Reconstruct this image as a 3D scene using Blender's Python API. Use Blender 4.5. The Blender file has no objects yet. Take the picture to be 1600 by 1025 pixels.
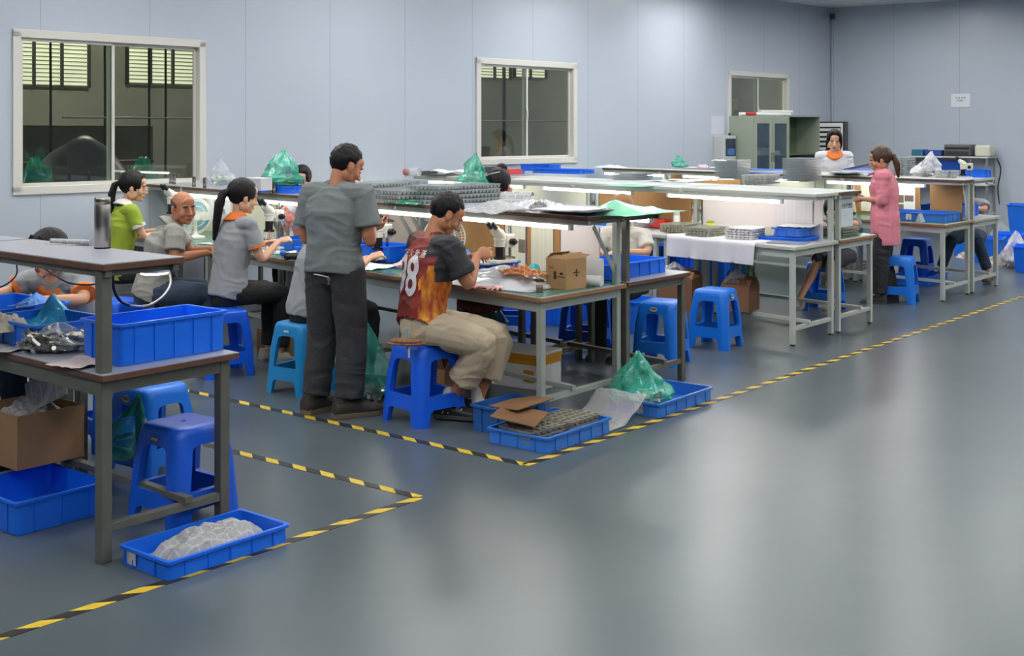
import bpy, bmesh, math, random
from mathutils import Vector, Matrix, Quaternion, noise
from mathutils.bvhtree import BVHTree
SC = bpy.context.scene
COL = SC.collection
R = math.radians
# ---------------------------------------------------------------- camera
F, CZ, HX, HY = 1920.0, 1.75, 800.0, 205.0
cam_d = bpy.data.cameras.new('camera'); cam = bpy.data.objects.new('camera', cam_d); COL.objects.link(cam)
cam.location = (0, 0, CZ); cam.rotation_euler = (R(90), 0, 0)
cam_d.sensor_width = 36; cam_d.lens = F/1600*36; cam_d.shift_y = -(512.5-HY)/1600
cam_d.clip_start = .1; cam_d.clip_end = 200
SC.camera = cam
# ---------------------------------------------------------------- world, exposure
wd = bpy.data.worlds.new('world'); SC.world = wd; wd.use_nodes = True
wd.node_tree.nodes['Background'].inputs[0].default_value = (.93, .95, 1, 1)
wd.node_tree.nodes['Background'].inputs[1].default_value = .3
SC.view_settings.view_transform = 'Standard'; SC.view_settings.look = 'None'
SC.view_settings.exposure = 1.27; SC.view_settings.gamma = 1; SC.view_settings.use_curve_mapping = False
CEIL_W = 9.0        # strength of the ceiling luminaires
TUBE_W = 7.0       # strength of the bench tubes
# ---------------------------------------------------------------- plan of the room
TH = R(39.35)
A2 = (math.sin(TH), math.cos(TH)); B2 = (-math.cos(TH), math.sin(TH)); ORG = (.067, 6.437)
PHI = R(90)-TH                                  # local x runs along the aisle, local y towards the windows
def W(s, t, z=0.0): return Vector((ORG[0]+s*A2[0]+t*B2[0], ORG[1]+s*A2[1]+t*B2[1], z))
def G(px, py, z=0.0):                            # the point of a level surface (height z) seen at a pixel
    Y = F*(CZ-z)/(py-HY); return Vector(((px-HX)/F*Y, Y, z))
def ST(p):
    x, y = p[0]-ORG[0], p[1]-ORG[1]; return (x*A2[0]+y*A2[1], x*B2[0]+y*B2[1])
# ---------------------------------------------------------------- materials
def C(r, g, b):
    f = lambda v: v/12.92 if v <= .04045 else ((v+.055)/1.055)**2.4
    return (f(r/255), f(g/255), f(b/255), 1)
MATS = {}
def M(name, col=(200, 200, 200), rough=.5, metal=0., spec=.5, alpha=1., trans=0., emit=None, es=0., noise_amt=0., nscale=8., bump=0., bscale=40., coat=0., sss=0., stretch=(1, 1, 1), col2=None):
    if name in MATS: return MATS[name]
    m = bpy.data.materials.new(name); m.use_nodes = True; nt = m.node_tree; b = nt.nodes['Principled BSDF']; N = nt.nodes.new; L = nt.links.new
    c = C(*col); b.inputs['Base Color'].default_value = c
    b.inputs['Roughness'].default_value = rough; b.inputs['Metallic'].default_value = metal
    b.inputs['Specular IOR Level'].default_value = spec; b.inputs['Alpha'].default_value = alpha
    b.inputs['Transmission Weight'].default_value = trans
    if coat: b.inputs['Coat Weight'].default_value = coat; b.inputs['Coat Roughness'].default_value = .15
    if sss: b.inputs['Subsurface Weight'].default_value = sss; b.inputs['Subsurface Scale'].default_value = .01; b.inputs['Subsurface Radius'].default_value = (1, .35, .2)
    if emit: b.inputs['Emission Color'].default_value = C(*emit); b.inputs['Emission Strength'].default_value = es
    if noise_amt or bump:
        tc = N('ShaderNodeTexCoord'); mp = N('ShaderNodeMapping'); mp.inputs['Scale'].default_value = stretch; L(tc.outputs['Object'], mp.inputs[0])
    if noise_amt:
        n = N('ShaderNodeTexNoise'); n.inputs['Scale'].default_value = nscale; n.inputs['Detail'].default_value = 5; L(mp.outputs[0], n.inputs['Vector'])
        r = N('ShaderNodeValToRGB'); r.color_ramp.elements[0].position = .33; r.color_ramp.elements[1].position = .67; L(n.outputs['Fac'], r.inputs[0])
        k = 1-noise_amt
        r.color_ramp.elements[0].color = C(*col2) if col2 else (c[0]*k, c[1]*k, c[2]*k, 1); r.color_ramp.elements[1].color = c
        L(r.outputs[0], b.inputs['Base Color'])
    if bump:
        n = N('ShaderNodeTexNoise'); n.inputs['Scale'].default_value = bscale; n.inputs['Detail'].default_value = 4; L(mp.outputs[0], n.inputs['Vector'])
        bm_ = N('ShaderNodeBump'); bm_.inputs['Strength'].default_value = bump; bm_.inputs['Distance'].default_value = .01; L(n.outputs['Fac'], bm_.inputs['Height']); L(bm_.outputs[0], b.inputs['Normal'])
    MATS[name] = m; return m
def film(name, col, a=.3, rough=.15, mixc=None, white=0.):     # thin plastic film: partly clear, partly glossy
    if name in MATS: return MATS[name]
    m = M(name, col, rough=rough, alpha=a, spec=.8, bump=.35, bscale=14)
    nt = m.node_tree; b = nt.nodes['Principled BSDF']; N = nt.nodes.new; L = nt.links.new
    lw = N('ShaderNodeLayerWeight'); lw.inputs[0].default_value = .35
    mr = N('ShaderNodeMapRange'); mr.inputs['To Min'].default_value = a*.75; mr.inputs['To Max'].default_value = min(1, a*1.9); L(lw.outputs['Facing'], mr.inputs['Value']); L(mr.outputs[0], b.inputs['Alpha'])
    return m
# ---------------------------------------------------------------- mesh builder
def setmesh(name, verts, faces, mats, mi=None, smooth=False):
    me = bpy.data.meshes.new(name); me.from_pydata([tuple(v) for v in verts], [], faces)
    for m in mats: me.materials.append(m)
    if mi: me.polygons.foreach_set('material_index', mi)
    me.polygons.foreach_set('use_smooth', [bool(smooth)]*len(faces)); me.update(); return me
def link(name, me, parent=None, loc=None, rz=None):
    o = bpy.data.objects.new(name, me); COL.objects.link(o)
    if parent is not None: o.parent = parent
    if loc is not None: o.location = loc
    if rz is not None: o.rotation_euler = (0, 0, rz)
    return o
SHEAR = [0.]                                     # the rows run slightly askew to the aisle
class MB:
    def __init__(s):
        s.v = []; s.f = []; s.m = []; s.mi = 0; s.T = Matrix.Identity(4); s.T[0][1] = SHEAR[0]
    def add(s, vs, fs):
        o = len(s.v); s.v += [s.T @ Vector(v) for v in vs]; s.f += [tuple(i+o for i in f) for f in fs]; s.m += [s.mi]*len(fs); return s
    def box(s, x0, x1, y0, y1, z0, z1):
        return s.add([(x0, y0, z0), (x1, y0, z0), (x1, y1, z0), (x0, y1, z0), (x0, y0, z1), (x1, y0, z1), (x1, y1, z1), (x0, y1, z1)],
                     [(0, 3, 2, 1), (4, 5, 6, 7), (0, 1, 5, 4), (1, 2, 6, 5), (2, 3, 7, 6), (3, 0, 4, 7)])
    def cbox(s, c, d): return s.box(c[0]-d[0]/2, c[0]+d[0]/2, c[1]-d[1]/2, c[1]+d[1]/2, c[2]-d[2]/2, c[2]+d[2]/2)
    def loft(s, pts, rs, side=(1, 0, 0), n=12, cap=True, dome=False):
        pts = [Vector(p) for p in pts]; rs = [(r, r) if not isinstance(r, (tuple, list)) else r for r in rs]
        if dome:                                    # rounded ends
            def ext(p, q, r):
                d = (p-q).normalized(); k = min(r); out = []
                for a in (30, 60, 82): out.append((p+d*k*math.sin(R(a)), (r[0]*math.cos(R(a)), r[1]*math.cos(R(a)))))
                return out
            a = ext(pts[0], pts[1], rs[0])[::-1]; b = ext(pts[-1], pts[-2], rs[-1])
            pts = [p for p, _ in a]+pts+[p for p, _ in b]; rs = [r for _, r in a]+rs+[r for _, r in b]
        sv = Vector(side); vs = []; fs = []; k = len(pts)
        for i, p in enumerate(pts):
            t = (pts[min(i+1, k-1)]-pts[max(i-1, 0)]).normalized()
            x = sv-t*sv.dot(t)
            if x.length < 1e-4: x = t.orthogonal()
            x.normalize(); y = t.cross(x)
            for j in range(n):
                a = 2*math.pi*j/n; vs.append(p+x*(rs[i][0]*math.cos(a))+y*(rs[i][1]*math.sin(a)))
        for i in range(k-1):
            for j in range(n): fs.append((i*n+j, i*n+(j+1) % n, (i+1)*n+(j+1) % n, (i+1)*n+j))
        if cap: fs.append(tuple(range(n-1, -1, -1))); fs.append(tuple((k-1)*n+j for j in range(n)))
        return s.add(vs, fs)
    def cyl(s, p, q, r, r2=None, n=16): return s.loft([p, q], [r, r if r2 is None else r2], n=n)
    def tube(s, pts, r, n=8): return s.loft(pts, [r]*len(pts), n=n)
    def ell(s, c, r, n=14, m=9, rot=None):
        c = Vector(c); vs = [c+(rot@Vector((0, 0, r[2])) if rot else Vector((0, 0, r[2])))]; fs = []
        for i in range(1, m):
            a = math.pi*i/m
            for j in range(n):
                b = 2*math.pi*j/n; d = Vector((r[0]*math.sin(a)*math.cos(b), r[1]*math.sin(a)*math.sin(b), r[2]*math.cos(a)))
                vs.append(c+(rot@d if rot else d))
        d = Vector((0, 0, -r[2])); vs.append(c+(rot@d if rot else d)); L = len(vs)-1
        for j in range(n): fs.append((0, 1+j, 1+(j+1) % n)); fs.append((L, L-n+(j+1) % n, L-n+j))
        for i in range(m-2):
            for j in range(n): fs.append((1+i*n+j, 1+(i+1)*n+j, 1+(i+1)*n+(j+1) % n, 1+i*n+(j+1) % n))
        return s.add(vs, fs)
    def lathe(s, prof, c=(0, 0, 0), n=24):
        vs = []; fs = []; k = len(prof)
        for r, z in prof:
            for j in range(n): a = 2*math.pi*j/n; vs.append((c[0]+r*math.cos(a), c[1]+r*math.sin(a), c[2]+z))
        for i in range(k-1):
            for j in range(n): fs.append((i*n+j, i*n+(j+1) % n, (i+1)*n+(j+1) % n, (i+1)*n+j))
        fs.append(tuple(range(n-1, -1, -1))); fs.append(tuple((k-1)*n+j for j in range(n))); return s.add(vs, fs)
    def prism(s, pts, z0, z1):                      # outline extruded upwards
        n = len(pts); vs = [(x, y, z0) for x, y in pts]+[(x, y, z1) for x, y in pts]
        return s.add(vs, [tuple(range(n-1, -1, -1)), tuple(range(n, 2*n))]+[(i, (i+1) % n, n+(i+1) % n, n+i) for i in range(n)])
    def sheet(s, nx, ny, fn, th=0.):                 # parametric surface, thickened when th is given
        vs = [Vector(fn(i/nx, j/ny)) for j in range(ny+1) for i in range(nx+1)]; w = nx+1
        fs = [(j*w+i, j*w+i+1, (j+1)*w+i+1, (j+1)*w+i) for j in range(ny) for i in range(nx)]
        if th:
            k = len(vs); vs2 = [v-Vector((0, 0, th)) for v in vs]; edge = [i for i in range(w)]+[j*w+nx for j in range(1, ny+1)]+[ny*w+i for i in range(nx-1, -1, -1)]+[j*w for j in range(ny-1, 0, -1)]
            fs = fs+[tuple(k+i for i in reversed(f)) for f in fs]+[(edge[i], k+edge[i], k+edge[(i+1) % len(edge)], edge[(i+1) % len(edge)]) for i in range(len(edge))]; vs += vs2
        return s.add(vs, fs)
    def build(s, name, mats, parent=None, loc=None, rz=None, smooth=False, bevel=0., seg=2, auto=False, sub=0, mod=None):
        if not isinstance(mats, (list, tuple)): mats = [mats]
        me = setmesh(name, s.v, s.f, mats, s.m if len(mats) > 1 else None, smooth or auto)
        if auto: me.set_sharp_from_angle(angle=R(40))
        o = link(name, me, parent, loc, rz)
        if bevel:
            b = o.modifiers.new('bevel', 'BEVEL'); b.width = bevel; b.segments = seg; b.limit_method = 'ANGLE'; b.angle_limit = R(50)
        if sub: q = o.modifiers.new('sub', 'SUBSURF'); q.levels = sub; q.render_levels = sub
        return o
def rot_between(d):                                  # matrix whose z axis is d
    return Vector(d).normalized().to_track_quat('Z', 'Y').to_matrix()
def rrect(w, d, r, n=5, cx=0, cy=0):
    out = []
    for sx, sy, a0 in ((1, 1, 0), (-1, 1, 90), (-1, -1, 180), (1, -1, 270)):
        for i in range(n+1):
            a = R(a0+90*i/n); out.append((cx+sx*(w/2-r)+r*math.cos(a), cy+sy*(d/2-r)+r*math.sin(a)))
    return out
def bake(me, mods, name='t'):                        # evaluate modifiers on a mesh, give back a plain mesh
    o = bpy.data.objects.new(name, me); COL.objects.link(o)
    for ty, kw in mods:
        m = o.modifiers.new(ty, ty)
        for k, v in kw.items(): setattr(m, k, v)
    dg = bpy.context.evaluated_depsgraph_get(); ev = o.evaluated_get(dg)
    out = bpy.data.meshes.new_from_object(ev); bpy.data.objects.remove(o); return out
def tag(o, label=None, cat=None, group=None, kind=None):
    if label: o['label'] = label
    if cat: o['category'] = cat
    if group: o['group'] = group
    if kind: o['kind'] = kind
    return o
def root(name, loc, rz, label, cat, group=None):
    o = bpy.data.objects.new(name, None); COL.objects.link(o); o.empty_display_size = .05
    o.location = loc; o.rotation_euler = (0, 0, rz); return tag(o, label, cat, group)
def kids(o): return [c for c in bpy.data.objects if c.parent == o]
def dup(o, loc=None, rz=None, label=None, group=None, parent=None, rot=None):
    c = o.copy(); COL.objects.link(c); c.parent = parent if parent else None
    for ch in kids(o): dup(ch, parent=c)
    if loc is not None: c.location = loc
    if rz is not None: c.rotation_euler = (0, 0, rz)
    if rot is not None: c.rotation_euler = rot
    if label: c['label'] = label
    if group: c['group'] = group
    return c
def textmesh(s, size, name='lettering', th=.0006, off=0.):
    cu = bpy.data.curves.new(name, 'FONT'); cu.body = s; cu.size = size; cu.align_x = 'CENTER'; cu.align_y = 'CENTER'; cu.extrude = th; cu.offset = off
    o = bpy.data.objects.new(name, cu); COL.objects.link(o)
    dg = bpy.context.evaluated_depsgraph_get(); me = bpy.data.meshes.new_from_object(o.evaluated_get(dg)); bpy.data.objects.remove(o); return me
def lettering(s, size, mat, parent, loc, rot, name='lettering', squash=1.):
    me = textmesh(s, size, name); me.materials.clear(); me.materials.append(mat)
    o = link(name, me, parent); o.location = loc; o.rotation_euler = rot; o.scale = (squash, 1, 1); return o
def fbm(p, o=3): return noise.fractal(Vector(p), 1., 2., o)
# ================================================================ the setting
def nodes_mat(name):
    m = bpy.data.materials.new(name); m.use_nodes = True; return m, m.node_tree, m.node_tree.nodes['Principled BSDF']
def floor_mat():
    m, nt, b = nodes_mat('epoxy_floor'); N = nt.nodes.new; L = nt.links.new
    tc = N('ShaderNodeTexCoord'); n = N('ShaderNodeTexNoise'); n.inputs['Scale'].default_value = .55; n.inputs['Detail'].default_value = 6; L(tc.outputs['Object'], n.inputs['Vector'])
    r = N('ShaderNodeValToRGB'); r.color_ramp.elements[0].position = .1; r.color_ramp.elements[1].position = .9
    r.color_ramp.elements[0].color = C(66, 77, 85); r.color_ramp.elements[1].color = C(92, 102, 108); L(n.outputs['Fac'], r.inputs[0]); L(r.outputs[0], b.inputs['Base Color'])
    n2 = N('ShaderNodeTexNoise'); n2.inputs['Scale'].default_value = 1.3; n2.inputs['Detail'].default_value = 2; L(tc.outputs['Object'], n2.inputs['Vector'])
    mr = N('ShaderNodeMapRange'); mr.inputs['From Min'].default_value = .1; mr.inputs['From Max'].default_value = .9; mr.inputs['To Min'].default_value = .2; mr.inputs['To Max'].default_value = .42; L(n2.outputs['Fac'], mr.inputs['Value']); b.inputs['Roughness'].default_value = .29
    bp = N('ShaderNodeBump'); bp.inputs['Strength'].default_value = .22; bp.inputs['Distance'].default_value = .02; L(n2.outputs['Fac'], bp.inputs['Height']); L(bp.outputs[0], b.inputs['Normal'])
    b.inputs['Specular IOR Level'].default_value = .5
    return m
def wall_mat():                                    # coated sandwich panels with a fine joint every 1.15 m
    m, nt, b = nodes_mat('wall_panel'); N = nt.nodes.new; L = nt.links.new
    tc = N('ShaderNodeTexCoord'); sx = N('ShaderNodeSeparateXYZ'); L(tc.outputs['Object'], sx.inputs[0])
    def math_(op, a, v=None):
        q = N('ShaderNodeMath'); q.operation = op; L(a, q.inputs[0])
        if v is not None: q.inputs[1].default_value = v
        return q.outputs[0]
    f = math_('FRACT', math_('MULTIPLY', sx.outputs[0], 1/1.15)); f = math_('SUBTRACT', f, .5); f = math_('ABSOLUTE', f); g = math_('GREATER_THAN', f, .4965)
    n = N('ShaderNodeTexNoise'); n.inputs['Scale'].default_value = .8; L(tc.outputs['Object'], n.inputs['Vector'])
    r = N('ShaderNodeValToRGB'); r.color_ramp.elements[0].color = C(174, 184, 197); r.color_ramp.elements[1].color = C(184, 192, 205); L(n.outputs['Fac'], r.inputs[0])
    mx = N('ShaderNodeMix'); mx.data_type = 'RGBA'; L(g, mx.inputs['Factor']); L(r.outputs[0], mx.inputs[6]); mx.inputs[7].default_value = C(150, 160, 172)
    L(mx.outputs[2], b.inputs['Base Color']); b.inputs['Roughness'].default_value = .3; b.inputs['Specular IOR Level'].default_value = .4
    return m
WM = wall_mat()
def structure(o): o['kind'] = 'structure'; return o
CEIL = 4.0
P0 = Vector((-3.7, 12.55)); DW = Vector((.693, .7207)).normalized(); NW = Vector((-DW.y, DW.x))    # window wall: base point, direction, outward
KC = 13.76                                         # far corner
def wk(px):                                        # distance along the window wall at a pixel column
    q = (px-HX)/F; return (q*P0.y-P0.x)/(DW.x-q*DW.y)
def wy(k): return P0.y+k*DW.y
def wz(px, py): return CZ-(py-HY)*wy(wk(px))/F
WANG = math.atan2(DW.y, DW.x)
WLOC = (P0.x, P0.y, 0)
wins = [(wk(22), wk(318), wz(22, 302), wz(22, 48)), (wk(745), wk(899), wz(745, 256), wz(745, 92)), (wk(1138), wk(1231), 1.55, wz(1138, 112))]
# wall with three openings, built in its own frame (x along the wall, y outwards)
mb = MB(); K0 = -27.8; TW = .08
ks = [K0]
for k0, k1, z0, z1 in wins:
    mb.box(ks[-1], k0, 0, TW, 0, CEIL); mb.box(k0, k1, 0, TW, 0, z0); mb.box(k0, k1, 0, TW, z1, CEIL); ks.append(k1)
mb.box(ks[-1], KC+.08, 0, TW, 0, CEIL)
structure(mb.build('wall_left', WM, loc=WLOC, rz=WANG))
PC = P0+DW*KC                                      # far corner
D2 = Vector((.804, -.594)).normalized(); R2ANG = math.atan2(D2.y, D2.x)
mb = MB(); mb.box(0, 16, 0, .08, 0, CEIL); structure(mb.build('wall_right', WM, loc=(PC.x, PC.y, 0), rz=R2ANG))
PB = P0+DW*K0
mb = MB(); mb.box(-23.2, 17.3, -.08, 0, 0, CEIL); structure(mb.build('wall_back', WM, loc=(0, -7.5, 0)))
E1 = PC+D2*16
dd = Vector((E1.x-9, E1.y+7.5)); mb = MB(); mb.box(0, 20.5, 0, .08, 0, CEIL)
structure(mb.build('wall_side', WM, loc=(E1.x, E1.y, 0), rz=math.atan2(-E1.y-7.5, -1.5)))
outline = [(PB.x, PB.y), (P0.x+DW.x*(KC), P0.y+DW.y*KC), (E1.x, E1.y), (E1.x-1.5, -7.5), (PB.x, -7.5)]
def poly(name, pts, z0, z1, mat): mb = MB(); mb.prism(pts, z0, z1); return structure(mb.build(name, mat))
poly('floor', outline[::-1], -.1, 0, floor_mat())
# ceiling of light panels with a T grid
m, nt, b = nodes_mat('ceiling_panel'); N = nt.nodes.new; L = nt.links.new
tc = N('ShaderNodeTexCoord'); br = N('ShaderNodeTexBrick'); br.offset = 0; br.inputs['Scale'].default_value = 1; br.inputs['Brick Width'].default_value = 1.2; br.inputs['Row Height'].default_value = 1.2; br.inputs['Mortar Size'].default_value = .012
br.inputs['Color1'].default_value = br.inputs['Color2'].default_value = C(226, 228, 228); br.inputs['Mortar'].default_value = C(170, 176, 180); mp = N('ShaderNodeMapping'); mp.inputs['Rotation'].default_value = (0, 0, R2ANG); L(tc.outputs['Object'], mp.inputs[0]); L(mp.outputs[0], br.inputs['Vector']); L(br.outputs[0], b.inputs['Base Color']); b.inputs['Roughness'].default_value = .6
poly('ceiling', outline[::-1], CEIL, CEIL+.1, m)
# corner trim and skirting
TRM = M('wall_trim', (176, 186, 196), .4)
mb = MB(); mb.box(-.03, .0, -.03, .0, 0, CEIL); structure(mb.build('trim_1', TRM, loc=(PC.x+.012, PC.y-.012, 0), rz=WANG))
mb = MB(); mb.box(K0, KC, -.012, 0, 0, .08); structure(mb.build('baseboard_left', TRM, loc=WLOC, rz=WANG))
mb = MB(); mb.box(0, 16, -.012, 0, 0, .08); structure(mb.build('baseboard_right', TRM, loc=(PC.x, PC.y, 0), rz=R2ANG))
# windows
AL = M('window_aluminium', (206, 204, 198), .4); GASK = M('window_gasket', (60, 62, 62), .6)
gm, nt, b = nodes_mat('window_glass'); N = nt.nodes.new; L = nt.links.new; nt.nodes.remove(b)
gl = N('ShaderNodeBsdfGlossy'); gl.inputs['Roughness'].default_value = .02; gl.inputs['Color'].default_value = (.9, .95, 1, 1)
tr = N('ShaderNodeBsdfTransparent'); tr.inputs[0].default_value = (.72, .76, .72, 1); lw_ = N('ShaderNodeLayerWeight'); fr = N('ShaderNodeMath'); fr.operation = 'MULTIPLY_ADD'; fr.inputs[1].default_value = .16; fr.inputs[2].default_value = .03; L(lw_.outputs['Facing'], fr.inputs[0])
ms = N('ShaderNodeMixShader'); L(fr.outputs[0], ms.inputs[0]); L(tr.outputs[0], ms.inputs[1]); L(gl.outputs[0], ms.inputs[2]); L(ms.outputs[0], nt.nodes['Material Output'].inputs[0])
def window(i, k0, k1, z0, z1, handle=True):
    r = bpy.data.objects.new('window_%d' % i, None); COL.objects.link(r); structure(r); r.location = WLOC; r.rotation_euler = (0, 0, WANG)
    w = .06; f = MB(); km = (k0+k1)/2-.02
    for a, b_, c, d in ((k0-.02, k1+.02, z1-w, z1+.02), (k0-.02, k1+.02, z0-.02, z0+w), (k0-.02, k0+w, z0, z1), (k1-w, k1+.02, z0, z1)): f.box(a, b_, -.025, .09, c, d)
    f.build('window_frame', AL, r, bevel=.006)
    for j, (a, b_, y) in enumerate(((k0+w, km+.03, .012), (km-.03, k1-w, .045))):
        s = MB(); q = .03
        s.box(a, b_, y, y+.028, z1-w-q, z1-w+.01); s.box(a, b_, y, y+.028, z0+w-.01, z0+w+q); s.box(a, a+q, y, y+.028, z0+w, z1-w); s.box(b_-q, b_, y, y+.028, z0+w, z1-w)
        so = s.build('sash', AL, r, bevel=.004)
        g = MB(); g.box(a+q-.005, b_-q+.005, y+.011, y+.016, z0+w+q-.005, z1-w-q+.005); g.build('pane', gm, so)
    h = MB(); h.box(km-.01, km+.012, -.012, .012, (z0+z1)/2-.09, (z0+z1)/2+.02); h.build('latch', AL, r, bevel=.004)
for i, wn in enumerate(wins): window(i+1, *wn)
# --- the dim hall beyond the glass
DK = M('hall_plaster', (140, 138, 130), .8, noise_amt=.3, nscale=.7); DF = M('hall_floor', (110, 108, 102), .6)
HD = 6.0
def hx(px):                                        # where a pixel column meets the hall's far wall, in the wall frame
    q = (px-HX)/F; p = P0+NW*HD; k = (q*p.y-p.x)/(DW.x-q*DW.y); return k, p.y+k*DW.y
mb = MB(); mb.box(-14, 34, HD, HD+.1, 0, 4.6); structure(mb.build('wall_hall', DK, loc=WLOC, rz=WANG))
mb = MB(); mb.box(-14, 34, .1, HD, -.1, 0); structure(mb.build('floor_hall', DF, loc=WLOC, rz=WANG))
mb = MB(); mb.box(-14, 34, .1, HD+.1, 4.6, 4.7); structure(mb.build('ceiling_hall', DK, loc=WLOC, rz=WANG))
mb = MB(); mb.box(-14.1, -14, .1, HD+.1, 0, 4.6); structure(mb.build('wall_hall_end', DK, loc=WLOC, rz=WANG))
for kx in (-9, -3.5, 2, 8, 15, 23):  # unseen lamps, added to lift the dark hall behind the glass
    r = root('ceiling_light', (P0.x+DW.x*kx+NW.x*3.6, P0.y+DW.y*kx+NW.y*3.6, 4.6), WANG, 'added fill lamp brightening the hall beyond the windows', 'ceiling light', 'added hall fill lamps')
    g = MB(); g.box(-.6, .6, -.1, .1, -.08, -.02); g.build('frame', DK, r); g = MB(); g.box(-.58, .58, -.06, .06, -.1, -.082); g.build('diffuser', M('hall_fill_glow', (250, 250, 240), .5, emit=(250, 245, 225), es=150.), r)
mb = MB(); mb.box(34, 34.1, .1, HD+.1, 0, 4.6); structure(mb.build('wall_hall_far', DK, loc=WLOC, rz=WANG))
DAY = M('daylight_louvre', (235, 235, 205), .6, emit=(232, 232, 205), es=.6); LV = M('louvre_blade', (130, 126, 110), .6)
for i, (pa, pb, py) in enumerate(((5, 136, 133), (196, 301, 131), (745, 794, 122), (801, 850, 121))):
    k0, y0 = hx(pa); k1, y1 = hx(pb); zb = CZ-(py-HY)*(y0+y1)/2/F; zt = zb+.95
    r = bpy.data.objects.new('window_%d' % (i+4), None); COL.objects.link(r); structure(r); r.location = WLOC; r.rotation_euler = (0, 0, WANG)
    g = MB(); g.box(k0, k1, HD-.03, HD-.02, zb, zt); g.build('pane', DAY, r)
    s = MB(); n = 16
    for j in range(n+1): z = zb+(zt-zb)*j/n; s.box(k0, k1, HD-.07, HD-.035, z-.008, z+.008)
    s.build('louvre_blades', LV, r)
    s = MB(); nb = max(2, round((k1-k0)/.45))
    for j in range(nb+1): k = k0+(k1-k0)*j/nb; s.box(k-.015, k+.015, HD-.09, HD-.02, zb-.02, zt)
    s.build('mullions', M('hall_mullion', (50, 48, 44), .6), r)
# things in the hall: rail, hanging cables, a tarpaulin over a machine, a green bag
hz = lambda s, y: CZ-(s-HY)*y/F
RAIL = M('hall_rail', (150, 150, 146), .5)
k0, _ = hx(-60); k1, y1 = hx(930)
mb = MB(); mb.tube([(k0, 3., 1.92), (24, 3., 1.92)], .012); tag(mb.build('guard_rail', RAIL, loc=WLOC, rz=WANG), 'thin pale horizontal rail seen through the window glass', 'rail')
CAB = M('hall_cable', (30, 30, 30), .6)
for px, lab in ((78, 'dark cable hanging leftmost behind the large window'), (163, 'dark cable hanging by the middle frame of the large window'), (232, 'dark cable hanging behind the right pane of the large window, left one'), (258, 'dark cable hanging behind the right pane of the large window, right one'), (787, 'dark pipe standing behind the left pane of the second window')):
    q = (px-HX)/F; p = P0+NW*3.2; k = (q*p.y-p.x)/(DW.x-q*DW.y)
    mb = MB(); mb.tube([(k, 3.2, 0), (k+.01, 3.2, 2), (k, 3.2, 4.6)], .016 if px < 700 else .03); tag(mb.build('hanging_cable', CAB, loc=WLOC, rz=WANG, smooth=True), lab, 'cable')
TARP = M('tarpaulin', (96, 96, 104), .35, bump=.6, bscale=3, noise_amt=.4, nscale=2)
def lump(cx, cy, w, d, h, seed, f=1.6, n=40):
    def fn(u, v):
        x = (u-.5)*2; y = (v-.5)*2; r = min(1, math.hypot(x, y)); e = max(0, 1-r**2.6)
        k = fbm((x*f+seed, y*f, seed), 4); return (cx+x*w/2*(1+.08*k), cy+y*d/2*(1+.08*k), max(0, h*e*(.85+.3*k)))
    return fn
kk, _ = hx(105)
q = (105-HX)/F; p = P0+NW*1.9; k = (q*p.y-p.x)/(DW.x-q*DW.y)
mb = MB(); mb.sheet(44, 30, lump(k, 1.95, 2.6, 1.5, 1.7, 3.1, .7)); tag(mb.build('tarpaulin_cover', TARP, loc=WLOC, rz=WANG, smooth=True), 'grey tarpaulin heaped over a machine behind the large window', 'tarpaulin')
mb = MB(); k2 = wk(262); mb.box(k2-.2, k2+1.9, 3.6, 5.2, 0, 1.83)
for j in range(3): mb.box(k2-.22, k2+1.9, 3.57, 3.6, .5+j*.42, .53+j*.42)
tag(mb.build('storage_crate', M('crate_board', (120, 114, 100), .8, noise_amt=.3, nscale=3), loc=WLOC, rz=WANG, bevel=.01), 'dull brown boarded crate behind the right pane of the large window', 'crate')
mb = MB(); k3 = wk(800); mb.box(k3-.6, k3+3.2, 3.6, 5.0, 0, 1.5); mb.box(k3-.3, k3+1.2, 3.8, 4.8, 1.5, 1.72)
tag(mb.build('storage_crate', M('crate_board'), loc=WLOC, rz=WANG, bevel=.01), 'low dark crate behind the second window', 'crate')
GBAG = film('green_film', (36, 150, 120), .62)
for px, z, w, lab in ((55, 1.62, .34, 'green plastic bag behind the lower left corner of the large window'), (222, 1.6, .36, 'green plastic bag leaning behind the right pane of the large window')):
    q = (px-HX)/F; p = P0+NW*.45; k = (q*p.y-p.x)/(DW.x-q*DW.y)
    mb = MB(); mb.sheet(20, 16, lump(k, .45, w*1.3, .5, .66, px, 2.5), .003); mb.box(k-.5, k+.5, .2, .7, -.04, -.005) if 0 else None
    o = mb.build('plastic_bag', GBAG, loc=(P0.x, P0.y, z-.72), rz=WANG, smooth=True); tag(o, lab, 'bag')
    mb = MB(); mb.box(k-.5, k+.5, .18, .75, z-.77, z-.73); [mb.box(k+a, k+a+.04, b_, b_+.04, 0, z-.77) for a in (-.48, .44) for b_ in (.2, .68)]
    tag(mb.build('side_table', M('crate_board'), loc=WLOC, rz=WANG), 'dim table behind the large window under the %s green bag' % ('left' if px < 100 else 'right'), 'table')
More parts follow.
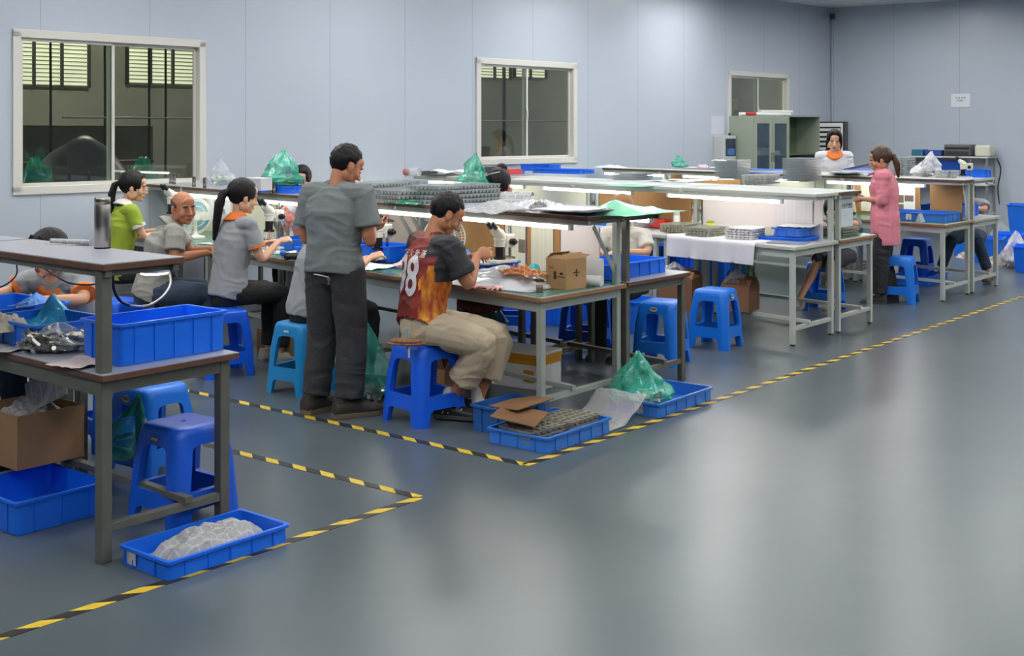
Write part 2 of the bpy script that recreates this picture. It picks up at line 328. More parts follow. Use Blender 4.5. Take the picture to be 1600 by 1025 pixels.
# ceiling luminaires
LUM = M('luminaire_diffuser', (250, 250, 250), .5, emit=(255, 253, 248), es=CEIL_W); LUF = M('luminaire_frame', (225, 228, 230), .5)
def ceiling_light(x, y, i, rz=PHI):
    r = root('ceiling_light', (x, y, CEIL), rz, 'white recessed ceiling luminaire over the workshop', 'ceiling light', 'ceiling luminaires')
    f = MB(); w, d = 1.2, .6
    f.box(-w/2, w/2, -d/2, -d/2+.03, -.05, -.002); f.box(-w/2, w/2, d/2-.03, d/2, -.05, -.002); f.box(-w/2, -w/2+.03, -d/2, d/2, -.05, -.002); f.box(w/2-.03, w/2, -d/2, d/2, -.05, -.002); f.build('frame', LUF, r)
    g = MB(); g.box(-w/2+.03, w/2-.03, -d/2+.03, d/2-.03, -.03, -.01); g.build('diffuser', LUM, r)
    return r
cl0 = None; q = 0
for s in (-5.5, -2.2, 1.2, 4.6, 8.0, 11.0, 14.0):
    for t in (-7.6, -4.6, -1.8, 1.0, 3.6, 5.0):
        p = W(s, t)
        dwall = (Vector((p.x, p.y))-P0).dot(NW); drt = (Vector((p.x, p.y))-PC).dot(Vector((-D2.y, D2.x)))
        if dwall > -.75 or drt > -.9 or p.y < -6.8 or p.x > E1.x-3: continue
        if p.y > 19.8: continue                      # the photo shows bare ceiling there
        if cl0 is None: cl0 = ceiling_light(p.x, p.y, q)
        else: dup(cl0, loc=(p.x, p.y, CEIL))
# tape on the floor
def tape_mat():
    m, nt, b = nodes_mat('hazard_tape'); N = nt.nodes.new; L = nt.links.new
    tc = N('ShaderNodeTexCoord'); sx = N('ShaderNodeSeparateXYZ'); L(tc.outputs['Object'], sx.inputs[0])
    a = N('ShaderNodeMath'); a.operation = 'MULTIPLY_ADD'; a.inputs[1].default_value = 1.3; L(sx.outputs[1], a.inputs[0]); L(sx.outputs[0], a.inputs[2])
    f = N('ShaderNodeMath'); f.operation = 'PINGPONG'; f.inputs[1].default_value = .105; L(a.outputs[0], f.inputs[0])
    g = N('ShaderNodeMath'); g.operation = 'GREATER_THAN'; g.inputs[1].default_value = .05; L(f.outputs[0], g.inputs[0])
    n = N('ShaderNodeTexNoise'); n.inputs['Scale'].default_value = 30; L(tc.outputs['Object'], n.inputs['Vector'])
    r = N('ShaderNodeValToRGB'); r.color_ramp.elements[0].color = C(186, 160, 40); r.color_ramp.elements[1].color = C(226, 194, 50); L(n.outputs['Fac'], r.inputs[0])
    mx = N('ShaderNodeMix'); mx.data_type = 'RGBA'; L(g.outputs[0], mx.inputs['Factor']); L(r.outputs[0], mx.inputs[6]); mx.inputs[7].default_value = C(38, 36, 32); L(mx.outputs[2], b.inputs['Base Color']); b.inputs['Roughness'].default_value = .45
    return m
TAPE = tape_mat()
def tape(p, q, lab):
    p = Vector(p[:2]); q = Vector(q[:2]); d = q-p; mb = MB(); mb.box(0, d.length, -.026, .026, 0, .0015)
    tag(mb.build('floor_tape', TAPE, loc=(p.x, p.y, .0005), rz=math.atan2(d.y, d.x)), lab, 'floor tape', 'black and yellow floor tapes')
tape(W(-4.6, .03), G(655, 778), 'striped floor tape along the aisle in front of the near bench')
tape(G(655, 777), G(330, 697)+(G(330, 697)-G(655, 777))*2.4, 'striped floor tape running in from the pointed corner behind the near bench')
tape(G(820, 726), G(300, 612)+(G(300, 612)-G(820, 726))*1.0, 'striped floor tape passing under the standing man')
tape(G(820, 727), W(13, .06), 'striped floor tape along the aisle past the middle and far benches')
# ================================================================ furniture and containers
STEEL_D = M('bench_steel_brown', (108, 108, 100), .45, metal=.15, noise_amt=.18, nscale=9)
STEEL_L = M('bench_steel_pale', (158, 166, 158), .45, noise_amt=.1, nscale=7)
STEEL_W = M('bench_steel_white', (190, 196, 188), .45, noise_amt=.08, nscale=7)
LAM = M('laminate_grey', (160, 163, 176), .3, noise_amt=.07, nscale=3, coat=.1)
LAMW = M('laminate_white', (196, 200, 198), .35, noise_amt=.05, nscale=3)
EDGE = M('board_edge_brown', (104, 70, 54), .6, noise_amt=.25, nscale=14)
EDGE_L = M('board_edge_tan', (160, 116, 76), .6, noise_amt=.2, nscale=14)
EDGE_W = M('board_edge_pale', (188, 190, 180), .5)
ESD = M('green_bench_mat', (78, 132, 112), .22, noise_amt=.12, nscale=4)
BLK = M('black_plastic', (24, 24, 26), .35); RUB = M('rubber_foot', (40, 40, 40), .7)
TUBE = M('tube_light', (255, 255, 255), .4, emit=(255, 250, 238), es=TUBE_W)
WHT = M('white_plastic', (232, 232, 228), .35)
def board(parent, x0, x1, y0, y1, z, top, edge, th=.028, name='tabletop'):
    m = MB(); m.box(x0+.002, x1-.002, y0+.002, y1-.002, z-.004, z); o = m.build(name, top, parent)
    e = MB(); e.box(x0, x1, y0, y1, z-th, z-.0035); e.build('edge_band', edge, o, bevel=.002); return o
def bench(s0, s1, t0, t1, zt, label, steel, top, edge, side=1, shelf=None, mat=None, group=None, post=.045, rail=True, postx=None, sh_top=None, sh_edge=None, brace=False, feet=False, leg_z=None):
    """side=+1: workers sit at the s0 side, posts stand at the s1 side; side=-1 mirrored"""
    r = root('workbench', W(s0, t0), PHI, label, 'workbench', group); w = s1-s0; L_ = t1-t0; p = post; ins = .03
    board(r, 0, w, 0, L_, zt, top, edge)
    if mat:
        m = MB(); m.box(.02, w-.02, .03, L_-.03, zt, zt+.003); m.build('bench_mat', mat, r)
    px_ = (w-ins-p) if side > 0 else ins; fx = ins if side > 0 else (w-ins-p)
    if postx is not None: px_ = postx
    zs = shelf[2]-.03 if shelf else zt-.03
    for y in (ins, L_-ins-p):
        m = MB(); m.box(fx, fx+p, y, y+p, .012 if feet else 0, zt-.03); lg = m.build('leg', steel, r, bevel=.004)
        if feet: f = MB(); f.cyl((fx+p/2, y+p/2, 0), (fx+p/2, y+p/2, .014), .02); f.build('foot_pad', RUB, lg)
        m = MB(); m.box(px_, px_+p, y, y+p, .012 if feet else 0, zs); lg = m.build('post' if shelf else 'leg', steel, r, bevel=.004)
        if feet: f = MB(); f.cyl((px_+p/2, y+p/2, 0), (px_+p/2, y+p/2, .014), .02); f.build('foot_pad', RUB, lg)
        a, b_ = min(fx, px_)+p, max(fx, px_)
        m = MB(); m.box(a-.002, b_+.002, y+.006, y+p-.006, .12, .155); m.build('foot_bar', steel, r, bevel=.003)
        m = MB(); m.box(a-.002, b_+.002, y+.004, y+p-.004, zt-.085, zt-.03); m.build('apron', steel, r, bevel=.003)
    for x in (fx, px_):
        m = MB(); m.box(x+.005, x+p-.005, ins+p, L_-ins-p, zt-.095, zt-.03); m.build('apron', steel, r, bevel=.003)
    if rail:
        xm = (fx+px_)/2-side*.10; m = MB(); m.box(xm, xm+.04, .02, L_-.02, .155, .185); m.build('foot_rail', steel, r, bevel=.003)
    if shelf:
        sx0, sx1, sz = shelf; o = board(r, sx0-s0, sx1-s0, -.0, L_, sz, sh_top or top, sh_edge or edge, name='shelf_board')
        for x in (sx0-s0+.02, sx1-s0-.05):
            m = MB(); m.box(x, x+.03, .01, L_-.01, sz-.058, sz-.028); m.build('shelf_rail', steel, r, bevel=.003)
        for y in (ins, L_-ins-p):
            m = MB(); m.box(sx0-s0+.02, sx1-s0-.02, y+.005, y+p-.005, sz-.056, sz-.028); m.build('shelf_arm', steel, r, bevel=.003)
            if brace:
                xa = sx0-s0+.12 if side > 0 else sx1-s0-.12; xb = px_+p/2
                m = MB(); m.loft([(xa, y+p/2, sz-.07), (xb, y+p/2, sz-.4)], [(.006, .018)]*2, side=(0, 1, 0), n=4); m.build('brace', steel, r)
    return r
def tube_light(s, t0, t1, z, label, group='bench fluorescent tubes'):
    r = root('tube_light', W(s, t0, z), PHI, label, 'tube light', group); L_ = t1-t0
    m = MB(); m.cyl((0, .03, -.022), (0, L_-.03, -.022), .0135, n=12); m.build('tube', TUBE, r, smooth=False)
    m = MB(); m.box(-.012, .012, 0, L_, -.008, 0); m.build('batten', WHT, r)
    for y in (0, L_-.03): m = MB(); m.box(-.016, .016, y, y+.03, -.038, 0); m.build('end_cap', WHT, r, bevel=.003)
    return r
# ---- plastic stool ------------------------------------------------------------
def stool_mesh(w=.29, h=.47, top=.235, deep=.03):
    def frustum(wb, wt, z0, z1, r0, r1, n=6):
        m = MB(); a = rrect(wb, wb, r0, n); b_ = rrect(wt, wt, r1, n); k = len(a)
        m.add([(x, y, z0) for x, y in a]+[(x, y, z1) for x, y in b_], [tuple(range(k-1, -1, -1)), tuple(range(k, 2*k))]+[(i, (i+1) % k, k+(i+1) % k, k+i) for i in range(k)]); return m
    # outer body with softened shoulder
    outer = MB(); rings = [(w+.075, 0, .05), (w+.069, .05, .05), (w+.005+.03, .30, .05), (top+.055, h-.05, .05), (top+.045, h-.02, .05), (top+.025, h-.005, .045), (top+.005, h, .04)]
    n = 6; vs = []; fs = []; k = 4*(n+1)
    for wd_, z, rr in rings: vs += [(x, y, z) for x, y in rrect(wd_, wd_, rr, n)]
    for i in range(len(rings)-1): fs += [(i*k+j, i*k+(j+1) % k, (i+1)*k+(j+1) % k, (i+1)*k+j) for j in range(k)]
    fs += [tuple(range(k-1, -1, -1)), tuple((len(rings)-1)*k+j for j in range(k))]; outer.add(vs, fs)
    th = .022; inner = frustum(w+.075-2*th, top+.05-2*th, -.01, h-.03, .03, .03)
    def prism_x(pts):                                # (y,z) outline pushed through along x
        m = MB(); q = len(pts); m.add([(-.5, y, z) for y, z in pts]+[(.5, y, z) for y, z in pts], [tuple(range(q-1, -1, -1)), tuple(range(q, 2*q))]+[(i, (i+1) % q, q+(i+1) % q, q+i) for i in range(q)]); return m
    def arch(z0, z1, wb, wt, r, rb):
        pts = []
        for cx, cz, a0, rr in ((wt/2-r, z1-r, 0, r), (-wt/2+r, z1-r, 90, r), (-wb/2+rb, z0+rb, 180, rb), (wb/2-rb, z0+rb, 270, rb)):
            for i in range(6): a = R(a0+90*i/5); pts.append((cx+rr*math.cos(a), cz+rr*math.sin(a)))
        return pts
    a1 = arch(.175, h-.085, .20, .155, .035, .012); a2 = arch(-.02, .095, .225, .20, .03, .01)
    cuts = [prism_x(a1), prism_x(a2)]
    rz = Matrix.Rotation(R(90), 4, 'Z')
    for pts in (a1, a2):
        m = prism_x(pts); m.v = [rz@v for v in m.v]; cuts.append(m)
    hole = MB(); hole.cyl((0, 0, h-.1), (0, 0, h+.1), .011, n=12); cuts.append(hole)
    tmp = bpy.data.objects.new('t', setmesh('t', outer.v, outer.f, [])); COL.objects.link(tmp); ex = []
    for c in [inner]+cuts:
        me = setmesh('c', c.v, c.f, []); bm = bmesh.new(); bm.from_mesh(me); bmesh.ops.recalc_face_normals(bm, faces=bm.faces); bm.to_mesh(me); bm.free()
        co = bpy.data.objects.new('c', me); COL.objects.link(co); ex.append(co)
        md = tmp.modifiers.new('b', 'BOOLEAN'); md.operation = 'DIFFERENCE'; md.object = co; md.solver = 'EXACT'
    me = tmp.data; bm = bmesh.new(); bm.from_mesh(me); bmesh.ops.recalc_face_normals(bm, faces=bm.faces); bm.to_mesh(me); bm.free()
    dg = bpy.context.evaluated_depsgraph_get(); out = bpy.data.meshes.new_from_object(tmp.evaluated_get(dg))
    for o in [tmp]+ex: bpy.data.objects.remove(o)
    return out
def split_stool(me, h=.47):                          # seat, four legs, footrest band: cut along planes
    bm = bmesh.new(); bm.from_mesh(me)
    for co, no in (((0, 0, h-.075), (0, 0, 1)), ((0, 0, .17), (0, 0, 1)), ((0, 0, .1), (0, 0, 1)), ((.092, 0, 0), (1, 0, 0)), ((-.092, 0, 0), (1, 0, 0)), ((0, .092, 0), (0, 1, 0)), ((0, -.092, 0), (0, 1, 0))):
        bmesh.ops.bisect_plane(bm, geom=bm.verts[:]+bm.edges[:]+bm.faces[:], plane_co=co, plane_no=no)
    out = {}
    for f in bm.faces:
        c = f.calc_center_median()
        if c.z > h-.075: k = 'seat'
        elif abs(c.x) > .092 and abs(c.y) > .092: k = 'leg%d%d' % (c.x > 0, c.y > 0)
        elif c.z < .17 and c.z > .07: k = 'footrest'
        elif abs(c.x) > .07 and abs(c.y) > .07: k = 'leg%d%d' % (c.x > 0, c.y > 0)
        else: k = 'footrest' if c.z < .25 else 'seat'
        out.setdefault(k, []).append(f)
    res = []
    for k, fl in out.items():
        idx = {}; vs = []; fs = []
        for f in fl:
            q = []
            for v in f.verts:
                if v.index not in idx: idx[v.index] = len(vs); vs.append(v.co.copy())
                q.append(idx[v.index])
            fs.append(tuple(q))
        m = setmesh(k[:3] if k.startswith('leg') else k, vs, fs, [], None, True); m.set_sharp_from_angle(angle=R(35)); res.append(('leg' if k.startswith('leg') else k, m))
    bm.free(); return res
STOOL = split_stool(stool_mesh())
STOOL_CACHE = {}
BLUE = dict(royal=M('stool_royal_blue', (20, 92, 224), .32, spec=.5), deep=M('stool_deep_blue', (26, 94, 220), .34), sky=M('stool_sky_blue', (26, 132, 196), .32), mid=M('stool_mid_blue', (22, 116, 226), .32))
STICK = M('oval_sticker', (210, 206, 196), .4); STICKD = M('sticker_print', (40, 36, 60), .5); STICKY = M('sticker_yellow', (200, 180, 70), .5)
def stool(pos, rz, label, tone='royal', sticker=None, scale=(1, 1, 1), group='blue plastic stools'):
    r = root('plastic_stool', (pos[0], pos[1], pos[2] if len(pos) > 2 else 0), rz, label, 'stool', group)
    if tone not in STOOL_CACHE:
        STOOL_CACHE[tone] = []
        for nm, me in STOOL: m2 = me.copy(); m2.materials.clear(); m2.materials.append(BLUE[tone]); STOOL_CACHE[tone].append((nm, m2))
    for nm, me in STOOL_CACHE[tone]: o = link(nm, me, r); o.scale = scale
    hh = .47*scale[2]
    if sticker is not None:                          # on side k (0:-y 1:+x 2:+y 3:-x)
        k, kind = sticker; a = R(90*k); e = bpy.data.objects.new
        y = -(.149+.004)*scale[0]; q = Matrix.Rotation(a, 4, 'Z')@Matrix.Translation((0, y, hh-.052))@Matrix.Rotation(R(84), 4, 'X')
        m = MB()
        if kind == 'oval':
            m.T = Matrix.Scale(1, 4); pts = [(.029*math.cos(t_*math.pi/12), .017*math.sin(t_*math.pi/12)) for t_ in range(24)]; m.prism(pts, 0, .001)
            m.mi = 1; m.prism([(.024*math.cos(t_*math.pi/12), .0045+.0085*math.sin(t_*math.pi/12)) for t_ in range(24)], .001, .0014)
            m.mi = 2; m.prism([(-.025, -.006), (.025, -.002), (.024, -.0045), (-.02, -.0095)], .001, .0016)
            m.mi = 0; 
            for j in range(4): x = -.015+j*.009; m.box(x, x+.0035, .001, .0085, .0014, .0019)
        else:
            m.box(-.022, .022, -.006, .006, 0, .001)
        o = m.build('sticker', [STICK, STICKD, STICKY] if kind == 'oval' else [STICKY if kind == 'yellow' else STICK, STICKD, STICKY], r); o.matrix_local = q
    return r
# ---- bins and trays -----------------------------------------------------------
BIN = dict(royal=M('bin_royal_blue', (24, 112, 242), .3, spec=.5, bump=.08, bscale=3), mid=M('bin_mid_blue', (28, 112, 224), .35), teal=M('bin_teal_blue', (38, 96, 168), .38, noise_amt=.2, nscale=6), pale=M('bin_pale_blue', (52, 120, 214), .35))
def bin_box(pos, rz, l, w, h, label, tone='royal', group=None, name='plastic_bin', ribs=(4, 2), flare=.9, cat='bin', tilt=None, labelcard=None, rim=.012, logo=False):
    pos = Vector((pos[0], pos[1], (pos[2] if len(pos) > 2 else 0)+.0015))
    r = root(name, pos, rz, label, cat, group)
    if tilt: r.rotation_euler = (tilt[0], tilt[1], rz)
    th = .004; lb, wb = l-2*h*(1-flare), w-2*h*(1-flare); rc = .02
    def ring(a, b_, z): return [(x, y, z) for x, y in rrect(a, b_, min(rc, a*.2, b_*.2), 3)]
    k = 16; rings = [ring(lb, wb, 0), ring(l-2*rim, w-2*rim, h-.012), ring(l, w, h-.012), ring(l, w, h), ring(l-2*rim-2*th, w-2*rim-2*th, h), ring(lb-2*th, wb-2*th, th)]
    vs = [v for q in rings for v in q]; fs = [tuple(range(k-1, -1, -1))]+[(i*k+j, i*k+(j+1) % k, (i+1)*k+(j+1) % k, (i+1)*k+j) for i in range(5) for j in range(k)]+[tuple(5*k+j for j in range(k))]
    m = MB(); m.add(vs, fs); body = m.build('bin_body', BIN[tone], r, auto=True)
    m = MB(); q = .006
    def rib(x0, y0, x1, y1, nx, ny, hw=.004):
        tx, ty = -ny, nx
        m.add([(x0-tx*hw, y0-ty*hw, .003), (x0+tx*hw, y0+ty*hw, .003), (x0+tx*hw+nx*q, y0+ty*hw+ny*q, .003), (x0-tx*hw+nx*q, y0-ty*hw+ny*q, .003),
               (x1-tx*hw, y1-ty*hw, h-.012), (x1+tx*hw, y1+ty*hw, h-.012), (x1+tx*hw+nx*q, y1+ty*hw+ny*q, h-.012), (x1-tx*hw+nx*q, y1-ty*hw+ny*q, h-.012)],
              [(0, 3, 2, 1), (4, 5, 6, 7), (0, 1, 5, 4), (1, 2, 6, 5), (2, 3, 7, 6), (3, 0, 4, 7)])
    for i in range(ribs[0]):
        f = (i+.5)/ribs[0]*2-1 if ribs[0] > 1 else 0; f *= .92
        for sgn in (1, -1): rib(f*lb/2, sgn*wb/2, f*(l/2-rim), sgn*(w/2-rim), 0, sgn)
    for i in range(ribs[1]):
        f = ((i+.5)/ribs[1]*2-1)*.9
        for sgn in (1, -1): rib(sgn*lb/2, f*wb/2, sgn*(l/2-rim), f*(w/2-rim), sgn, 0)
    m.build('rib', BIN[tone], r)['kind'] = 'stuff'
    if labelcard is not None:
        sd, mt = labelcard; m = MB(); x = -l/2+.006; m.add([(-lb/2-.004, sd-.03, .012), (-lb/2-.004, sd+.03, .012), (-l/2+rim-.008, sd+.03, h*.82), (-l/2+rim-.008, sd-.03, h*.82)], [(3, 2, 1, 0)]); m.build('paper_label', mt, r)
    return r
# ---- carton -------------------------------------------------------------------
CARD = M('cardboard', (164, 126, 90), .85, noise_amt=.12, nscale=5); CARDL = M('cardboard_pale', (184, 146, 104), .85, noise_amt=.1, nscale=5); CARDD = M('cardboard_print', (62, 48, 36), .8)
def carton(pos, rz, l, w, h, label, mat=CARD, flaps=(25, 25, -20, -20), closed=False, group=None, tape_=False, fl=None):
    r = root('cardboard_box', pos, rz, label, 'box', group); t = .005
    m = MB(); m.box(-l/2, l/2, -w/2, w/2, 0, t); m.box(-l/2, -l/2+t, -w/2, w/2, t, h); m.box(l/2-t, l/2, -w/2, w/2, t, h); m.box(-l/2+t, l/2-t, -w/2, -w/2+t, t, h); m.box(-l/2+t, l/2-t, w/2-t, w/2, t, h)
    if closed: m.box(-l/2, l/2, -w/2, w/2, h-t, h)
    m.build('carton_body', mat, r)
    if not closed:
        fl = fl or w/2*.9
        for k, a in enumerate(flaps):
            if a is None: continue
            m = MB(); ll = l if k < 2 else w
            m.box(-ll/2+.003, ll/2-.003, 0, t*.7, 0, fl if k < 2 else fl*.8)
            o = m.build('flap', mat, r); d = (w/2, w/2, l/2, l/2)[k]
            o.rotation_euler = (R(a), 0, R((0, 180, 90, -90)[k])); 
            o.location = ((0, -w/2, h), (0, w/2, h), (l/2, 0, h), (-l/2, 0, h))[k]
    return r
# ---- crumpled sheets and bags ---------------------------------------------------
def crumple(name, pos, rz, w, d, h, seed, mat, label, cat, f=2.2, peak=None, n=34, group=None, lean=(0, 0), rough=.32, th=.0015, square=2.4):
    """an irregular heap of film or paper, peaked where asked"""
    m = MB(); sgn = seed*7.13
    def fn(u, v):
        x = u*2-1; y = v*2-1; r_ = min(1, (abs(x)**square+abs(y)**square)**(1/square)); e = max(0, 1-r_**2.2)
        k = abs(fbm((x*f+sgn, y*f, sgn), 4)); z = e**.6*(.45+.5*k*1.3) if peak is None else 0
        if peak is not None:
            px, py, sh = peak; q = math.hypot(x-px, y-py); z = max(.26*e*(1+k), math.exp(-q*sh)*e**.4)*(1+rough*(k-.3))
        k2 = fbm((x*f*1.7+sgn, y*f*1.7, 5+sgn), 3)
        return (x*w/2*(1+.1*k2)+lean[0]*z*h, y*d/2*(1+.1*k2)+lean[1]*z*h, max(.002, z*h))
    m.sheet(n, n, fn, th)
    o = m.build(name, mat, loc=pos, rz=rz); me = o.data
    me.polygons.foreach_set('use_smooth', [True]*len(me.polygons)); me.set_sharp_from_angle(angle=R(38)); return tag(o, label, cat, group)
def bagpile(name, pos, rz, w, d, h, seed, mat, label, cat='bag', neck=None, group=None, fill=None, f=3., n=40, m_=24):
    """a closed, folded bag: a pleated blob gathered towards a top point; optional contents as a part"""
    m = MB(); vs = []; fs = []; nx, ny = neck if neck else (0, 0); sg = seed*3.7
    for i in range(m_+1):
        v = i/m_; z = v*h; prof = (math.sin(min(1, v*3.2)*math.pi/2)**.6)*(1-v**1.5)**.8 if not neck else max(.07, (math.sin(min(1, v*4)*math.pi/2)**.6)*(1-v**1.25)**.85+.03)
        for j in range(n):
            a = 2*math.pi*j/n; fold = 1+.07*math.sin(a*5+sg+5*v)+.06*math.sin(a*9+sg*2-4*v)+.5*fbm((math.cos(a)*f*.5+sg, math.sin(a)*f*.5, v*3), 4)
            vs.append((math.cos(a)*w/2*prof*fold+nx*v**1.6, math.sin(a)*d/2*prof*fold+ny*v**1.6, max(0, z+.02*math.sin(a*3+sg)*v)))
    for i in range(m_):
        for j in range(n): fs.append((i*n+j, i*n+(j+1) % n, (i+1)*n+(j+1) % n, (i+1)*n+j))
    fs.append(tuple(range(n-1, -1, -1))); fs.append(tuple(m_*n+j for j in range(n))); m.add(vs, fs)
    o = m.build(name, mat, loc=pos, rz=rz); me = o.data; me.polygons.foreach_set('use_smooth', [True]*len(me.polygons)); me.set_sharp_from_angle(angle=R(45))
    tag(o, label, cat, group)
    if fill:
        g = MB(); rr = random.Random(seed)
        for _ in range(fill[1]):
            a = rr.random()*6.28; q = rr.random()**.5*.36; x, y = math.cos(a)*w*q, math.sin(a)*d*q; z = rr.random()*h*fill[2]+.012
            dx = Vector((rr.uniform(-1, 1), rr.uniform(-1, 1), rr.uniform(-.3, .3))).normalized()*fill[3]
            g.cyl(Vector((x, y, z))-dx, Vector((x, y, z))+dx, fill[4], n=6)
        c = g.build('contents', fill[0], o); c['kind'] = 'stuff'
    return o
PAPER = M('paper_white', (226, 228, 228), .7); 
def news_mat(name='newsprint', base=(186, 187, 190), ink=.85):     # columns of grey print with pale gutters
    m, nt, b = nodes_mat(name); N = nt.nodes.new; L = nt.links.new
    tc = N('ShaderNodeTexCoord'); v = N('ShaderNodeTexBrick'); v.offset = .35; v.inputs['Scale'].default_value = 9; v.inputs['Brick Width'].default_value = .55; v.inputs['Row Height'].default_value = .42; v.inputs['Mortar Size'].default_value = .035; v.inputs['Mortar Smooth'].default_value = .3
    k = 1-ink*.75; c = C(*base); v.inputs['Color1'].default_value = (c[0]*k, c[1]*k, c[2]*k, 1); v.inputs['Color2'].default_value = (c[0]*(k+.25*ink), c[1]*(k+.25*ink), c[2]*(k+.25*ink), 1); v.inputs['Mortar'].default_value = c; L(tc.outputs['Object'], v.inputs['Vector'])
    n = N('ShaderNodeTexNoise'); n.inputs['Scale'].default_value = 55; n.inputs['Detail'].default_value = 3; L(tc.outputs['Object'], n.inputs['Vector'])
    mx = N('ShaderNodeMix'); mx.data_type = 'RGBA'; L(n.outputs['Fac'], mx.inputs['Factor']); L(v.outputs[0], mx.inputs[6]); mx.inputs[7].default_value = c
    L(mx.outputs[2], b.inputs['Base Color']); b.inputs['Roughness'].default_value = .8; return m
NEWS = news_mat(); NEWS2 = news_mat('newsprint_pinkish', (206, 192, 188), .35)
def paper(pos, rz, w, d, label, mat=None, curl=.0, seed=1, name='paper_sheet', group=None, th=.001, n=12, cat='paper', hang=None):
    m = MB(); rr = random.Random(seed)
    a1, a2 = rr.uniform(0, 6), rr.uniform(0, 6)
    def fn(u, v):
        x, y = (u-.5)*w, (v-.5)*d; z = th+.0015+curl*(abs(fbm((u*2+seed, v*2, seed), 3))*.7+max(0, (u-.7)/.3)**2*.6*math.sin(a1)**2+max(0, (.3-v)/.3)**2*.6*math.cos(a2)**2)
        return (x, y, z)
    m.sheet(n, n, fn, th); return tag(m.build(name, mat or PAPER, loc=pos, rz=rz, smooth=curl > 0, auto=curl > 0), label, cat, group)
# ---- clear blister trays --------------------------------------------------------
BLI = M('blister_plastic', (176, 184, 184), .18, alpha=.8, spec=.8); BLG = M('blister_plastic_grey', (170, 180, 186), .22, alpha=.86, spec=.6); BLD = M('blister_plastic_dusty', (150, 146, 132), .3, alpha=.8)
def blister_mesh(l, w, h, nx, ny, mat, up=False, sk=.6):
    m = MB(); N_ = 4
    def fn(u, v):
        a, b_ = u*nx % 1, v*ny % 1; e = .0 if (u < .02 or u > .98 or v < .02 or v > .98) else 1
        c = 1 if (.12 < a < .9 and .12 < b_ < .9) else 0
        return ((u-.5)*l, (v-.5)*w, (h if not c or not e else h*.12) if not up else (h*.25 if not c else h))
    xs = []; ys = []
    for k, n_, arr in ((nx, nx, xs), (ny, ny, ys)):
        arr.append(0.)
        for i in range(n_): arr += [(i+.13)/n_, (i+.2)/n_, (i+.8)/n_, (i+.87)/n_]
        arr.append(1.)
    vs = []; fs = []; wN = len(xs)
    for j, v in enumerate(ys):
        for i, u in enumerate(xs):
            ci = 1 if (i > 0 and i < len(xs)-1 and (i-1) % 4 in (1, 2)) else 0; cj = 1 if (j > 0 and j < len(ys)-1 and (j-1) % 4 in (1, 2)) else 0
            z = (h*.1 if ci and cj else h) if not up else (h if ci and cj else h*.15); vs.append(((u-.5)*l, (v-.5)*w, z))
    fs = [(j*wN+i, j*wN+i+1, (j+1)*wN+i+1, (j+1)*wN+i) for j in range(len(ys)-1) for i in range(wN-1)]
    m.add(vs, fs); q = rrect(l, w, .008, 2); k = len(q)
    m.add([(x, y, h) for x, y in q]+[(x*.985, y*.985, h*sk) for x, y in q], [(i, (i+1) % k, k+(i+1) % k, k+i) for i in range(k)])
    return setmesh('blister_tray', m.v, m.f, [mat])
def trays(pos, rz, n, dz, me, label, group, jit=.006, seed=1):
    rr = random.Random(seed); jr = min(.02, jit*3)
    for i in range(n):
        o = link('blister_tray', me, None, (pos[0]+rr.uniform(-jit, jit), pos[1]+rr.uniform(-jit, jit), pos[2]+i*dz), rz+rr.uniform(-jr, jr)); tag(o, label, 'tray', group)
# ================================================================ benches in four rows
KR = {1: .03, 2: .17, 3: .22, 4: .22}
def WR(r, s, t, z=0.): return W(s+KR[r]*(t-.45), t, z)
def rowbench(r, s0, s1, t0, t1, *a, **k):
    SHEAR[0] = KR[r]; d = KR[r]*(t0-.45)
    if k.get('shelf'): k['shelf'] = (k['shelf'][0]+d, k['shelf'][1]+d, k['shelf'][2])
    o = bench(s0+d, s1+d, t0, t1, *a, **k); SHEAR[0] = 0.; return o
def rowtube(r, s, t0, t1, z, lab):
    SHEAR[0] = KR[r]; o = tube_light(s+KR[r]*(t0-.45), t0, t1, z, lab); SHEAR[0] = 0.; return o
Z1, ZS1 = .77, 1.217; Z2, ZS2 = .76, 1.217; Z3, ZS3 = .81, 1.225; Z4, ZS4 = .795, 1.235
rowbench(1, -2.25, -1.57, .36, 1.66, Z1, 'dark-framed workbench nearest the camera with a steel bottle on its shelf', STEEL_D, LAM, EDGE, side=-1, shelf=(-2.25, -1.86, ZS1), postx=.012, post=.05)
rowbench(1, -2.25, -1.57, 1.69, 2.99, Z1, 'dark-framed workbench cut off by the left edge of the photo', STEEL_D, LAM, EDGE, side=-1, shelf=(-2.25, -1.86, ZS1), postx=.012, post=.05)
lab2 = ['pale-framed workbench with a green mat and small carton beside the jersey man', 'pale-framed workbench behind the standing man in the grey t-shirt', 'pale-framed workbench under the window end of the microscope row']
for i, (a, b_) in enumerate(((.45, 2.50), (2.54, 4.59), (4.63, 6.72))):
    rowbench(2, .72, 1.62, a, b_, Z2, lab2[i], STEEL_L, LAM, EDGE_L, side=1, shelf=(1.19, 1.63, ZS2), mat=ESD, brace=True, sh_edge=EDGE, sh_top=LAM)
lab2b = ['dark-legged workbench with a blue parts tray, back to back with the green-matted one', 'dark-legged workbench behind the shelf of clear trays', 'dark-legged workbench in the middle of the second row, far side', 'dark-legged workbench by the wall in the second row, far side']
for i, (a, b_) in enumerate(((.48, 1.47), (1.5, 2.9), (2.94, 4.6), (4.63, 6.4))):
    rowbench(2, 1.68, 2.46, a, b_, Z2, lab2b[i], STEEL_D, LAM, EDGE, side=-1, shelf=(1.655, 2.1, ZS2-.004), postx=.01)
lab3 = ['white-edged workbench with a white cloth and a blue tray at the third row end', 'white-edged workbench with brown cardboard panels in the third row', 'white-edged workbench with blue bins in the third row', 'white-edged workbench against the wall in the third row']
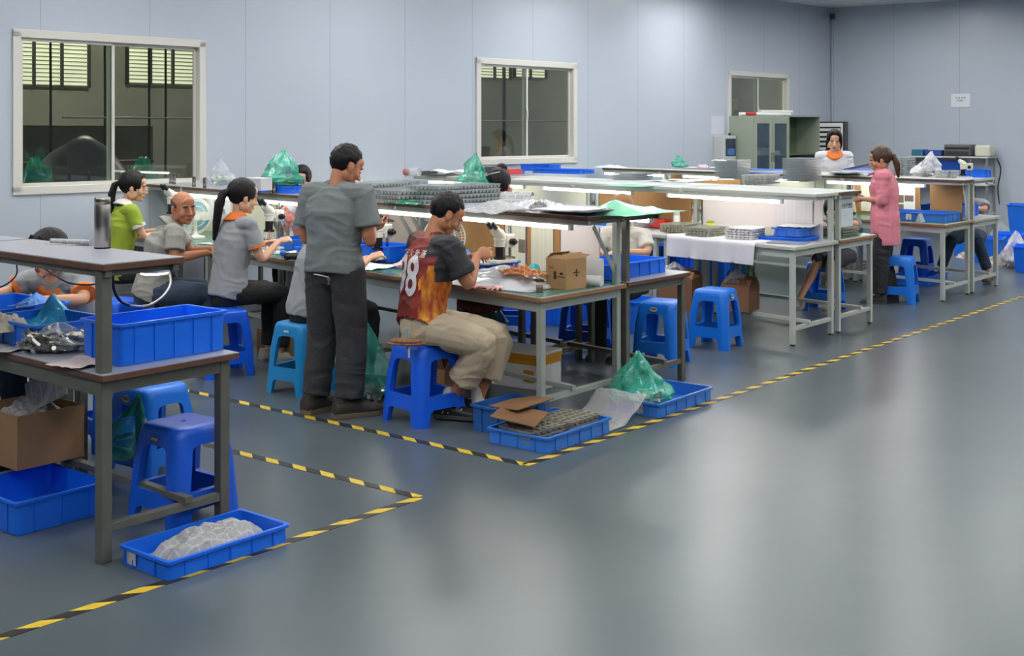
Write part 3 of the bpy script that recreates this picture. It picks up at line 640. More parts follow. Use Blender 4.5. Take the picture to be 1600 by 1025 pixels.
for i, (a, b_) in enumerate(((.5, 2.0), (2.03, 3.5), (3.53, 5.0), (5.03, 6.4))):
    rowbench(3, 4.1, 4.92, a, b_, Z3, lab3[i], STEEL_W, LAMW, EDGE_W, side=1, shelf=(4.47, 4.93, ZS3), feet=True)
lab3b = ['narrow workbench with green mat and one clear tray beside the woman in pink', 'far side workbench in the third row, second from the aisle', 'far side workbench in the third row, third from the aisle']
for i, (a, b_) in enumerate(((.5, 2.0), (2.03, 3.5), (3.53, 5.0))):
    rowbench(3, 4.96, 5.74, a, b_, Z3, lab3b[i], STEEL_W, LAMW, EDGE_L, side=-1, shelf=(4.95, 5.4, ZS3), mat=ESD, feet=True, sh_edge=EDGE)
lab4 = ['workbench at the right with blue trays and green mat, nearest of its row', 'workbench behind the woman in pink', 'workbench beyond the row of stacked clear trays, middle', 'workbench in the far row nearest the wall']
for i, (a, b_) in enumerate(((.5, 2.0), (2.03, 3.5), (3.53, 4.9), (4.93, 6.0))):
    rowbench(4, 7.47, 8.3, a, b_, Z4, lab4[i], STEEL_W, LAMW, EDGE_L, side=1, shelf=(8.0, 8.325, ZS4), mat=ESD, feet=True, brace=True, sh_edge=EDGE)
rowbench(4, 8.34, 9.22, .5, 2.0, Z4, 'pale workbench at the far right end with a deep blue tray', STEEL_W, LAMW, EDGE_W, side=-1, shelf=(8.335, 9.0, ZS4), feet=True)
rowbench(4, 8.34, 9.22, 2.03, 4.2, Z4, 'pale workbench in front of the woman by the air conditioner', STEEL_W, LAMW, EDGE_W, side=-1, shelf=(8.335, 9.0, ZS4), feet=True)
for i, (a, b_) in enumerate(((.62, 1.78), (1.98, 3.1), (3.3, 4.45), (4.75, 6.3))):
    rowtube(2, 1.225, a, b_, ZS2-.0595, ['lit tube above the microscope beside the carton', 'lit tube between the two men at the second row', 'lit tube just left of the standing man', 'lit tube above the bald man near the large window'][i])
rowtube(2, 2.07, .55, 1.35, ZS2-.0595, 'lit tube behind the post at the second row end')
for i, (a, b_) in enumerate(((.85, 2.2), (2.65, 4.0), (4.3, 6.1))):
    rowtube(3, 4.505, a, b_, ZS3-.0595, ['lit tube over the white cloth and blue tray in the third row', 'lit tube left of the brown-haired head in the third row', 'lit tube below the long blue trays'][i])
for i, (a, b_) in enumerate(((.95, 2.25), (2.6, 3.2), (3.6, 4.5), (4.8, 6.0))):
    rowtube(4, 8.035, a, b_, ZS4-.0595, ['lit tube right of the woman in pink', 'lit tube left of the woman in pink', 'lit tube behind the big stacks of clear trays', 'lit tube behind the low grey stack of clear trays'][i])
# ---- panels and papers standing between the benches
BRD = M('fibre_board', (176, 132, 84), .75, noise_amt=.12, nscale=6); PNK = M('panel_white', (226, 218, 222), .5); SHT = news_mat('notice_print', (222, 222, 206), .25); PUR = M('purple_edge', (88, 76, 140), .5)
PIC = M('printed_photo', (74, 120, 116), .4, noise_amt=.5, nscale=30, col2=(150, 90, 60))
def panel(r, s, t0, t1, z0, z1, mat, lab, cat='panel', name='partition_panel', th=.01, group=None):
    p = WR(r, s, t0, z0); SHEAR[0] = KR[r]; m = MB(); m.box(0, th, 0, t1-t0, 0, z1-z0); SHEAR[0] = 0.
    return tag(m.build(name, mat, loc=p, rz=PHI), lab, cat, group)
for r, s, t0, t1, z0, z1, mat, lab in (
    (2, 1.52, .62, .98, Z2+.004, 1.12, PNK, 'tall white panel at the end of the second row behind the carton'),
    (2, 1.53, 1.0, 2.3, Z2+.004, 1.11, BRD, 'brown board behind the microscope beside the carton'),
    (2, 1.53, 2.6, 3.3, Z2+.004, 1.11, M('panel_greige', (176, 164, 152), .7), 'greyish board behind the jersey man'),
    (2, 1.53, 3.35, 4.4, Z2+.004, 1.11, BRD, 'brown board seen by the hands of the standing man'),
    (2, 1.53, 4.7, 6.3, Z2+.004, 1.11, M('panel_beige', (206, 206, 188), .7), 'beige board behind the white fans'),
    (3, 4.84, .62, 1.98, Z3+.004, 1.17, PNK, 'large pinkish white panel behind the yellow cup'),
    (3, 4.83, 2.12, 3.4, Z3+.004, 1.17, BRD, 'wide brown cardboard panel behind the red box'),
    (3, 4.83, 3.6, 4.95, Z3+.004, 1.17, M('panel_beige'), 'pale board behind the blue bins in the third row'),
    (4, 8.22, .6, .98, Z4+.004, 1.18, BRD, 'brown board at the right end above the blue trays'),
    (4, 8.22, 1.1, 1.95, Z4+.004, 1.18, BRD, 'brown board carrying notices right of the woman in pink'),
    (4, 8.22, 2.1, 3.4, Z4+.004, 1.18, M('panel_greenish', (200, 206, 188), .7), 'pale green board behind the woman in pink'),
    (4, 8.22, 3.6, 4.85, Z4+.004, 1.18, BRD, 'brown board behind the stacks of clear trays')):
    panel(r, s, t0, t1, z0, z1, mat, lab)
def notice(r, s, t0, t1, z0, z1, lab, mat=SHT, pic=None, edge=False):
    o = root('notice_sheet', WR(r, s, t0, z0), PHI, lab, 'notice'); SHEAR[0] = KR[r]
    m = MB(); m.box(-.0015, 0, 0, t1-t0, 0, z1-z0); m.build('sheet', mat, o)
    if edge:
        m = MB(); m.box(-.003, -.0016, 0, .008, 0, z1-z0); m.box(-.003, -.0016, t1-t0-.008, t1-t0, 0, z1-z0); m.build('purple_border', PUR, o)
    for a, b_, c, d in pic or ():
        m = MB(); w, h = t1-t0, z1-z0; m.box(-.003, -.0016, a*w, b_*w, c*h, d*h); m.build('photo_print', PIC, o)
    SHEAR[0] = 0.; return o
notice(2, 1.525, 1.06, 1.28, .79, 1.1, 'plain lined notice sheet right of the purple-edged one')
notice(2, 1.525, 1.33, 1.56, .79, 1.1, 'notice with small green pictures and purple edges behind the microscope', pic=[(.05, .35, .35, .65), (.5, .95, .1, .25), (.6, .9, .45, .75)], edge=True)
notice(4, 8.213, 1.16, 1.42, .83, 1.17, 'notice sheet with three small photographs above the blue trays', M('paper_white'), pic=[(.55, .95, .35, .6), (.08, .5, .4, .6), (.55, .95, .05, .3)])
notice(4, 8.213, 1.56, 1.86, .83, 1.17, 'blank cream sheet pinned left of the one with photographs')
notice(4, 8.213, 2.35, 2.5, .83, 1.17, 'narrow framed sheet left of the woman in pink', edge=True)
notice(3, 4.83, .72, 1.14, .9, 1.16, 'faint ruled table on the pinkish white panel', news_mat('faint_grid', (222, 220, 226), .15))
PRT = M('print_black', (40, 42, 46), .6)
def sign(pos, rz, w, h, lines, size, lab, tilt=0, gap=1.35, squash=1.):     # faces local -y
    o = root('paper_sign', pos, rz, lab, 'sign'); m = MB(); m.box(-w/2, w/2, 0, .002, -h/2, h/2); m.build('sheet', M('sign_paper', (214, 220, 228), .5), o)
    for i, s in enumerate(lines):
        lettering(s, size, PRT, o, (0, -.001, size*gap*((len(lines)-1)/2-i)+h*.08), (R(90), 0, 0), squash=squash)
    if tilt: o.rotation_euler = (0, R(tilt), rz)
    return o
kk = Vector((-D2.y, D2.x))                           # right wall, outward
def onright(px, py, off=.0):                         # a point on the right wall at a pixel
    q = (px-HX)/F; k = (q*PC.y-PC.x)/(D2.x-q*D2.y); Y = PC.y+D2.y*k; return Vector((PC.x+D2.x*k+D2.y*off, Y-D2.x*off, CZ-(py-HY)*Y/F))
sign(onright(1501, 157, .01), R2ANG, .32, .23, ['高 温 烘 烤', '检测区'], .035, 'small white notice with two lines of characters on the right wall')
p = WR(3, 5.72, .52, 1.03); sign(G(1329, 325, 1.03)+Vector((0, 0, 0)) if 0 else W(5.28, .58, 1.06), PHI, .26, .31, ['全检外观区'], .05, 'white sign reading five characters hanging from the third row shelf')
sign(WR(2, 1.50, 5.72, .99), PHI-R(90), .34, .24, ['待返检', '不合格'], .062, 'white sign with large characters behind the ponytailed woman')
# ================================================================ stools
stool(G(287, 810), PHI+R(3), 'deep blue stool under the near bench, in front with a small yellow label', 'deep', (3, 'yellow'), scale=(1.04, 1.04, .94))
stool(W(-1.36, 1.34), PHI+R(4), 'blue stool with an oval sticker just behind the front stool', 'mid', (3, 'oval'))
stool(W(-1.12, 2.05), PHI+R(-6), 'blue stool under the seated woman at the near bench', 'royal')
stool(W(.33, 4.25), PHI+R(8), 'blue stool under the bald man', 'royal')
stool(W(.52, 3.2), PHI+R(-18), 'blue stool under the ponytailed woman in grey', 'royal', (3, 'white'))
stool(W(.55, 5.35), PHI, 'blue stool under the woman in green', 'royal')
stool(W(.5, 2.33), PHI+R(6), 'sky blue stool left of the standing man', 'sky', (3, 'white'))
stool(W(.42, 1.12), PHI-R(8), 'royal blue stool under the man in the red jersey', 'royal', scale=(1.08, 1.08, 1.0))
stool(W(2.9, 1.0), PHI+R(10), 'blue stool behind the dark post, with an oval sticker', 'mid', (3, 'oval'))
stool(W(3.76, 1.03), PHI+R(5), 'blue stool in the gap before the white-clothed bench', 'mid', (0, 'oval'))
stool(W(2.95, 1.75), PHI+R(14), 'blue stool seen through the legs of the green-matted bench', 'royal')
stool(W(6.25, 1.25), PHI+R(9), 'blue stool under the bare-legged worker', 'mid')
stool(W(7.22, .88), PHI+R(12), 'blue stool right of the woman in pink', 'mid')
stool(W(9.42, 1.55), PHI+R(5), 'blue stool under the worker in jeans at the far right', 'royal')
stool(W(3.2, 2.72), PHI+R(30), 'blue stool at the far side of the second row', 'royal')
# ================================================================ bins and trays
Zs = .0
bin_box(W(-1.875, .19), PHI, .62, .34, .075, 'shallow blue tray with newspaper on the floor in front of the near bench', 'royal', 'blue trays on the floor', labelcard=(.08, NEWS), ribs=(5, 2))
p = G(104, 812); bin_box(W(-2.06, 1.22), PHI, .46, .5, .145, 'deep blue bin on the floor at the left edge under the carton', 'royal', ribs=(3, 4))
bin_box(Vector((-1.568, 5.40, Z1)), PHI, .56, .31, .175, 'deep royal blue bin on the near bench', 'royal', ribs=(5, 2), flare=.93)
bin_box(W(-1.95, 1.32, Z1), PHI, .38, .5, .11, 'blue bin lying behind the bag of metal parts', 'mid', 'bins on the near bench', ribs=(3, 4))
bin_box(W(-1.8, 1.95, Z1), PHI, .4, .55, .11, 'blue bin in front of the seated woman at the near bench', 'mid', 'bins on the near bench', ribs=(3, 4))
bin_box(G(860, 683)+Vector((0, 0, 0)), PHI+R(1), .64, .43, .085, 'shallow blue tray holding clear blister trays by the aisle tape', 'pale', 'blue trays on the floor', ribs=(5, 3))
bin_box(G(797, 668), PHI, .40, .30, .15, 'worn teal-blue bin with torn cardboard over it beside the shoes', 'teal', ribs=(2, 2))
bin_box(W(1.66, .22), PHI+R(1), .68, .4, .085, 'shallow blue tray with a green bag in it by the aisle tape', 'pale', 'blue trays on the floor', ribs=(5, 3), labelcard=(-.05, NEWS))
bin_box(W(2.02, .82, Z2), PHI, .7, .43, .1, 'blue tray of small white parts on the end of the dark-legged bench', 'royal', ribs=(5, 3))
for s_, t_, l, w, h, lab, tn in ((4.0, 2.8, .55, .4, .3, 'tall blue crate beyond the second row, left', 'royal'), (4.0, 3.5, .55, .4, .3, 'tall blue crate beyond the second row, farther back', 'royal'), (6.6, 2.6, .5, .4, .5, 'tall blue crate beyond the third row end', 'royal'), (6.6, 3.2, .5, .4, .5, 'tall blue crate under the third row, farther left', 'royal'), (4.0, 2.1, .4, .55, .28, 'blue mesh basket behind the blue stool in the gap', 'mid')):
    bin_box(W(s_, t_), PHI, l, w, h, lab, tn, ribs=(4, 3))
# row 2 table bins
bin_box(WR(2, 1.2, 1.42, Z2+.004), PHI, .3, .36, .1, 'blue bin under the white board that carries a microscope', 'royal', ribs=(2, 3))
bin_box(WR(2, 1.25, 2.75, Z2+.004), PHI, .3, .5, .12, 'blue bin on the table right of the standing man', 'royal', ribs=(2, 4))
bin_box(WR(2, 1.38, 2.3, Z2+.004), PHI, .2, .3, .1, 'small blue bin behind the jersey man', 'mid', ribs=(2, 2))
bin_box(WR(2, 1.25, 3.9, Z2+.004), PHI, .3, .34, .09, 'blue bin behind the rods stand', 'mid', ribs=(2, 2))
bin_box(WR(2, 1.1, 3.4, Z2+.004), PHI, .26, .3, .06, 'low blue tray left of the standing man', 'royal', ribs=(2, 2))
# shelf trays
def shelf_bin(px, py, z, l, w, h, lab, tone='royal', rz=0, ribs=(2, 3)): return bin_box(G(px, py, z), PHI+R(rz), l, w, h, lab, tone, 'trays on the shelves', ribs=ribs)
shelf_bin(404, 299, ZS2, .26, .3, .05, 'low blue tray under the white box, left of the steel pins')
shelf_bin(448, 301, ZS2, .26, .42, .06, 'low blue tray under the green bag near the large window')
shelf_bin(880, 271, ZS3, .34, .75, .055, 'long low blue tray below the second window, front one')
shelf_bin(845, 267, ZS3+.0, .3, .5, .0875, 'blue tray below the second window, behind the front one')
shelf_bin(792, 272, ZS3, .3, .36, .04, 'low blue tray carrying the red box')
p = WR(3, 4.55, 4.2, Z3+.004); bin_box(p, PHI, .3, .5, .13, 'blue bin in the middle of the third row', 'royal', ribs=(2, 3))
p = WR(3, 4.55, 3.2, Z3+.004); bin_box(p, PHI, .3, .55, .14, 'blue bin with a white and red lid beside it in the third row', 'royal', ribs=(2, 3))
bin_box(WR(3, 4.62, .86, Z3+.004), PHI, .36, .42, .03, 'flat blue tray under the blue box in the third row', 'royal', 'trays at the third row end', ribs=(2, 3))
bin_box(WR(3, 4.66, .84, Z3+.036), PHI, .26, .3, .07, 'blue box holding papers in the third row', 'pale', ribs=(2, 3))
bin_box(WR(4, 7.85, .98, Z4+.004), PHI, .5, .78, .09, 'wide shallow blue tray on the right-hand green bench', 'pale', ribs=(3, 5), labelcard=(.0, PAPER))
bin_box(W(8.86, .95, Z4), PHI, .56, .5, .13, 'deep blue tray on the far right bench', 'royal', ribs=(4, 3))
bin_box(W(9.0, 1.35), PHI, .65, .45, .1, 'blue tray on the floor under the far right bench', 'royal', ribs=(4, 3))
# right edge floor group
for px, py, l, w, h, lab, tn in ((1545, 408, .6, .4, .32, 'blue bin on the floor beyond the far right bench', 'mid'), (1577, 397, .6, .4, .3, 'blue bin half behind the white bag near the right edge', 'royal'), (1598, 382, .62, .42, .62, 'tall blue bin by the right wall', 'mid'), (1611, 424, .5, .4, .32, 'blue bin cut off by the right edge of the photo', 'royal'), (1515, 398, .5, .4, .26, 'blue bin behind the jeans at the far right', 'mid')):
    bin_box(G(px, py), PHI+R(12), l, w, h, lab, tn, ribs=(3, 2))
# ================================================================ cartons
carton(W(-1.93, 1.5, .19), PHI, .34, .40, .25, 'open brown carton stuffed with newspaper at the left edge under the bench', flaps=(None, None, None, None))
crumple('newspaper', W(-1.93, 1.5, .36), PHI, .30, .36, .12, 52, NEWS, 'newspaper wadding filling the open carton at the left edge', 'newspaper', f=1.5, th=.003)
c = carton(WR(2, 1.16, .62, Z2+.004), PHI-R(4), .19, .17, .19, 'small brown carton with printed symbols on the green-matted bench', CARDL, flaps=(-50, -50, 70, -60), fl=.05)
m = MB()                                            # printed marks: aeroplane-like cross and a machine outline
m.box(-.03, .03, -.0866, -.0855, .098, .105); m.box(-.003, .004, -.0866, -.0855, .075, .125); m.box(-.014, .016, -.0866, -.0855, .082, .086); m.box(-.016, .018, -.0866, -.0855, .112, .115)
m.build('printed_mark', CARDD, c)
m = MB(); m.box(-.0966, -.0955, -.055, -.03, .09, .105); m.box(-.0966, -.0955, -.07, .01, .075, .08); m.box(-.0966, -.0955, .0, .02, .06, .11); m.box(-.0966, -.0955, .02, .06, .125, .128); m.box(-.0966, -.0955, .02, .06, .135, .138)
m.build('printed_mark', CARDD, c)
carton(W(.98, 1.52), PHI+R(10), .26, .26, .2, 'brown carton on the floor behind the stool of the jersey man', flaps=(30, -60, -50, 30))
carton(W(4.35, 1.72, .19), PHI+R(15), .34, .3, .27, 'open brown carton under the white-clothed bench', M('cardboard_dark', (132, 92, 66), .85), flaps=(-60, -50, -60, -60))
carton(W(4.55, 1.24, .19), PHI+R(8), .26, .26, .22, 'smaller brown carton by the lifted sandal', M('cardboard_dark'), flaps=(-55, -60, -40, -60))
carton(W(1.3, 3.35), PHI, .4, .4, .22, 'brown carton in the shade by the pale shoes', CARD, closed=True)
# polystyrene box
r = root('foam_box', G(822, 600), PHI+R(4), 'white polystyrene box with orange tape on the floor under the green-matted bench', 'box')
FO = M('polystyrene', (222, 222, 224), .7, bump=.2, bscale=120); OT = M('orange_tape', (214, 150, 36), .4)
m = MB(); m.prism(rrect(.28, .42, .03), 0, .2); m.build('box_body', FO, r, bevel=.004); m = MB(); m.prism(rrect(.29, .43, .03), .2035, .25); m.build('lid', FO, r, bevel=.006)
m = MB(); m.prism(rrect(.285, .425, .03), .165, .2025); m.build('tape_band', OT, r); m = MB(); m.prism(rrect(.294, .434, .03), .206, .236); m.build('tape_band', OT, r)
m = MB(); m.box(-.146, -.141, -.16, -.08, .05, .13); m.build('warning_label', OT, r); m = MB(); m.add([(-.148, -.15, .06), (-.148, -.09, .06), (-.148, -.12, .115)], [(0, 2, 1)]); m.build('label_print', PRT, r)
# ================================================================ bags, film, newspapers
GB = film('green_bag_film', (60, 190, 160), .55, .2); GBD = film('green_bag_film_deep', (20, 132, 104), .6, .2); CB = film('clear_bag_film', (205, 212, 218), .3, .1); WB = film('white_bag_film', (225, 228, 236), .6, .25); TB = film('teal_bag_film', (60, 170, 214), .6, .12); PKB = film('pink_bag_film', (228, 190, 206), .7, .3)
MET = M('metal_parts', (170, 168, 164), .25, metal=.9); COP = M('copper_parts', (224, 158, 108), .35, metal=.5); GRN = M('green_mesh_stuff', (86, 140, 66), .7)
bagpile('plastic_bag', W(1.52, .26, .012), PHI, .46, .34, .33, 2, GB, 'green plastic bag standing in the shallow tray by the aisle', neck=(-.02, .03), fill=(M('pale_parts', (206, 222, 206), .5), 60, .2, .03, .012))
bagpile('plastic_bag', G(441, 291, ZS2+.055), PHI, .46, .36, .3, 5, GB, 'big bunched green bag on the shelf near the large window', neck=(.0, -.02), fill=(GRN, 80, .16, .03, .008))
bagpile('plastic_bag', G(738, 304, ZS2), PHI, .3, .34, .33, 7, GB, 'pointed green bag on the shelf below the second window', neck=(.01, -.03))
bagpile('plastic_bag', G(1062, 262, ZS4), PHI, .2, .26, .16, 9, GB, 'small green bag on the far shelf', neck=(.0, .02))
bagpile('plastic_bag', W(.60, 1.78, .0), PHI, .34, .32, .5, 11, film('green_bag_clear', (70, 165, 150), .45, .12), 'large green translucent bag on the floor behind the standing man', neck=(.0, .05), fill=(MET, 90, .12, .03, .012))
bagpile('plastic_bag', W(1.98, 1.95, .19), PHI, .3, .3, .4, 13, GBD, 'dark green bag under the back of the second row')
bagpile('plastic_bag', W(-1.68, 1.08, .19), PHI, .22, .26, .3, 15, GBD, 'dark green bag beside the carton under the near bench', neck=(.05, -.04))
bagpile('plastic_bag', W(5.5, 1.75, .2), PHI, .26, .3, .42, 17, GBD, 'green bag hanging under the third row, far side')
bagpile('plastic_bag', W(.98, 2.35, .22), PHI, .2, .2, .26, 19, film('blue_bag_film', (120, 170, 210), .5, .2), 'pale blue bag hanging under the second row table')
bagpile('plastic_bag', G(345, 290, ZS2), PHI, .3, .26, .25, 21, CB, 'clear crumpled bag standing on the shelf right of the large window', fill=(M('pale_parts'), 14, .3, .03, .012))
bagpile('plastic_bag', G(1448, 276, ZS4), PHI, .32, .3, .27, 23, WB, 'white tied bag of parts on the far shelf under the rack', neck=(.02, -.05), fill=(MET, 60, .3, .02, .01))
bagpile('plastic_bag', G(1587, 418), PHI, .38, .38, .46, 25, WB, 'white bag of scraps on the floor by the right edge', fill=(M('scrap', (210, 190, 190), .6), 40, .5, .04, .015))
bagpile('plastic_bag', G(1562, 388), PHI, .4, .34, .42, 27, CB, 'clear bag on the floor beyond the far right bench', fill=(M('scrap'), 30, .3, .04, .015))
bagpile('plastic_bag', G(557, 305, ZS2), PHI, .28, .4, .14, 29, PKB, 'pink and white crumpled bag on the shelf behind the standing man')
bagpile('plastic_bag', WR(2, 1.05, 2.12, Z2+.004), PHI, .2, .26, .09, 31, PKB, 'pinkish bag of parts on the table left of the jersey man', fill=(M('pale_parts'), 20, .3, .02, .008))
bagpile('plastic_bag', W(4.3, 1.75, .46), PHI, .3, .26, .12, 33, CB, 'clear scrap film on top of the open carton', f=5)
bagpile('plastic_bag', W(4.5, 1.25, .41), PHI, .2, .2, .12, 35, CB, 'clear scrap film on the smaller carton', f=5)
# bag of silver parts on near bench
r = bagpile('plastic_bag', G(92, 548, Z1), PHI-R(30), .4, .25, .11, 41, film('clear_parts_film', (200, 205, 210), .35, .08), 'clear bag of shiny silver parts on the near bench', fill=(MET, 100, .62, .035, .011), f=2)
crumple('plastic_bag', G(78, 520, Z1+.0), PHI-R(20), .42, .3, .22, 43, TB, 'turquoise plastic bag mouth standing over the silver parts', 'bag', peak=(.1, .1, 2.1), f=1.4)
crumple('plastic_bag', G(2, 512, Z1+.07), PHI, .2, .3, .09, 45, M('beige_rag', (190, 184, 172), .8), 'beige bundle in the bin at the left edge', 'bundle')
o = crumple('nitrile_glove', G(50, 474, Z1+.12), PHI+R(30), .24, .12, .06, 47, M('glove_blue', (24, 120, 214), .5), 'blue rubber glove lying over the rim of the bin', 'glove', peak=(.6, .3, 1.5))
# newspapers
crumple('newspaper', W(-1.86, .2, .008), PHI, .52, .27, .15, 51, NEWS, 'crumpled newspaper heaped in the shallow tray at the near bench', 'newspaper', f=1.15, th=.003, n=46)
paper(G(20, 540, Z1), PHI+R(20), .34, .28, 'newsprint sheet on the near bench at the left edge', NEWS, .01, 3)
paper(G(122, 570, Z1), PHI+R(8), .16, .22, 'pinkish folded newspaper under the bag of silver parts', NEWS2, .02, 4)
m = MB(); m.cyl((0, 0, .014), (.0, .26, .012), .014, .012, n=14); m.box(-.04, .02, .05, .26, 0, .003); tag(m.build('rolled_paper', NEWS, loc=G(142, 384, ZS1), rz=R(62), auto=True), 'loosely rolled printed sheet on the near shelf', 'paper')
m = MB(); m.box(0, .055, 0, .018, 0, .0012); tag(m.build('yellow_tape', M('yellow_strip', (214, 176, 70), .5), loc=G(38, 376, ZS1), rz=R(0)), 'short yellow tape strip on the near shelf', 'tape')
m = MB(); m.sheet(10, 8, lambda u, v: ((u-.5)*.26, (v-.5)*.02+.012*math.sin(u*5), v*.14+.05*u), .003); tag(m.build('newspaper', NEWS, loc=W(-1.93, 1.35, .44), rz=PHI+R(20)), 'folded newspaper sticking out of the open carton at the left edge', 'newspaper')
m = MB(); m.sheet(16, 14, lambda u, v: ((u-.5)*.36, (v-.5)*.42, .012+.06*math.sin(u*3)*abs(math.sin(v*2.4+.4))+.02*fbm((u*3, v*3, 1))), .0015)
tag(m.build('newspaper', NEWS, loc=G(775, 333, ZS2), rz=PHI-R(12), smooth=True), 'newspaper sheet curling on the shelf right of the jersey man', 'newspaper')
m = MB(); m.sheet(12, 20, lambda u, v: ((u-.5)*.22, (v-.5)*.24, .01+.1*math.sin(max(0, (v-.1))*2.6)), .0015)
tag(m.build('newspaper', NEWS, loc=G(806, 325, ZS2), rz=PHI-R(60), smooth=True), 'bent grey newspaper page right of the flat one on the shelf', 'newspaper')
crumple('plastic_bag', G(840, 330, ZS2), PHI, .34, .5, .1, 55, WB, 'thin white bag crumpled on the shelf above the microscope', 'bag', f=3)
crumple('wire_tangle', G(842, 327, ZS2+.03), PHI, .1, .14, .06, 57, M('wire_silver', (150, 150, 150), .4, metal=.6), 'small tangle of silver wire on the white bag', 'wire', f=6)
FOAM = M('foam_sheet', (224, 224, 232), .7, bump=.15, bscale=60)
for i in range(5): tag(paper(G(905-i*3, 330-i*.5, ZS2+.004+i*.009), PHI+R(i*3-6), .34, .5-.03*i, 'x', FOAM, .012, 60+i, 'foam_sheet', th=.006), 'white foam sheet in the pile at the second row shelf corner', 'sheet', 'foam sheets on the second row shelf')
crumple('plastic_sheet', G(985, 332, ZS2), PHI, .7, .42, .1, 61, film('mint_film', (140, 224, 186), .75, .25), 'mint green translucent sheet at the end of the second row shelf', 'sheet', f=1.2, peak=(-.4, .2, 1.3), rough=.15)
crumple('plastic_sheet', G(985, 326, ZS2+.0), PHI, .24, .12, .03, 63, M('lime_film', (206, 216, 70), .4), 'lime yellow strip under the mint green sheet', 'sheet', f=1.2)
# copper parts bag on the green mat
crumple('plastic_sheet', WR(2, .95, 1.12, Z2+.006), PHI, .46, .95, .13, 65, M('pearly_film', (214, 220, 228), .18, alpha=.8, spec=.8), 'pearly plastic sheet spread on the green mat', 'sheet', f=1.5, peak=(.2, -.1, 1.1), rough=.5, n=44)
def parts_pile(pos, rz, w, d, h, n, mat, seed, lab, cat, le=.03, rr_=.004, name='parts_pile'):
    g = MB(); q = random.Random(seed)
    for _ in range(n):
        a = q.random()*6.28; k = q.random()**.6; x, y = math.cos(a)*w/2*k, math.sin(a)*d/2*k; z = rr_+q.random()*h*(1-k)
        dx = Vector((q.uniform(-1, 1), q.uniform(-1, 1), q.uniform(-.2, .2))).normalized()*le/2; g.cyl(Vector((x, y, z+rr_))-dx, Vector((x, y, z+rr_))+dx, rr_, n=5)
    return tag(g.build(name, mat, loc=pos, rz=rz), lab, cat, None, 'stuff')
parts_pile(WR(2, .98, .86, Z2+.085), PHI, .2, .34, .05, 240, COP, 3, 'pile of bright copper pins on the pearly sheet', 'copper pins', .05)
parts_pile(WR(2, .92, 1.66, Z2+.006), PHI, .16, .26, .03, 200, M('rust_parts', (178, 100, 56), .5), 4, 'pile of rusty orange pins beside the jersey man', 'pins', .05)
parts_pile(W(2.02, .82, Z2+.008), PHI, .5, .3, .035, 500, M('pale_parts'), 5, 'small white parts filling the tray on the dark-legged bench', 'white parts', .02, .005)
parts_pile(WR(4, 7.85, 1.0, Z4+.01), PHI, .3, .5, .02, 160, M('pale_parts'), 6, 'small white parts in the wide blue tray', 'white parts', .03, .004)
parts_pile(G(262, 284, ZS2), PHI, .14, .2, .03, 60, MET, 7, 'small silver fittings on the shelf under the large window', 'fittings', .03, .008)
GLV = M('glove_pink', (226, 168, 164), .7); 
def glove(pos, rz, lab, mat=GLV, sc=1.):
    m = MB(); m.T = Matrix.Scale(sc, 4)
    m.loft([(0, -.05, .006), (0, 0, .009), (0, .05, .008)], [(.035, .006), (.042, .009), (.04, .008)], dome=True)
    for i, a in enumerate((-22, -8, 6, 20)): x = -.03+.02*i; d = Vector((math.sin(R(a)), math.cos(R(a)), 0)); m.loft([(x, .045, .007), Vector((x, .045, .007))+d*.03+Vector((0, 0, .006)), Vector((x, .045, .006))+d*.06], [.009, .009, .007], dome=True, n=8)
    m.loft([(.035, -.01, .007), (.06, .02, .012), (.07, .045, .006)], [.01, .01, .008], dome=True, n=8)
    return tag(m.build('work_glove', mat, loc=pos, rz=rz, smooth=True), lab, 'glove')
glove(WR(2, .79, 1.02, Z2+.005), PHI+R(60), 'pink work glove at the edge of the green mat, left one'); glove(WR(2, .8, .9, Z2+.005), PHI+R(110), 'pink work glove at the edge of the green mat, right one')
glove(WR(2, .98, 1.74, Z2+.03), PHI+R(80), 'yellow glove on the rusty pins beside the jersey man', M('glove_yellow', (228, 216, 120), .6), .8)
glove(G(1128, 252, ZS3+.22), PHI+R(10), 'limp white glove draped on the left big stack of clear trays', M('glove_white', (226, 222, 220), .7), .9)
crumple('blue_cloth', WR(2, 1.06, 1.5, Z2+.125), PHI, .1, .12, .07, 71, M('glove_blue'), 'crumpled blue film beside the microscope objective', 'film', f=2, peak=(.2, 0, 1.2))
# blocks
m = MB(); m.box(0, .05, 0, .09, 0, .05); m.mi = 1; m.box(.0505, .062, .0, .05, 0, .04); tag(m.build('steel_block', [M('brown_block', (112, 88, 74), .6), M('block_blue', (50, 120, 170), .5)], loc=WR(2, 1.0, .74, Z2+.005), rz=PHI-R(20), bevel=.003), 'brown block with a blue face lying left of the carton', 'block')
m = MB(); m.box(0, .04, 0, .12, 0, .03); m.mi = 1; m.box(0, .04, .1205, .16, 0, .026); tag(m.build('steel_block', [M('brown_block'), M('block_blue')], loc=WR(2, .86, .62, Z2+.005), rz=PHI-R(50), bevel=.003), 'flat brown block in front of the carton', 'block')
m = MB(); m.cyl((0, 0, .035), (0, .12, .035), .034, n=20); m.cyl((0, .12, .035), (0, .125, .035), .015, n=16); tag(m.build('film_roll', M('white_film', (220, 222, 226), .3), loc=WR(2, 1.36, .47, Z2+.004), rz=PHI+R(15), auto=True), 'roll of clear film lying behind the carton', 'roll')
m = MB(); m.prism(rrect(.02, .34, .008), 0, .17); tag(m.build('foam_block', FO, loc=WR(2, 1.42, .68, Z2+.004), rz=PHI-R(6), bevel=.006), 'upright white foam piece behind the carton', 'foam')
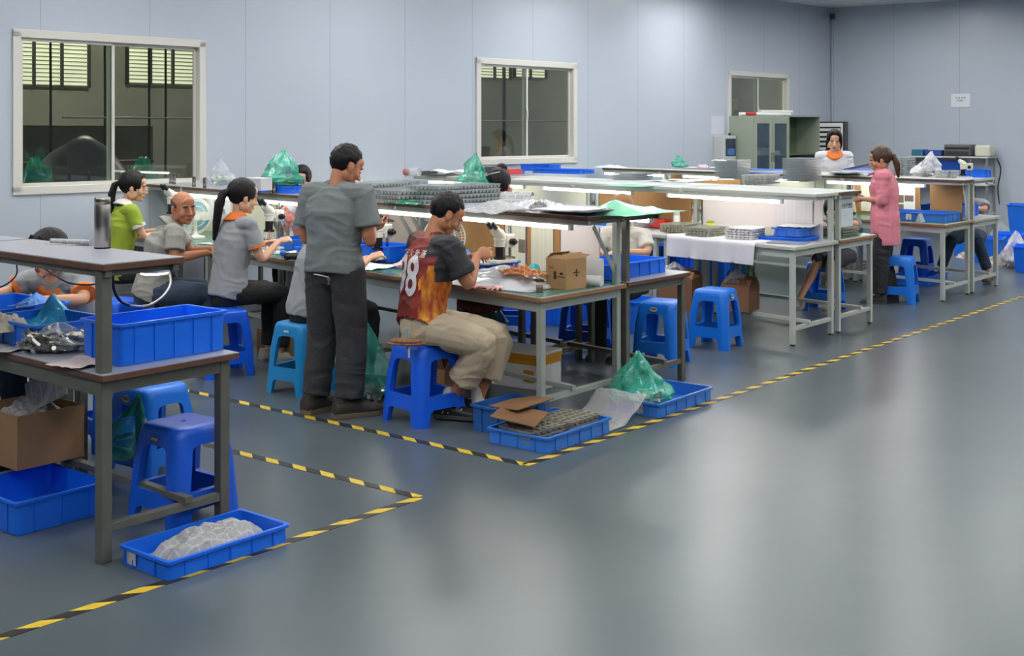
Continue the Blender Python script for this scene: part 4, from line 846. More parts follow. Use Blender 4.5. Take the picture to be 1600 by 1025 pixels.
# white board under microscope
m = MB(); m.box(-.16, .12, -.2, .22, 0, .012); tag(m.build('base_board', LAMW, loc=WR(2, 1.14, 1.43, Z2+.105), rz=PHI, bevel=.003), 'white board on the blue bin carrying the microscope', 'board')
r = root('tape_dispenser', WR(2, 1.36, 1.1, Z2+.004), PHI, 'round turquoise lidded pot behind the pearly sheet', 'pot'); m = MB(); m.lathe([(.035, 0), (.04, .02), (.04, .045)]); m.build('pot_body', M('pot_white', (210, 216, 216), .4), r, smooth=False, auto=True); m = MB(); m.lathe([(.043, .046), (.042, .06), (.03, .085), (.008, .095)]); m.build('lid', M('turquoise', (60, 186, 206), .35), r, auto=True)
# ================================================================ microscopes, fans, lamps
CRM = M('instrument_cream', (222, 220, 210), .35); KNB = M('knob_black', (22, 22, 24), .3); CHR = M('chrome', (190, 190, 190), .18, metal=1.)
def microscope(pos, rz, lab, lift=0., sc=1.):
    r = root('microscope', pos, rz, lab, 'microscope', 'stereo microscopes on the second row'); r.scale = (sc,)*3; h = lift
    m = MB(); m.prism(rrect(.22, .17, .03, cx=.02), 0, .022); m.build('base', CRM, r, bevel=.005)
    m = MB(); m.cyl((.11, 0, .02), (.11, 0, .30+h), .0125, n=16); m.build('column', CHR, r, auto=True)
    m = MB(); m.box(.055, .145, -.028, .028, .13+h, .235+h); m.box(.02, .08, -.02, .02, .16+h, .2+h); m.build('focus_arm', CRM, r, bevel=.012, seg=3)
    for s in (-1, 1):
        m = MB(); m.cyl((.1, s*.028, .175+h), (.1, s*.062, .175+h), .026, n=20); m.cyl((.1, s*.062, .175+h), (.1, s*.085, .175+h), .015, n=16); m.build('focus_knob', KNB, r, auto=True, bevel=.003)
    m = MB(); m.lathe([(.033, .14), (.04, .142), (.04, .185), (.046, .19), (.046, .205), (.038, .21)], (0, 0, h)); m.build('zoom_body', CRM, r, auto=True)
    m = MB(); m.lathe([(.030, .065), (.034, .068), (.034, .138), (.032, .14)], (0, 0, h)); m.lathe([(.046, .045), (.048, .05), (.046, .064), (.03, .066)], (0, 0, h)); m.build('objective', KNB, r, auto=True)
    m = MB(); m.loft([(.015, 0, .21+h), (-.005, 0, .24+h), (-.04, 0, .262+h)], [(.046, .042), (.05, .042), (.052, .032)], side=(0, 1, 0), n=18, dome=True); m.build('binocular_head', CRM, r, smooth=True)
    for s in (-1, 1):
        e = MB(); a = Vector((-.035, s*.028, .265+h)); d = Vector((-.72, 0, .69)); e.cyl(a-d*.01, a+d*.035, .021, n=16); t = e.build('eye_tube', CRM, r, auto=True)
        e = MB(); e.cyl(a+d*.035, a+d*.085, .0205, .019, n=16); e.cyl(a+d*.085, a+d*.095, .017, .015, n=16); e.build('eyepiece', KNB, r, auto=True)
    return r
microscope(WR(2, 1.12, 1.22, Z2+.118), PHI-R(8), 'cream microscope on a white board left of the carton', -.02, .86)
microscope(WR(2, 1.13, 2.62, Z2+.03), PHI+R(6), 'cream microscope between the two men, black focus knob showing', .02)
microscope(WR(2, 1.0, 4.02, Z2+.005), PHI-R(4), 'cream microscope in front of the ponytailed woman in grey', .11, .95)
microscope(WR(2, .95, 5.72, Z2+.005), PHI-R(4), 'cream microscope in front of the woman in green', .18, .95)
def desk_fan(pos, rz, lab, mat, back=False, r0=.15, zc=.22, tilt=0, blade=None, stripe=None):
    r = root('desk_fan', pos, rz, lab, 'fan')                # faces local -x
    m = MB(); m.lathe([(.09, 0), (.09, .015), (.03, .03), (.018, .06), (.018, zc-.03)]); m.build('fan_base', mat, r, auto=True)
    m = MB(); m.cyl((.02, 0, zc), (.11, 0, zc), .045, .035, n=20); m.build('motor', mat, r, auto=True)
    m = MB(); n = 40
    def ring(rad, x, tk=.003): m.tube([(x, rad*math.cos(2*math.pi*i/40), zc+rad*math.sin(2*math.pi*i/40)) for i in range(41)], tk, n=6)
    ring(r0, 0, .006); ring(r0*.55, -.03); ring(r0*.85, -.018); ring(r0*.25, -.035)
    for i in range(n): a = 2*math.pi*i/n; ca, sa = math.cos(a), math.sin(a); m.tube([(-.035, r0*.2*ca, zc+r0*.2*sa), (-.03, r0*.55*ca, zc+r0*.55*sa), (0, r0*ca, zc+r0*sa)], .0016, n=4); m.tube([(.0, r0*ca, zc+r0*sa), (.035, r0*.5*ca, zc+r0*.5*sa)], .0016, n=4)
    m.cyl((-.04, 0, zc), (-.034, 0, zc), r0*.2, n=20); g = m.build('grille', stripe or mat, r)
    m = MB()
    for i in range(3):
        a = 2*math.pi*i/3; ca, sa = math.cos(a), math.sin(a)
        m.sheet(4, 6, lambda u, v: (lambda rr, th: (-.012+.03*(u-.5), rr*math.cos(th), zc+rr*math.sin(th)))(r0*(.15+.7*v), a+(u-.5)*(.5+1.1*v)), .002)
    m.build('fan_blade', blade or M('fan_blue', (110, 180, 200), .3, alpha=.8), r)
    if back: m = MB(); m.lathe([(r0, 0), (r0*.96, .03), (r0*.7, .06), (r0*.35, .075), (.02, .08)], (0, 0, 0)); m.T = Matrix.Identity(4); o = m.build('rear_shell', mat, r, auto=True); o.location = (.012, 0, zc); o.rotation_euler = (0, R(90), 0)
    return r
FW = M('fan_white', (232, 232, 226), .4)
desk_fan(WR(2, 1.25, 1.95, Z2+.005), PHI+R(38), 'white desk fan with blue blades facing the jersey man', FW)
desk_fan(WR(2, 1.05, 5.42, Z2+.005), PHI+R(85), 'white shell-backed fan right of the bald man', FW, True, .165, .2)
desk_fan(WR(2, 1.3, 4.1, Z2+.005), PHI+R(20), 'small fan with a reddish grille behind the microscope of the ponytailed woman', FW, False, .12, .24, stripe=M('fan_red', (206, 120, 110), .5))
# inspection lamp and cables at the near bench
r = root('inspection_lamp', W(-1.71, .80, 1.105), PHI, 'small lit ring lamp hanging under the near shelf', 'lamp'); m = MB(); m.lathe([(.062, .0), (.066, .01), (.055, .03), (.02, .038)]); m.build('lamp_shade', WHT, r, auto=True); m = MB(); m.lathe([(.058, -.008), (.062, -.005), (.06, -.0005)]); m.build('lamp_disc', M('lamp_glow', (255, 240, 245), .4, emit=(255, 238, 244), es=5.), r, auto=True); m = MB(); m.cyl((0, 0, .038), (0, 0, .06), .012); m.tube([(0, 0, .055), (-.06, 0, .075), (-.13, 0, .083)], .006); m.build('lamp_stem', BLK, r)
def cable(pts, rad, mat, lab, cat='cable', name='cable'):
    P = [Vector(p) for p in pts]; out = []
    for i in range(len(P)-1):
        a, b_, c, d = P[max(0, i-1)], P[i], P[i+1], P[min(len(P)-1, i+2)]
        for j in range(8): t = j/8; out.append(.5*((2*b_)+(c-a)*t+(2*a-5*b_+4*c-d)*t*t+(3*b_-a-3*c+d)*t**3))
    out.append(P[-1]); m = MB(); m.tube(out, rad, 8); return tag(m.build(name, mat, smooth=True), lab, cat)
def at(px, py, Y): return Vector(((px-HX)/F*Y, Y, CZ-(py-HY)*Y/F))
CBK = M('cable_black', (22, 22, 24), .5); CGR = M('cable_grey', (160, 160, 154), .5)
cable([at(60, 412, 6.1), at(82, 428, 6.05), at(108, 442, 5.8), at(140, 445, 5.5), at(158, 441, 5.3)], .004, CBK, 'black cable drooping below the near shelf')
cable([at(25, 408, 6.3), at(26, 428, 6.3), at(12, 443, 6.3), at(-8, 452, 6.3)], .004, CBK, 'black cable looping down at the left edge of the near shelf')
cable([at(176, 430, 5.25), at(178, 452, 5.3), at(188, 470, 5.35), at(202, 477, 5.4)], .007, CBK, 'thick black hose below the near post')
cable([at(201, 477, 5.4), at(228, 478, 5.5), at(252, 465, 5.6), at(266, 445, 5.7), at(264, 425, 5.75), at(254, 412, 5.75)], .005, CGR, 'pale bendy lamp arm curving below the near shelf')
# steel bottle
BST = M('brushed_steel', (176, 170, 166), .28, metal=1., bump=.05, bscale=300, stretch=(1, 1, .02))
r = root('steel_bottle', G(160, 388, ZS1), 0, 'tall brushed steel thermos standing on the near shelf', 'bottle'); m = MB(); m.lathe([(.034, 0), (.0365, .004), (.0365, .196), (.035, .2)], n=32); m.build('bottle_body', BST, r, auto=True); m = MB(); m.lathe([(.0345, .2), (.0345, .206), (.036, .208), (.036, .228), (.032, .234), (.01, .236)], n=32); m.build('bottle_cap', BST, r, auto=True); m = MB(); m.lathe([(.0368, -.0), (.0372, .003), (.0368, .007)], n=32); m.build('base_ring', BLK, r, auto=True)
# steel pins standing on the shelf
PIN = M('steel_pin', (150, 146, 142), .25, metal=1.)
p0 = None
for px, py, h in ((267, 287, .095), (272, 288, .098), (278, 283, .095), (303, 292, .1), (320, 294, .1), (417, 301, .115), (423, 302, .12), (429, 302, .115), (419.5, 298, .11), (440, 301, .09), (446, 301, .09)):
    if px > 435: P_ = G(px, py+1, ZS2)+Vector((0, -.2, 0))*0
    P_ = G(px, py, ZS2)
    if p0 is None:
        p0 = root('steel_pin', P_, 0, 'small upright steel cylinder on the second row shelf', 'steel part', 'steel cylinders on the shelf')
        m = MB(); m.lathe([(.016, 0), (.018, .003), (.018, .03), (.0165, .033), (.0165, .05), (.018, .053), (.018, .09)]); m.build('pin_body', PIN, p0, auto=True); m = MB(); m.lathe([(.014, .09), (.014, .094), (.008, .1)]); m.build('pin_tip', PIN, p0, auto=True); o = p0
    else: o = dup(p0, loc=P_)
    o.scale = (1, 1, h/.1)
# rods stand
r = root('rod_stand', WR(2, .86, 3.86, Z2+.005), PHI, 'stand of thin steel rods by the hand of the ponytailed woman', 'rod stand'); m = MB(); m.box(-.08, .08, -.16, .16, 0, .012); m.build('stand_base', WHT, r, bevel=.003)
rr = random.Random(4)
for i in range(14): x = -.06+.12*(i % 3)/2; y = -.14+.28*i/13; h = .1+.08*rr.random(); m = MB(); m.cyl((x, y, .012), (x+rr.uniform(-.01, .01), y, h), .005, n=8); m.build('rod', CHR if i % 4 else M('rod_red', (190, 110, 100), .3, metal=.5), r, smooth=True)
m = MB(); m.ell((0, 0, .024), (.026, .026, .024)); tag(m.build('blue_ball', BLUE['royal'], loc=WR(2, .80, 3.5, Z2+.005), smooth=True), 'small blue ball cap beside the rods stand', 'cap')
r = root('microscope_lens', WR(2, .80, 3.25, Z2+.03), PHI+R(160), 'black lens barrel lying on the table left of the standing man', 'lens'); m = MB(); m.cyl((0, 0, 0), (.09, 0, 0), .026, n=20); m.cyl((.09, 0, 0), (.12, 0, 0), .03, n=20); m.build('barrel', KNB, r, auto=True); m = MB(); m.cyl((.119, 0, 0), (.122, 0, 0), .02, n=20); m.build('glass_face', M('lens_glass', (50, 60, 70), .05), r); m = MB(); m.cyl((-.04, 0, 0), (0, 0, 0), .012, n=12); m.build('red_ring', M('lens_red', (120, 40, 50), .4), r)
# papers on the tables
paper(WR(2, .86, 2.42, Z2+.006), PHI+R(6), .34, .36, 'white sheet hanging near the table edge left of the jersey man', M('sheet_white', (214, 218, 224), .6), .02, 5)
paper(WR(2, .95, 3.02, Z2+.006), PHI-R(12), .26, .34, 'white paper on the table right of the standing man', M('sheet_white'), .01, 6)
paper(WR(2, 1.0, 3.56, Z2+.006), PHI+R(10), .24, .3, 'paper sheet beside the rods stand', M('sheet_white'), .01, 7)
paper(WR(2, .95, 4.75, Z2+.006), PHI, .26, .34, 'paper sheet in front of the bald man', M('sheet_white'), .01, 8)
MIX = M('fine_parts', (150, 150, 148), .3, metal=.7)
parts_pile(WR(2, .98, 4.62, Z2+.006), PHI, .26, .4, .05, 160, MIX, 9, 'pile of silver rods by the hands of the bald man', 'rods', .07, .005)
# ================================================================ clear trays
def FB(ds, dt, z=.012):                           # inside the shallow floor tray
    q = ST(G(860, 683)); return W(q[0]+ds, q[1]+dt, z)
T1 = blister_mesh(.46, .31, .03, 12, 8, BLI); T2 = blister_mesh(.36, .27, .012, 9, 7, BLG, sk=.05); T3 = blister_mesh(.36, .27, .021, 8, 6, M('blister_plastic_pale', (206, 210, 206), .2, alpha=.6)); T4 = blister_mesh(.30, .25, .027, 6, 5, BLD); T5 = blister_mesh(.34, .26, .018, 10, 7, M('blister_plastic_warm', (170, 170, 154), .25, alpha=.7))
T6 = blister_mesh(.36, .27, .017, 10, 7, M('tray_white', (222, 222, 224), .4))
for px, py, n, z, rz, lab in ((588, 311, 4, 0, 4, 'clear blister trays stacked right of the standing man'), (640, 316, 3, 0, -8, 'clear blister trays beside the green sheet on the shelf'), (690, 316, 4, 0, 6, 'clear blister trays behind the head of the jersey man'), (728, 314, 4, 0, -5, 'clear blister trays below the pointed green bag'), (612, 300, 3, 0, 12, 'clear blister trays at the back of the shelf right of the pink bag')):
    trays(G(px, py, ZS2+z), PHI+R(rz), n, .034, T1, lab, lab.replace('clear blister trays', 'trays'), .008, px)
trays(G(1145, 279, ZS3)+Vector((0, 0, 0)), PHI+R(4), 13, .0165, T2, 'grey clear tray in the tall left stack on the third row shelf', 'left tall stack of trays', .0015)
trays(G(1253, 283, ZS3), PHI-R(2), 15, .0165, T2, 'grey clear tray in the tall right stack on the third row shelf', 'right tall stack of trays', .0015)
trays(G(1190, 287, ZS3), PHI+R(3), 4, .024, T3, 'pale clear tray in the low stack between the two tall stacks', 'low stack between the tall stacks')
trays(G(990, 281, ZS3), PHI-R(4), 5, .0165, T2, 'grey clear tray in the low stack over the green sheet, third row shelf', 'low grey stack over the green sheet')
tag(paper(G(985, 290, ZS3+.0), PHI-R(8), .4, .5, 'x', film('mint_film', (140, 224, 186)), .0, 12, 'plastic_sheet'), 'mint sheet under the low grey stack on the third row shelf', 'sheet')
trays(WR(3, 4.5, 2.02, Z3+.004), PHI+R(3), 4, .02, T5, 'clear tray in the left stack on the white-clothed bench', 'left stack on the clothed bench')
trays(WR(3, 4.36, 1.6, Z3+.006), PHI-R(3), 4, .02, T5, 'clear tray in the right stack on the white-clothed bench', 'right stack on the clothed bench')
trays(WR(3, 4.42, 1.18, Z3+.006), PHI+R(2), 5, .02, T6, 'white tray in the stack beside the red folder', 'white tray stack beside the red folder')
trays(WR(3, 5.4, .74, Z3+.004), PHI-R(2), 3, .026, T5, 'clear tray in the small stack on the green mat by the woman in pink', 'tray stack by the woman in pink')
trays(FB(.158, -.01), PHI+R(2), 3, .03, T4, 'dusty blister tray in the front stack on the floor', 'front stack of dusty trays')
trays(FB(-.158, .01), PHI-R(3), 3, .03, T4, 'dusty blister tray under the torn cardboard', 'dusty trays under the torn cardboard')
trays(G(1411, 274, ZS4), PHI, 9, .024, blister_mesh(.24, .2, .02, 4, 3, BLI), 'clear box in the stack behind the head of the woman in pink', 'clear boxes behind the woman in pink')
for i, px in enumerate((1474, 1492)): trays(G(px, 278, ZS4), PHI+R(i*3), 3, .03, blister_mesh(.13, .13, .024, 4, 4, T3.materials[0]), 'pale tray stack %s of the white tied bag' % ('just right', 'second right', 'third right')[i], 'pale trays right of the tied bag')
# torn cardboard and film over the dusty trays
for (s_, t_, rz, w, d, ry, z, lab) in ((ST(FB(-.2, .06))[0], ST(FB(-.2, .06))[1], 16, .3, .3, 5, .15, 'torn brown cardboard piece lying over the dusty trays, left one'), (ST(FB(-.02, .2))[0], ST(FB(-.02, .2))[1], -8, .34, .3, -6, .17, 'torn brown cardboard piece lying over the dusty trays, right one')):
    m = MB(); m.prism([(-w/2, -d/2), (w/2*.9, -d/2*.8), (w/2, d/2*.5), (w/2*.4, d/2), (-w/2*.8, d/2*.9)], 0, .005); o = tag(m.build('cardboard_piece', M('cardboard_oily', (128, 92, 62), .5, noise_amt=.3, nscale=5), loc=W(s_, t_, z), rz=PHI+R(rz)), lab, 'cardboard'); o.rotation_euler = (R(ry), R(-3), PHI+R(rz))
m = MB(); m.sheet(20, 14, lambda u, v: (u*.5-.1, (v-.5)*.36, .01+.15*max(0, u-.45)**1.4*2.2+.012*fbm((u*5, v*5, 2))), .001); tag(m.build('plastic_sheet', film('milky_film', (214, 214, 216), .3, .25), loc=W(.86, .24, .0), rz=PHI, smooth=True), 'milky plastic sheet curling up beside the floor trays', 'sheet')
# ================================================================ third row table
r = root('cloth', WR(3, 4.1, .9, Z3), PHI, 'white cloth draped over the front edge of the third row bench', 'cloth'); SHEAR[0] = KR[3]
def drape(u, v):
    y = v*1.0; w = .012*math.sin(v*23)+.008*math.sin(v*41+1)
    if u < .55: return (.34*(1-u/.55)-.004, y, .0045+.002*math.sin(v*9))
    k = (u-.55)/.45; return (-.008-.004-w*k*.9-.01*k, y+.01*k, .004-.18*k)
m = MB(); m.sheet(22, 40, drape, .0025); m.build('cloth_sheet', M('cloth_white', (216, 214, 222), .8, bump=.3, bscale=14), r, smooth=True); SHEAR[0] = 0.
paper(WR(3, 4.35, 1.35, Z3+.0045), PHI+R(2), .38, .3, 'white paper under the white tray stack', None, 0, 9, th=.0004)
m = MB(); m.prism(rrect(.24, .32, .01), 0, .006); tag(m.build('folder', M('grey_folder', (130, 136, 144), .4), loc=WR(3, 4.38, .72, Z3+.002), rz=PHI+R(12)), 'grey flat folder at the corner of the third row bench', 'folder')
REDP = M('red_plastic', (214, 50, 44), .4)
m = MB(); m.sheet(8, 6, lambda u, v: ((u-.5)*.24, (v-.5)*.2, .02+.06*u*abs(math.sin(v*3+.5))+.02*v), .01); tag(m.build('red_folder', REDP, loc=WR(3, 4.62, 1.14, Z3+.004), rz=PHI+R(60), auto=True), 'crumpled red folder leaning by the blue box', 'folder')
m = MB(); m.box(-.1, .1, -.11, .11, 0, .006); m.mi = 1; m.prism([(-.09, -.1), (.09, -.1), (.09, .1), (-.09, .1)], .008, .03); m.add([(-.09, -.1, .03), (.09, -.1, .03), (.09, .1, .03), (-.09, .1, .03), (-.05, -.04, .085), (.05, -.04, .085), (.05, .05, .085), (-.05, .05, .085)], [(0, 3, 2, 1), (4, 5, 6, 7), (0, 1, 5, 4), (1, 2, 6, 5), (2, 3, 7, 6), (3, 0, 4, 7)]); tag(m.build('red_tub', [M('purple_tray', (80, 80, 160), .4), REDP], loc=WR(3, 4.68, 2.38, Z3+.004), rz=PHI, bevel=.004), 'red plastic tub on a violet tray before the brown panel', 'tub')
r = root('thermos', WR(3, 4.62, 2.02+.14, Z3+.004), 0, 'white thermos flask against the brown panel', 'thermos'); m = MB(); m.lathe([(.032, 0), (.034, .004), (.034, .13), (.031, .138)]); m.build('flask_body', WHT, r, auto=True); m = MB(); m.lathe([(.03, .138), (.032, .142), (.031, .172), (.02, .178)]); m.build('flask_cap', M('cap_cream', (210, 206, 196), .4), r, auto=True)
r = root('yellow_cup', WR(3, 4.68, 1.78, Z3+.004), 0, 'yellow cup with dark dots against the white panel', 'cup'); m = MB(); m.lathe([(.03, 0), (.034, .004), (.034, .1), (.03, .1), (.03, .01)]); m.build('cup_body', M('cup_yellow', (216, 226, 50), .4), r, auto=True); m = MB(); m.lathe([(.035, .085), (.0355, .088), (.0355, .096), (.034, .1), (.02, .105)]); m.build('cup_lid', M('cup_lid_olive', (150, 150, 50), .5), r, auto=True)
for i in range(18): a = i*1.1; z = .02+.055*((i*7) % 5)/4; m = MB(); m.cyl((.0335*math.cos(a), .0335*math.sin(a), z), (.0352*math.cos(a), .0352*math.sin(a), z), .0055, n=8); m.build('dot', KNB, r)
m = MB(); m.box(0, .004, 0, .1, 0, .012)
paper(WR(3, 4.7, .8, Z3+.112), PHI+R(5), .2, .3, 'white papers lying over the blue box', None, .03, 21)
tag(paper(WR(3, 4.56, .98, Z3+.036), PHI, .01, .01, 'x', M('card_cream', (232, 228, 186), .6)), 'x', 'x') if 0 else None
m = MB(); m.box(-.002, .002, -.05, .05, 0, .08); tag(m.build('cream_card', M('card_cream', (232, 228, 186), .6), loc=WR(3, 4.5, .98, Z3+.036), rz=PHI+R(20)), 'cream card standing beside the blue box', 'card')
# third row shelf things
for i in range(3): tag(paper(G(1055+i*14, 284-i, ZS3+.001+i*.004), PHI+R(14*i), .36, .5, 'x', M('sheet_white'), .02, 30+i, th=.002), 'loose white sheet %s on the third row shelf left of the tall stack' % ('leftmost', 'middle', 'rightmost')[i], 'paper')
m = MB(); m.box(-.12, .12, -.13, .13, 0, .05); m.mi = 1; m.box(-.1, .1, -.11, .11, .0505, .056); tag(m.build('red_box', [REDP, M('red_dark', (160, 30, 30), .5)], loc=G(792, 272, ZS3+.041), rz=PHI, bevel=.005), 'flat red box in the low blue tray below the second window', 'box')
m = MB(); m.sheet(12, 10, lambda u, v: ((u-.5)*.3, (v-.5)*.5, .04+.02*math.sin(u*6)+.012*math.sin(v*9)), .003); tag(m.build('white_tray_liner', M('sheet_white'), loc=G(712, 274, ZS3+.03), rz=PHI, smooth=True), 'white paper tray liner on the third row shelf near its left end', 'liner')
m = MB(); m.box(-.16, .16, -.2, .2, 0, .012); m.box(-.16, .16, -.2, -.19, .012, .05); m.box(-.16, .16, .19, .2, .012, .05); tag(m.build('dark_tray', M('tray_charcoal', (70, 66, 68), .5), loc=G(690, 274, ZS3), rz=PHI+R(4)), 'dark shallow tray on the third row shelf near its left end', 'tray')
trays(G(762, 270, ZS3), PHI, 6, .014, blister_mesh(.3, .3, .012, 6, 6, M('rack_grey', (140, 140, 146), .4)), 'grey flat tray in the stack right of the pointed green bag', 'grey flat trays right of the pointed bag')
r = root('lidded_jar', G(655, 294, ZS2), PHI, 'clear jar with a red cap lying among the clear trays', 'jar'); r.rotation_euler = (0, 0, PHI+R(90)); m = MB(); m.cyl((0, 0, .04), (.16, 0, .04), .036, n=20); m.build('jar_glass', film('jar_clear', (220, 224, 226), .35, .05), r, auto=True); m = MB(); m.cyl((.16, 0, .04), (.178, 0, .04), .037, n=20); m.build('jar_cap', REDP, r, auto=True); r.location.z += .11
crumple('plastic_sheet', G(632, 318, ZS2+.004), PHI+R(0), .12, .34, .03, 81, film('green_film_flat', (20, 150, 110), .85), 'flat green film at the shelf edge among the clear trays', 'film', f=1.2)
m = MB(); m.box(-.06, .06, -.1, .1, 0, .1); tag(m.build('white_box', M('box_white', (206, 206, 210), .5), loc=G(404, 297, ZS2+.055), rz=PHI, bevel=.004), 'small white box in the blue tray left of the green bag', 'box')
m = MB(); m.box(-.1, .1, -.12, .12, 0, .06); m.mi = 1; m.box(-.09, .09, -.11, .11, .0605, .064); tag(m.build('lidded_box', [REDP, WHT], loc=WR(3, 4.5, 2.72, Z3+.14), rz=PHI, bevel=.005), 'red box with a white lid before the third row bins', 'box')
m = MB(); m.box(-.14, .14, -.16, .16, 0, .13); tag(m.build('white_box', M('box_white'), loc=WR(3, 4.5, 2.72, Z3+.004), rz=PHI, bevel=.004), 'white box under the red lidded box in the third row', 'box')
# ================================================================ fourth row
m = MB(); m.cyl((0, 0, .06), (0, .3, .05), .06, .045, n=18); m.mi = 1; m.cyl((0, -.24, .07), (0, 0, .06), .07, .06, n=18); tag(m.build('film_package', [M('package_green', (130, 200, 50), .4), M('package_white', (222, 222, 206), .4)], loc=G(1012, 250, ZS4+.05), rz=R(88), auto=True), 'green and white wrapped roll lying on the far shelf', 'package')
shelf_bin(1012, 255, ZS4, .26, .5, .05, 'low blue tray under the green and white roll')
crumple('white_paper', G(955, 262, ZS4), PHI, .3, .5, .05, 83, M('sheet_white'), 'crumpled white paper at the left end of the far shelf', 'paper', f=2)
paper(G(1100, 262, ZS4), PHI, .3, .5, 'white sheet on the far shelf right of the small green bag', M('sheet_white'), .02, 33); crumple('scrap_bundle', G(1098, 262, ZS4+.01), PHI, .16, .16, .07, 85, PKB, 'small pinkish scrap beside the small green bag on the far shelf', 'scrap')
for i, (px, py, w, lab) in enumerate(((1198, 270, .5, 'blue folder lying on the far shelf behind the low stack of trays'), (1345, 270, .4, 'blue folder on the far shelf left of the woman in pink'))):
    r = root('ring_binder', G(px, py, ZS4+.0), PHI+R(6), lab, 'folder'); m = MB(); m.box(-.14, .14, -w/2, w/2, 0, .006); m.box(-.14, .14, -w/2, w/2, .04, .046); m.box(.134, .14, -w/2, w/2, .006, .04); m.build('cover', BIN['royal'], r, bevel=.002); m = MB(); m.box(-.13, .13, -w/2+.01, w/2-.01, .007, .039); m.build('page_block', PAPER, r)
for i in range(4): tag(paper(G(1322, 272-i*.6, ZS4+.002+i*.012), PHI+R(10*i), .3, .34, 'x', NEWS if i % 2 else PAPER, .015, 40+i, th=.008), 'sheaf of papers in the pile before the woman in pale polo', 'papers', 'paper pile before the woman in pale polo')
m = MB(); m.T = Matrix.Rotation(R(-12), 4, 'X'); m.box(-.12, .12, -.2, .2, .06, .075); tag(m.build('clipboard', M('clipboard_navy', (60, 70, 130), .5), loc=G(1352, 268, ZS4+.05), rz=PHI, bevel=.003), 'navy clipboard propped on the far shelf left of the woman in pink', 'clipboard')
shelf_bin(1525, 277, ZS4, .2, .3, .09, 'small blue box at the right end of the far shelf', ribs=(2, 2))
microscope(G(1514, 279, ZS4)+Vector((-.02, .12, 0)), PHI-R(80), 'small microscope with white body at the right end of the far shelf', 0, .7)
m = MB(); m.box(-.1, .1, -.16, .16, 0, .12); m.box(-.08, .06, -.12, .12, .12, .16); tag(m.build('packed_machine', M('machine_cream', (206, 208, 188), .5), loc=WR(4, 7.9, 3.05, Z4+.005), rz=PHI, bevel=.02, seg=3), 'cream wrapped machine on the bench left of the woman in pink', 'machine')
r = root('label_printer', WR(4, 7.95, 1.98, Z4+.005), PHI, 'pale measuring device with a dark base right of the woman in pink', 'device'); m = MB(); m.prism(rrect(.22, .22, .03), .02, .13); m.box(-.06, .06, -.08, .08, .13, .2); m.build('device_body', M('machine_cream'), r, bevel=.012, seg=3); m = MB(); m.prism(rrect(.24, .24, .03), 0, .02); m.build('device_base', KNB, r); m = MB(); m.box(-.112, -.108, -.08, .08, .05, .1); m.build('device_panel', M('panel_dark', (50, 60, 64), .3), r)
crumple('bubble_bag', WR(4, 8.08, 1.98, Z4+.005), PHI, .1, .22, .3, 87, M('bag_beige', (206, 200, 180), .4), 'beige crumpled bag standing behind the pale device', 'bag', f=3)
m = MB(); m.add([(-.05, -.035, 0), (.05, -.035, 0), (.05, .035, 0), (-.05, .035, 0), (-.05, 0, .09), (.05, 0, .09)], [(0, 1, 5, 4), (2, 3, 4, 5), (0, 4, 3), (1, 2, 5)]); tag(m.build('table_tent', M('acrylic', (210, 220, 226), .1, alpha=.6), loc=G(1438, 347, Z4+.005), rz=PHI), 'clear table tent card left of the wide blue tray', 'card')
# ================================================================ floor odds
crumple('scrap_bundle', G(1566, 413), PHI+R(10), .5, .4, .2, 89, M('scrap_mix', (190, 184, 178), .6, noise_amt=.7, nscale=14), 'flat bundle of wrapped scrap on the floor beyond the far right bench', 'bundle', f=2.5)
crumple('scrap_bundle', G(1520, 402), PHI, .5, .4, .12, 90, M('scrap_mix'), 'small scrap bundle on the floor behind the far right legs', 'bundle', f=2.5)
crumple('grey_jacket', W(1.62, 1.82, 0), PHI, .34, .26, .26, 91, M('jacket_grey', (120, 124, 128), .8), 'grey jacket slumped on the floor behind the polystyrene box', 'jacket', f=2)
m = MB(); m.loft([(0, -.14, .0), (0, 0, -.035), (0, .18, -.02)], [(.05, .03), (.07, .05), (.05, .03)], side=(1, 0, 0), dome=True); tag(m.build('dark_red_bag', M('bag_darkred', (110, 36, 26), .7, noise_amt=.5, nscale=30), loc=W(1.06, 1.2, .63), rz=PHI, smooth=True), 'dark red patterned bundle hanging under the green-matted bench', 'bag')
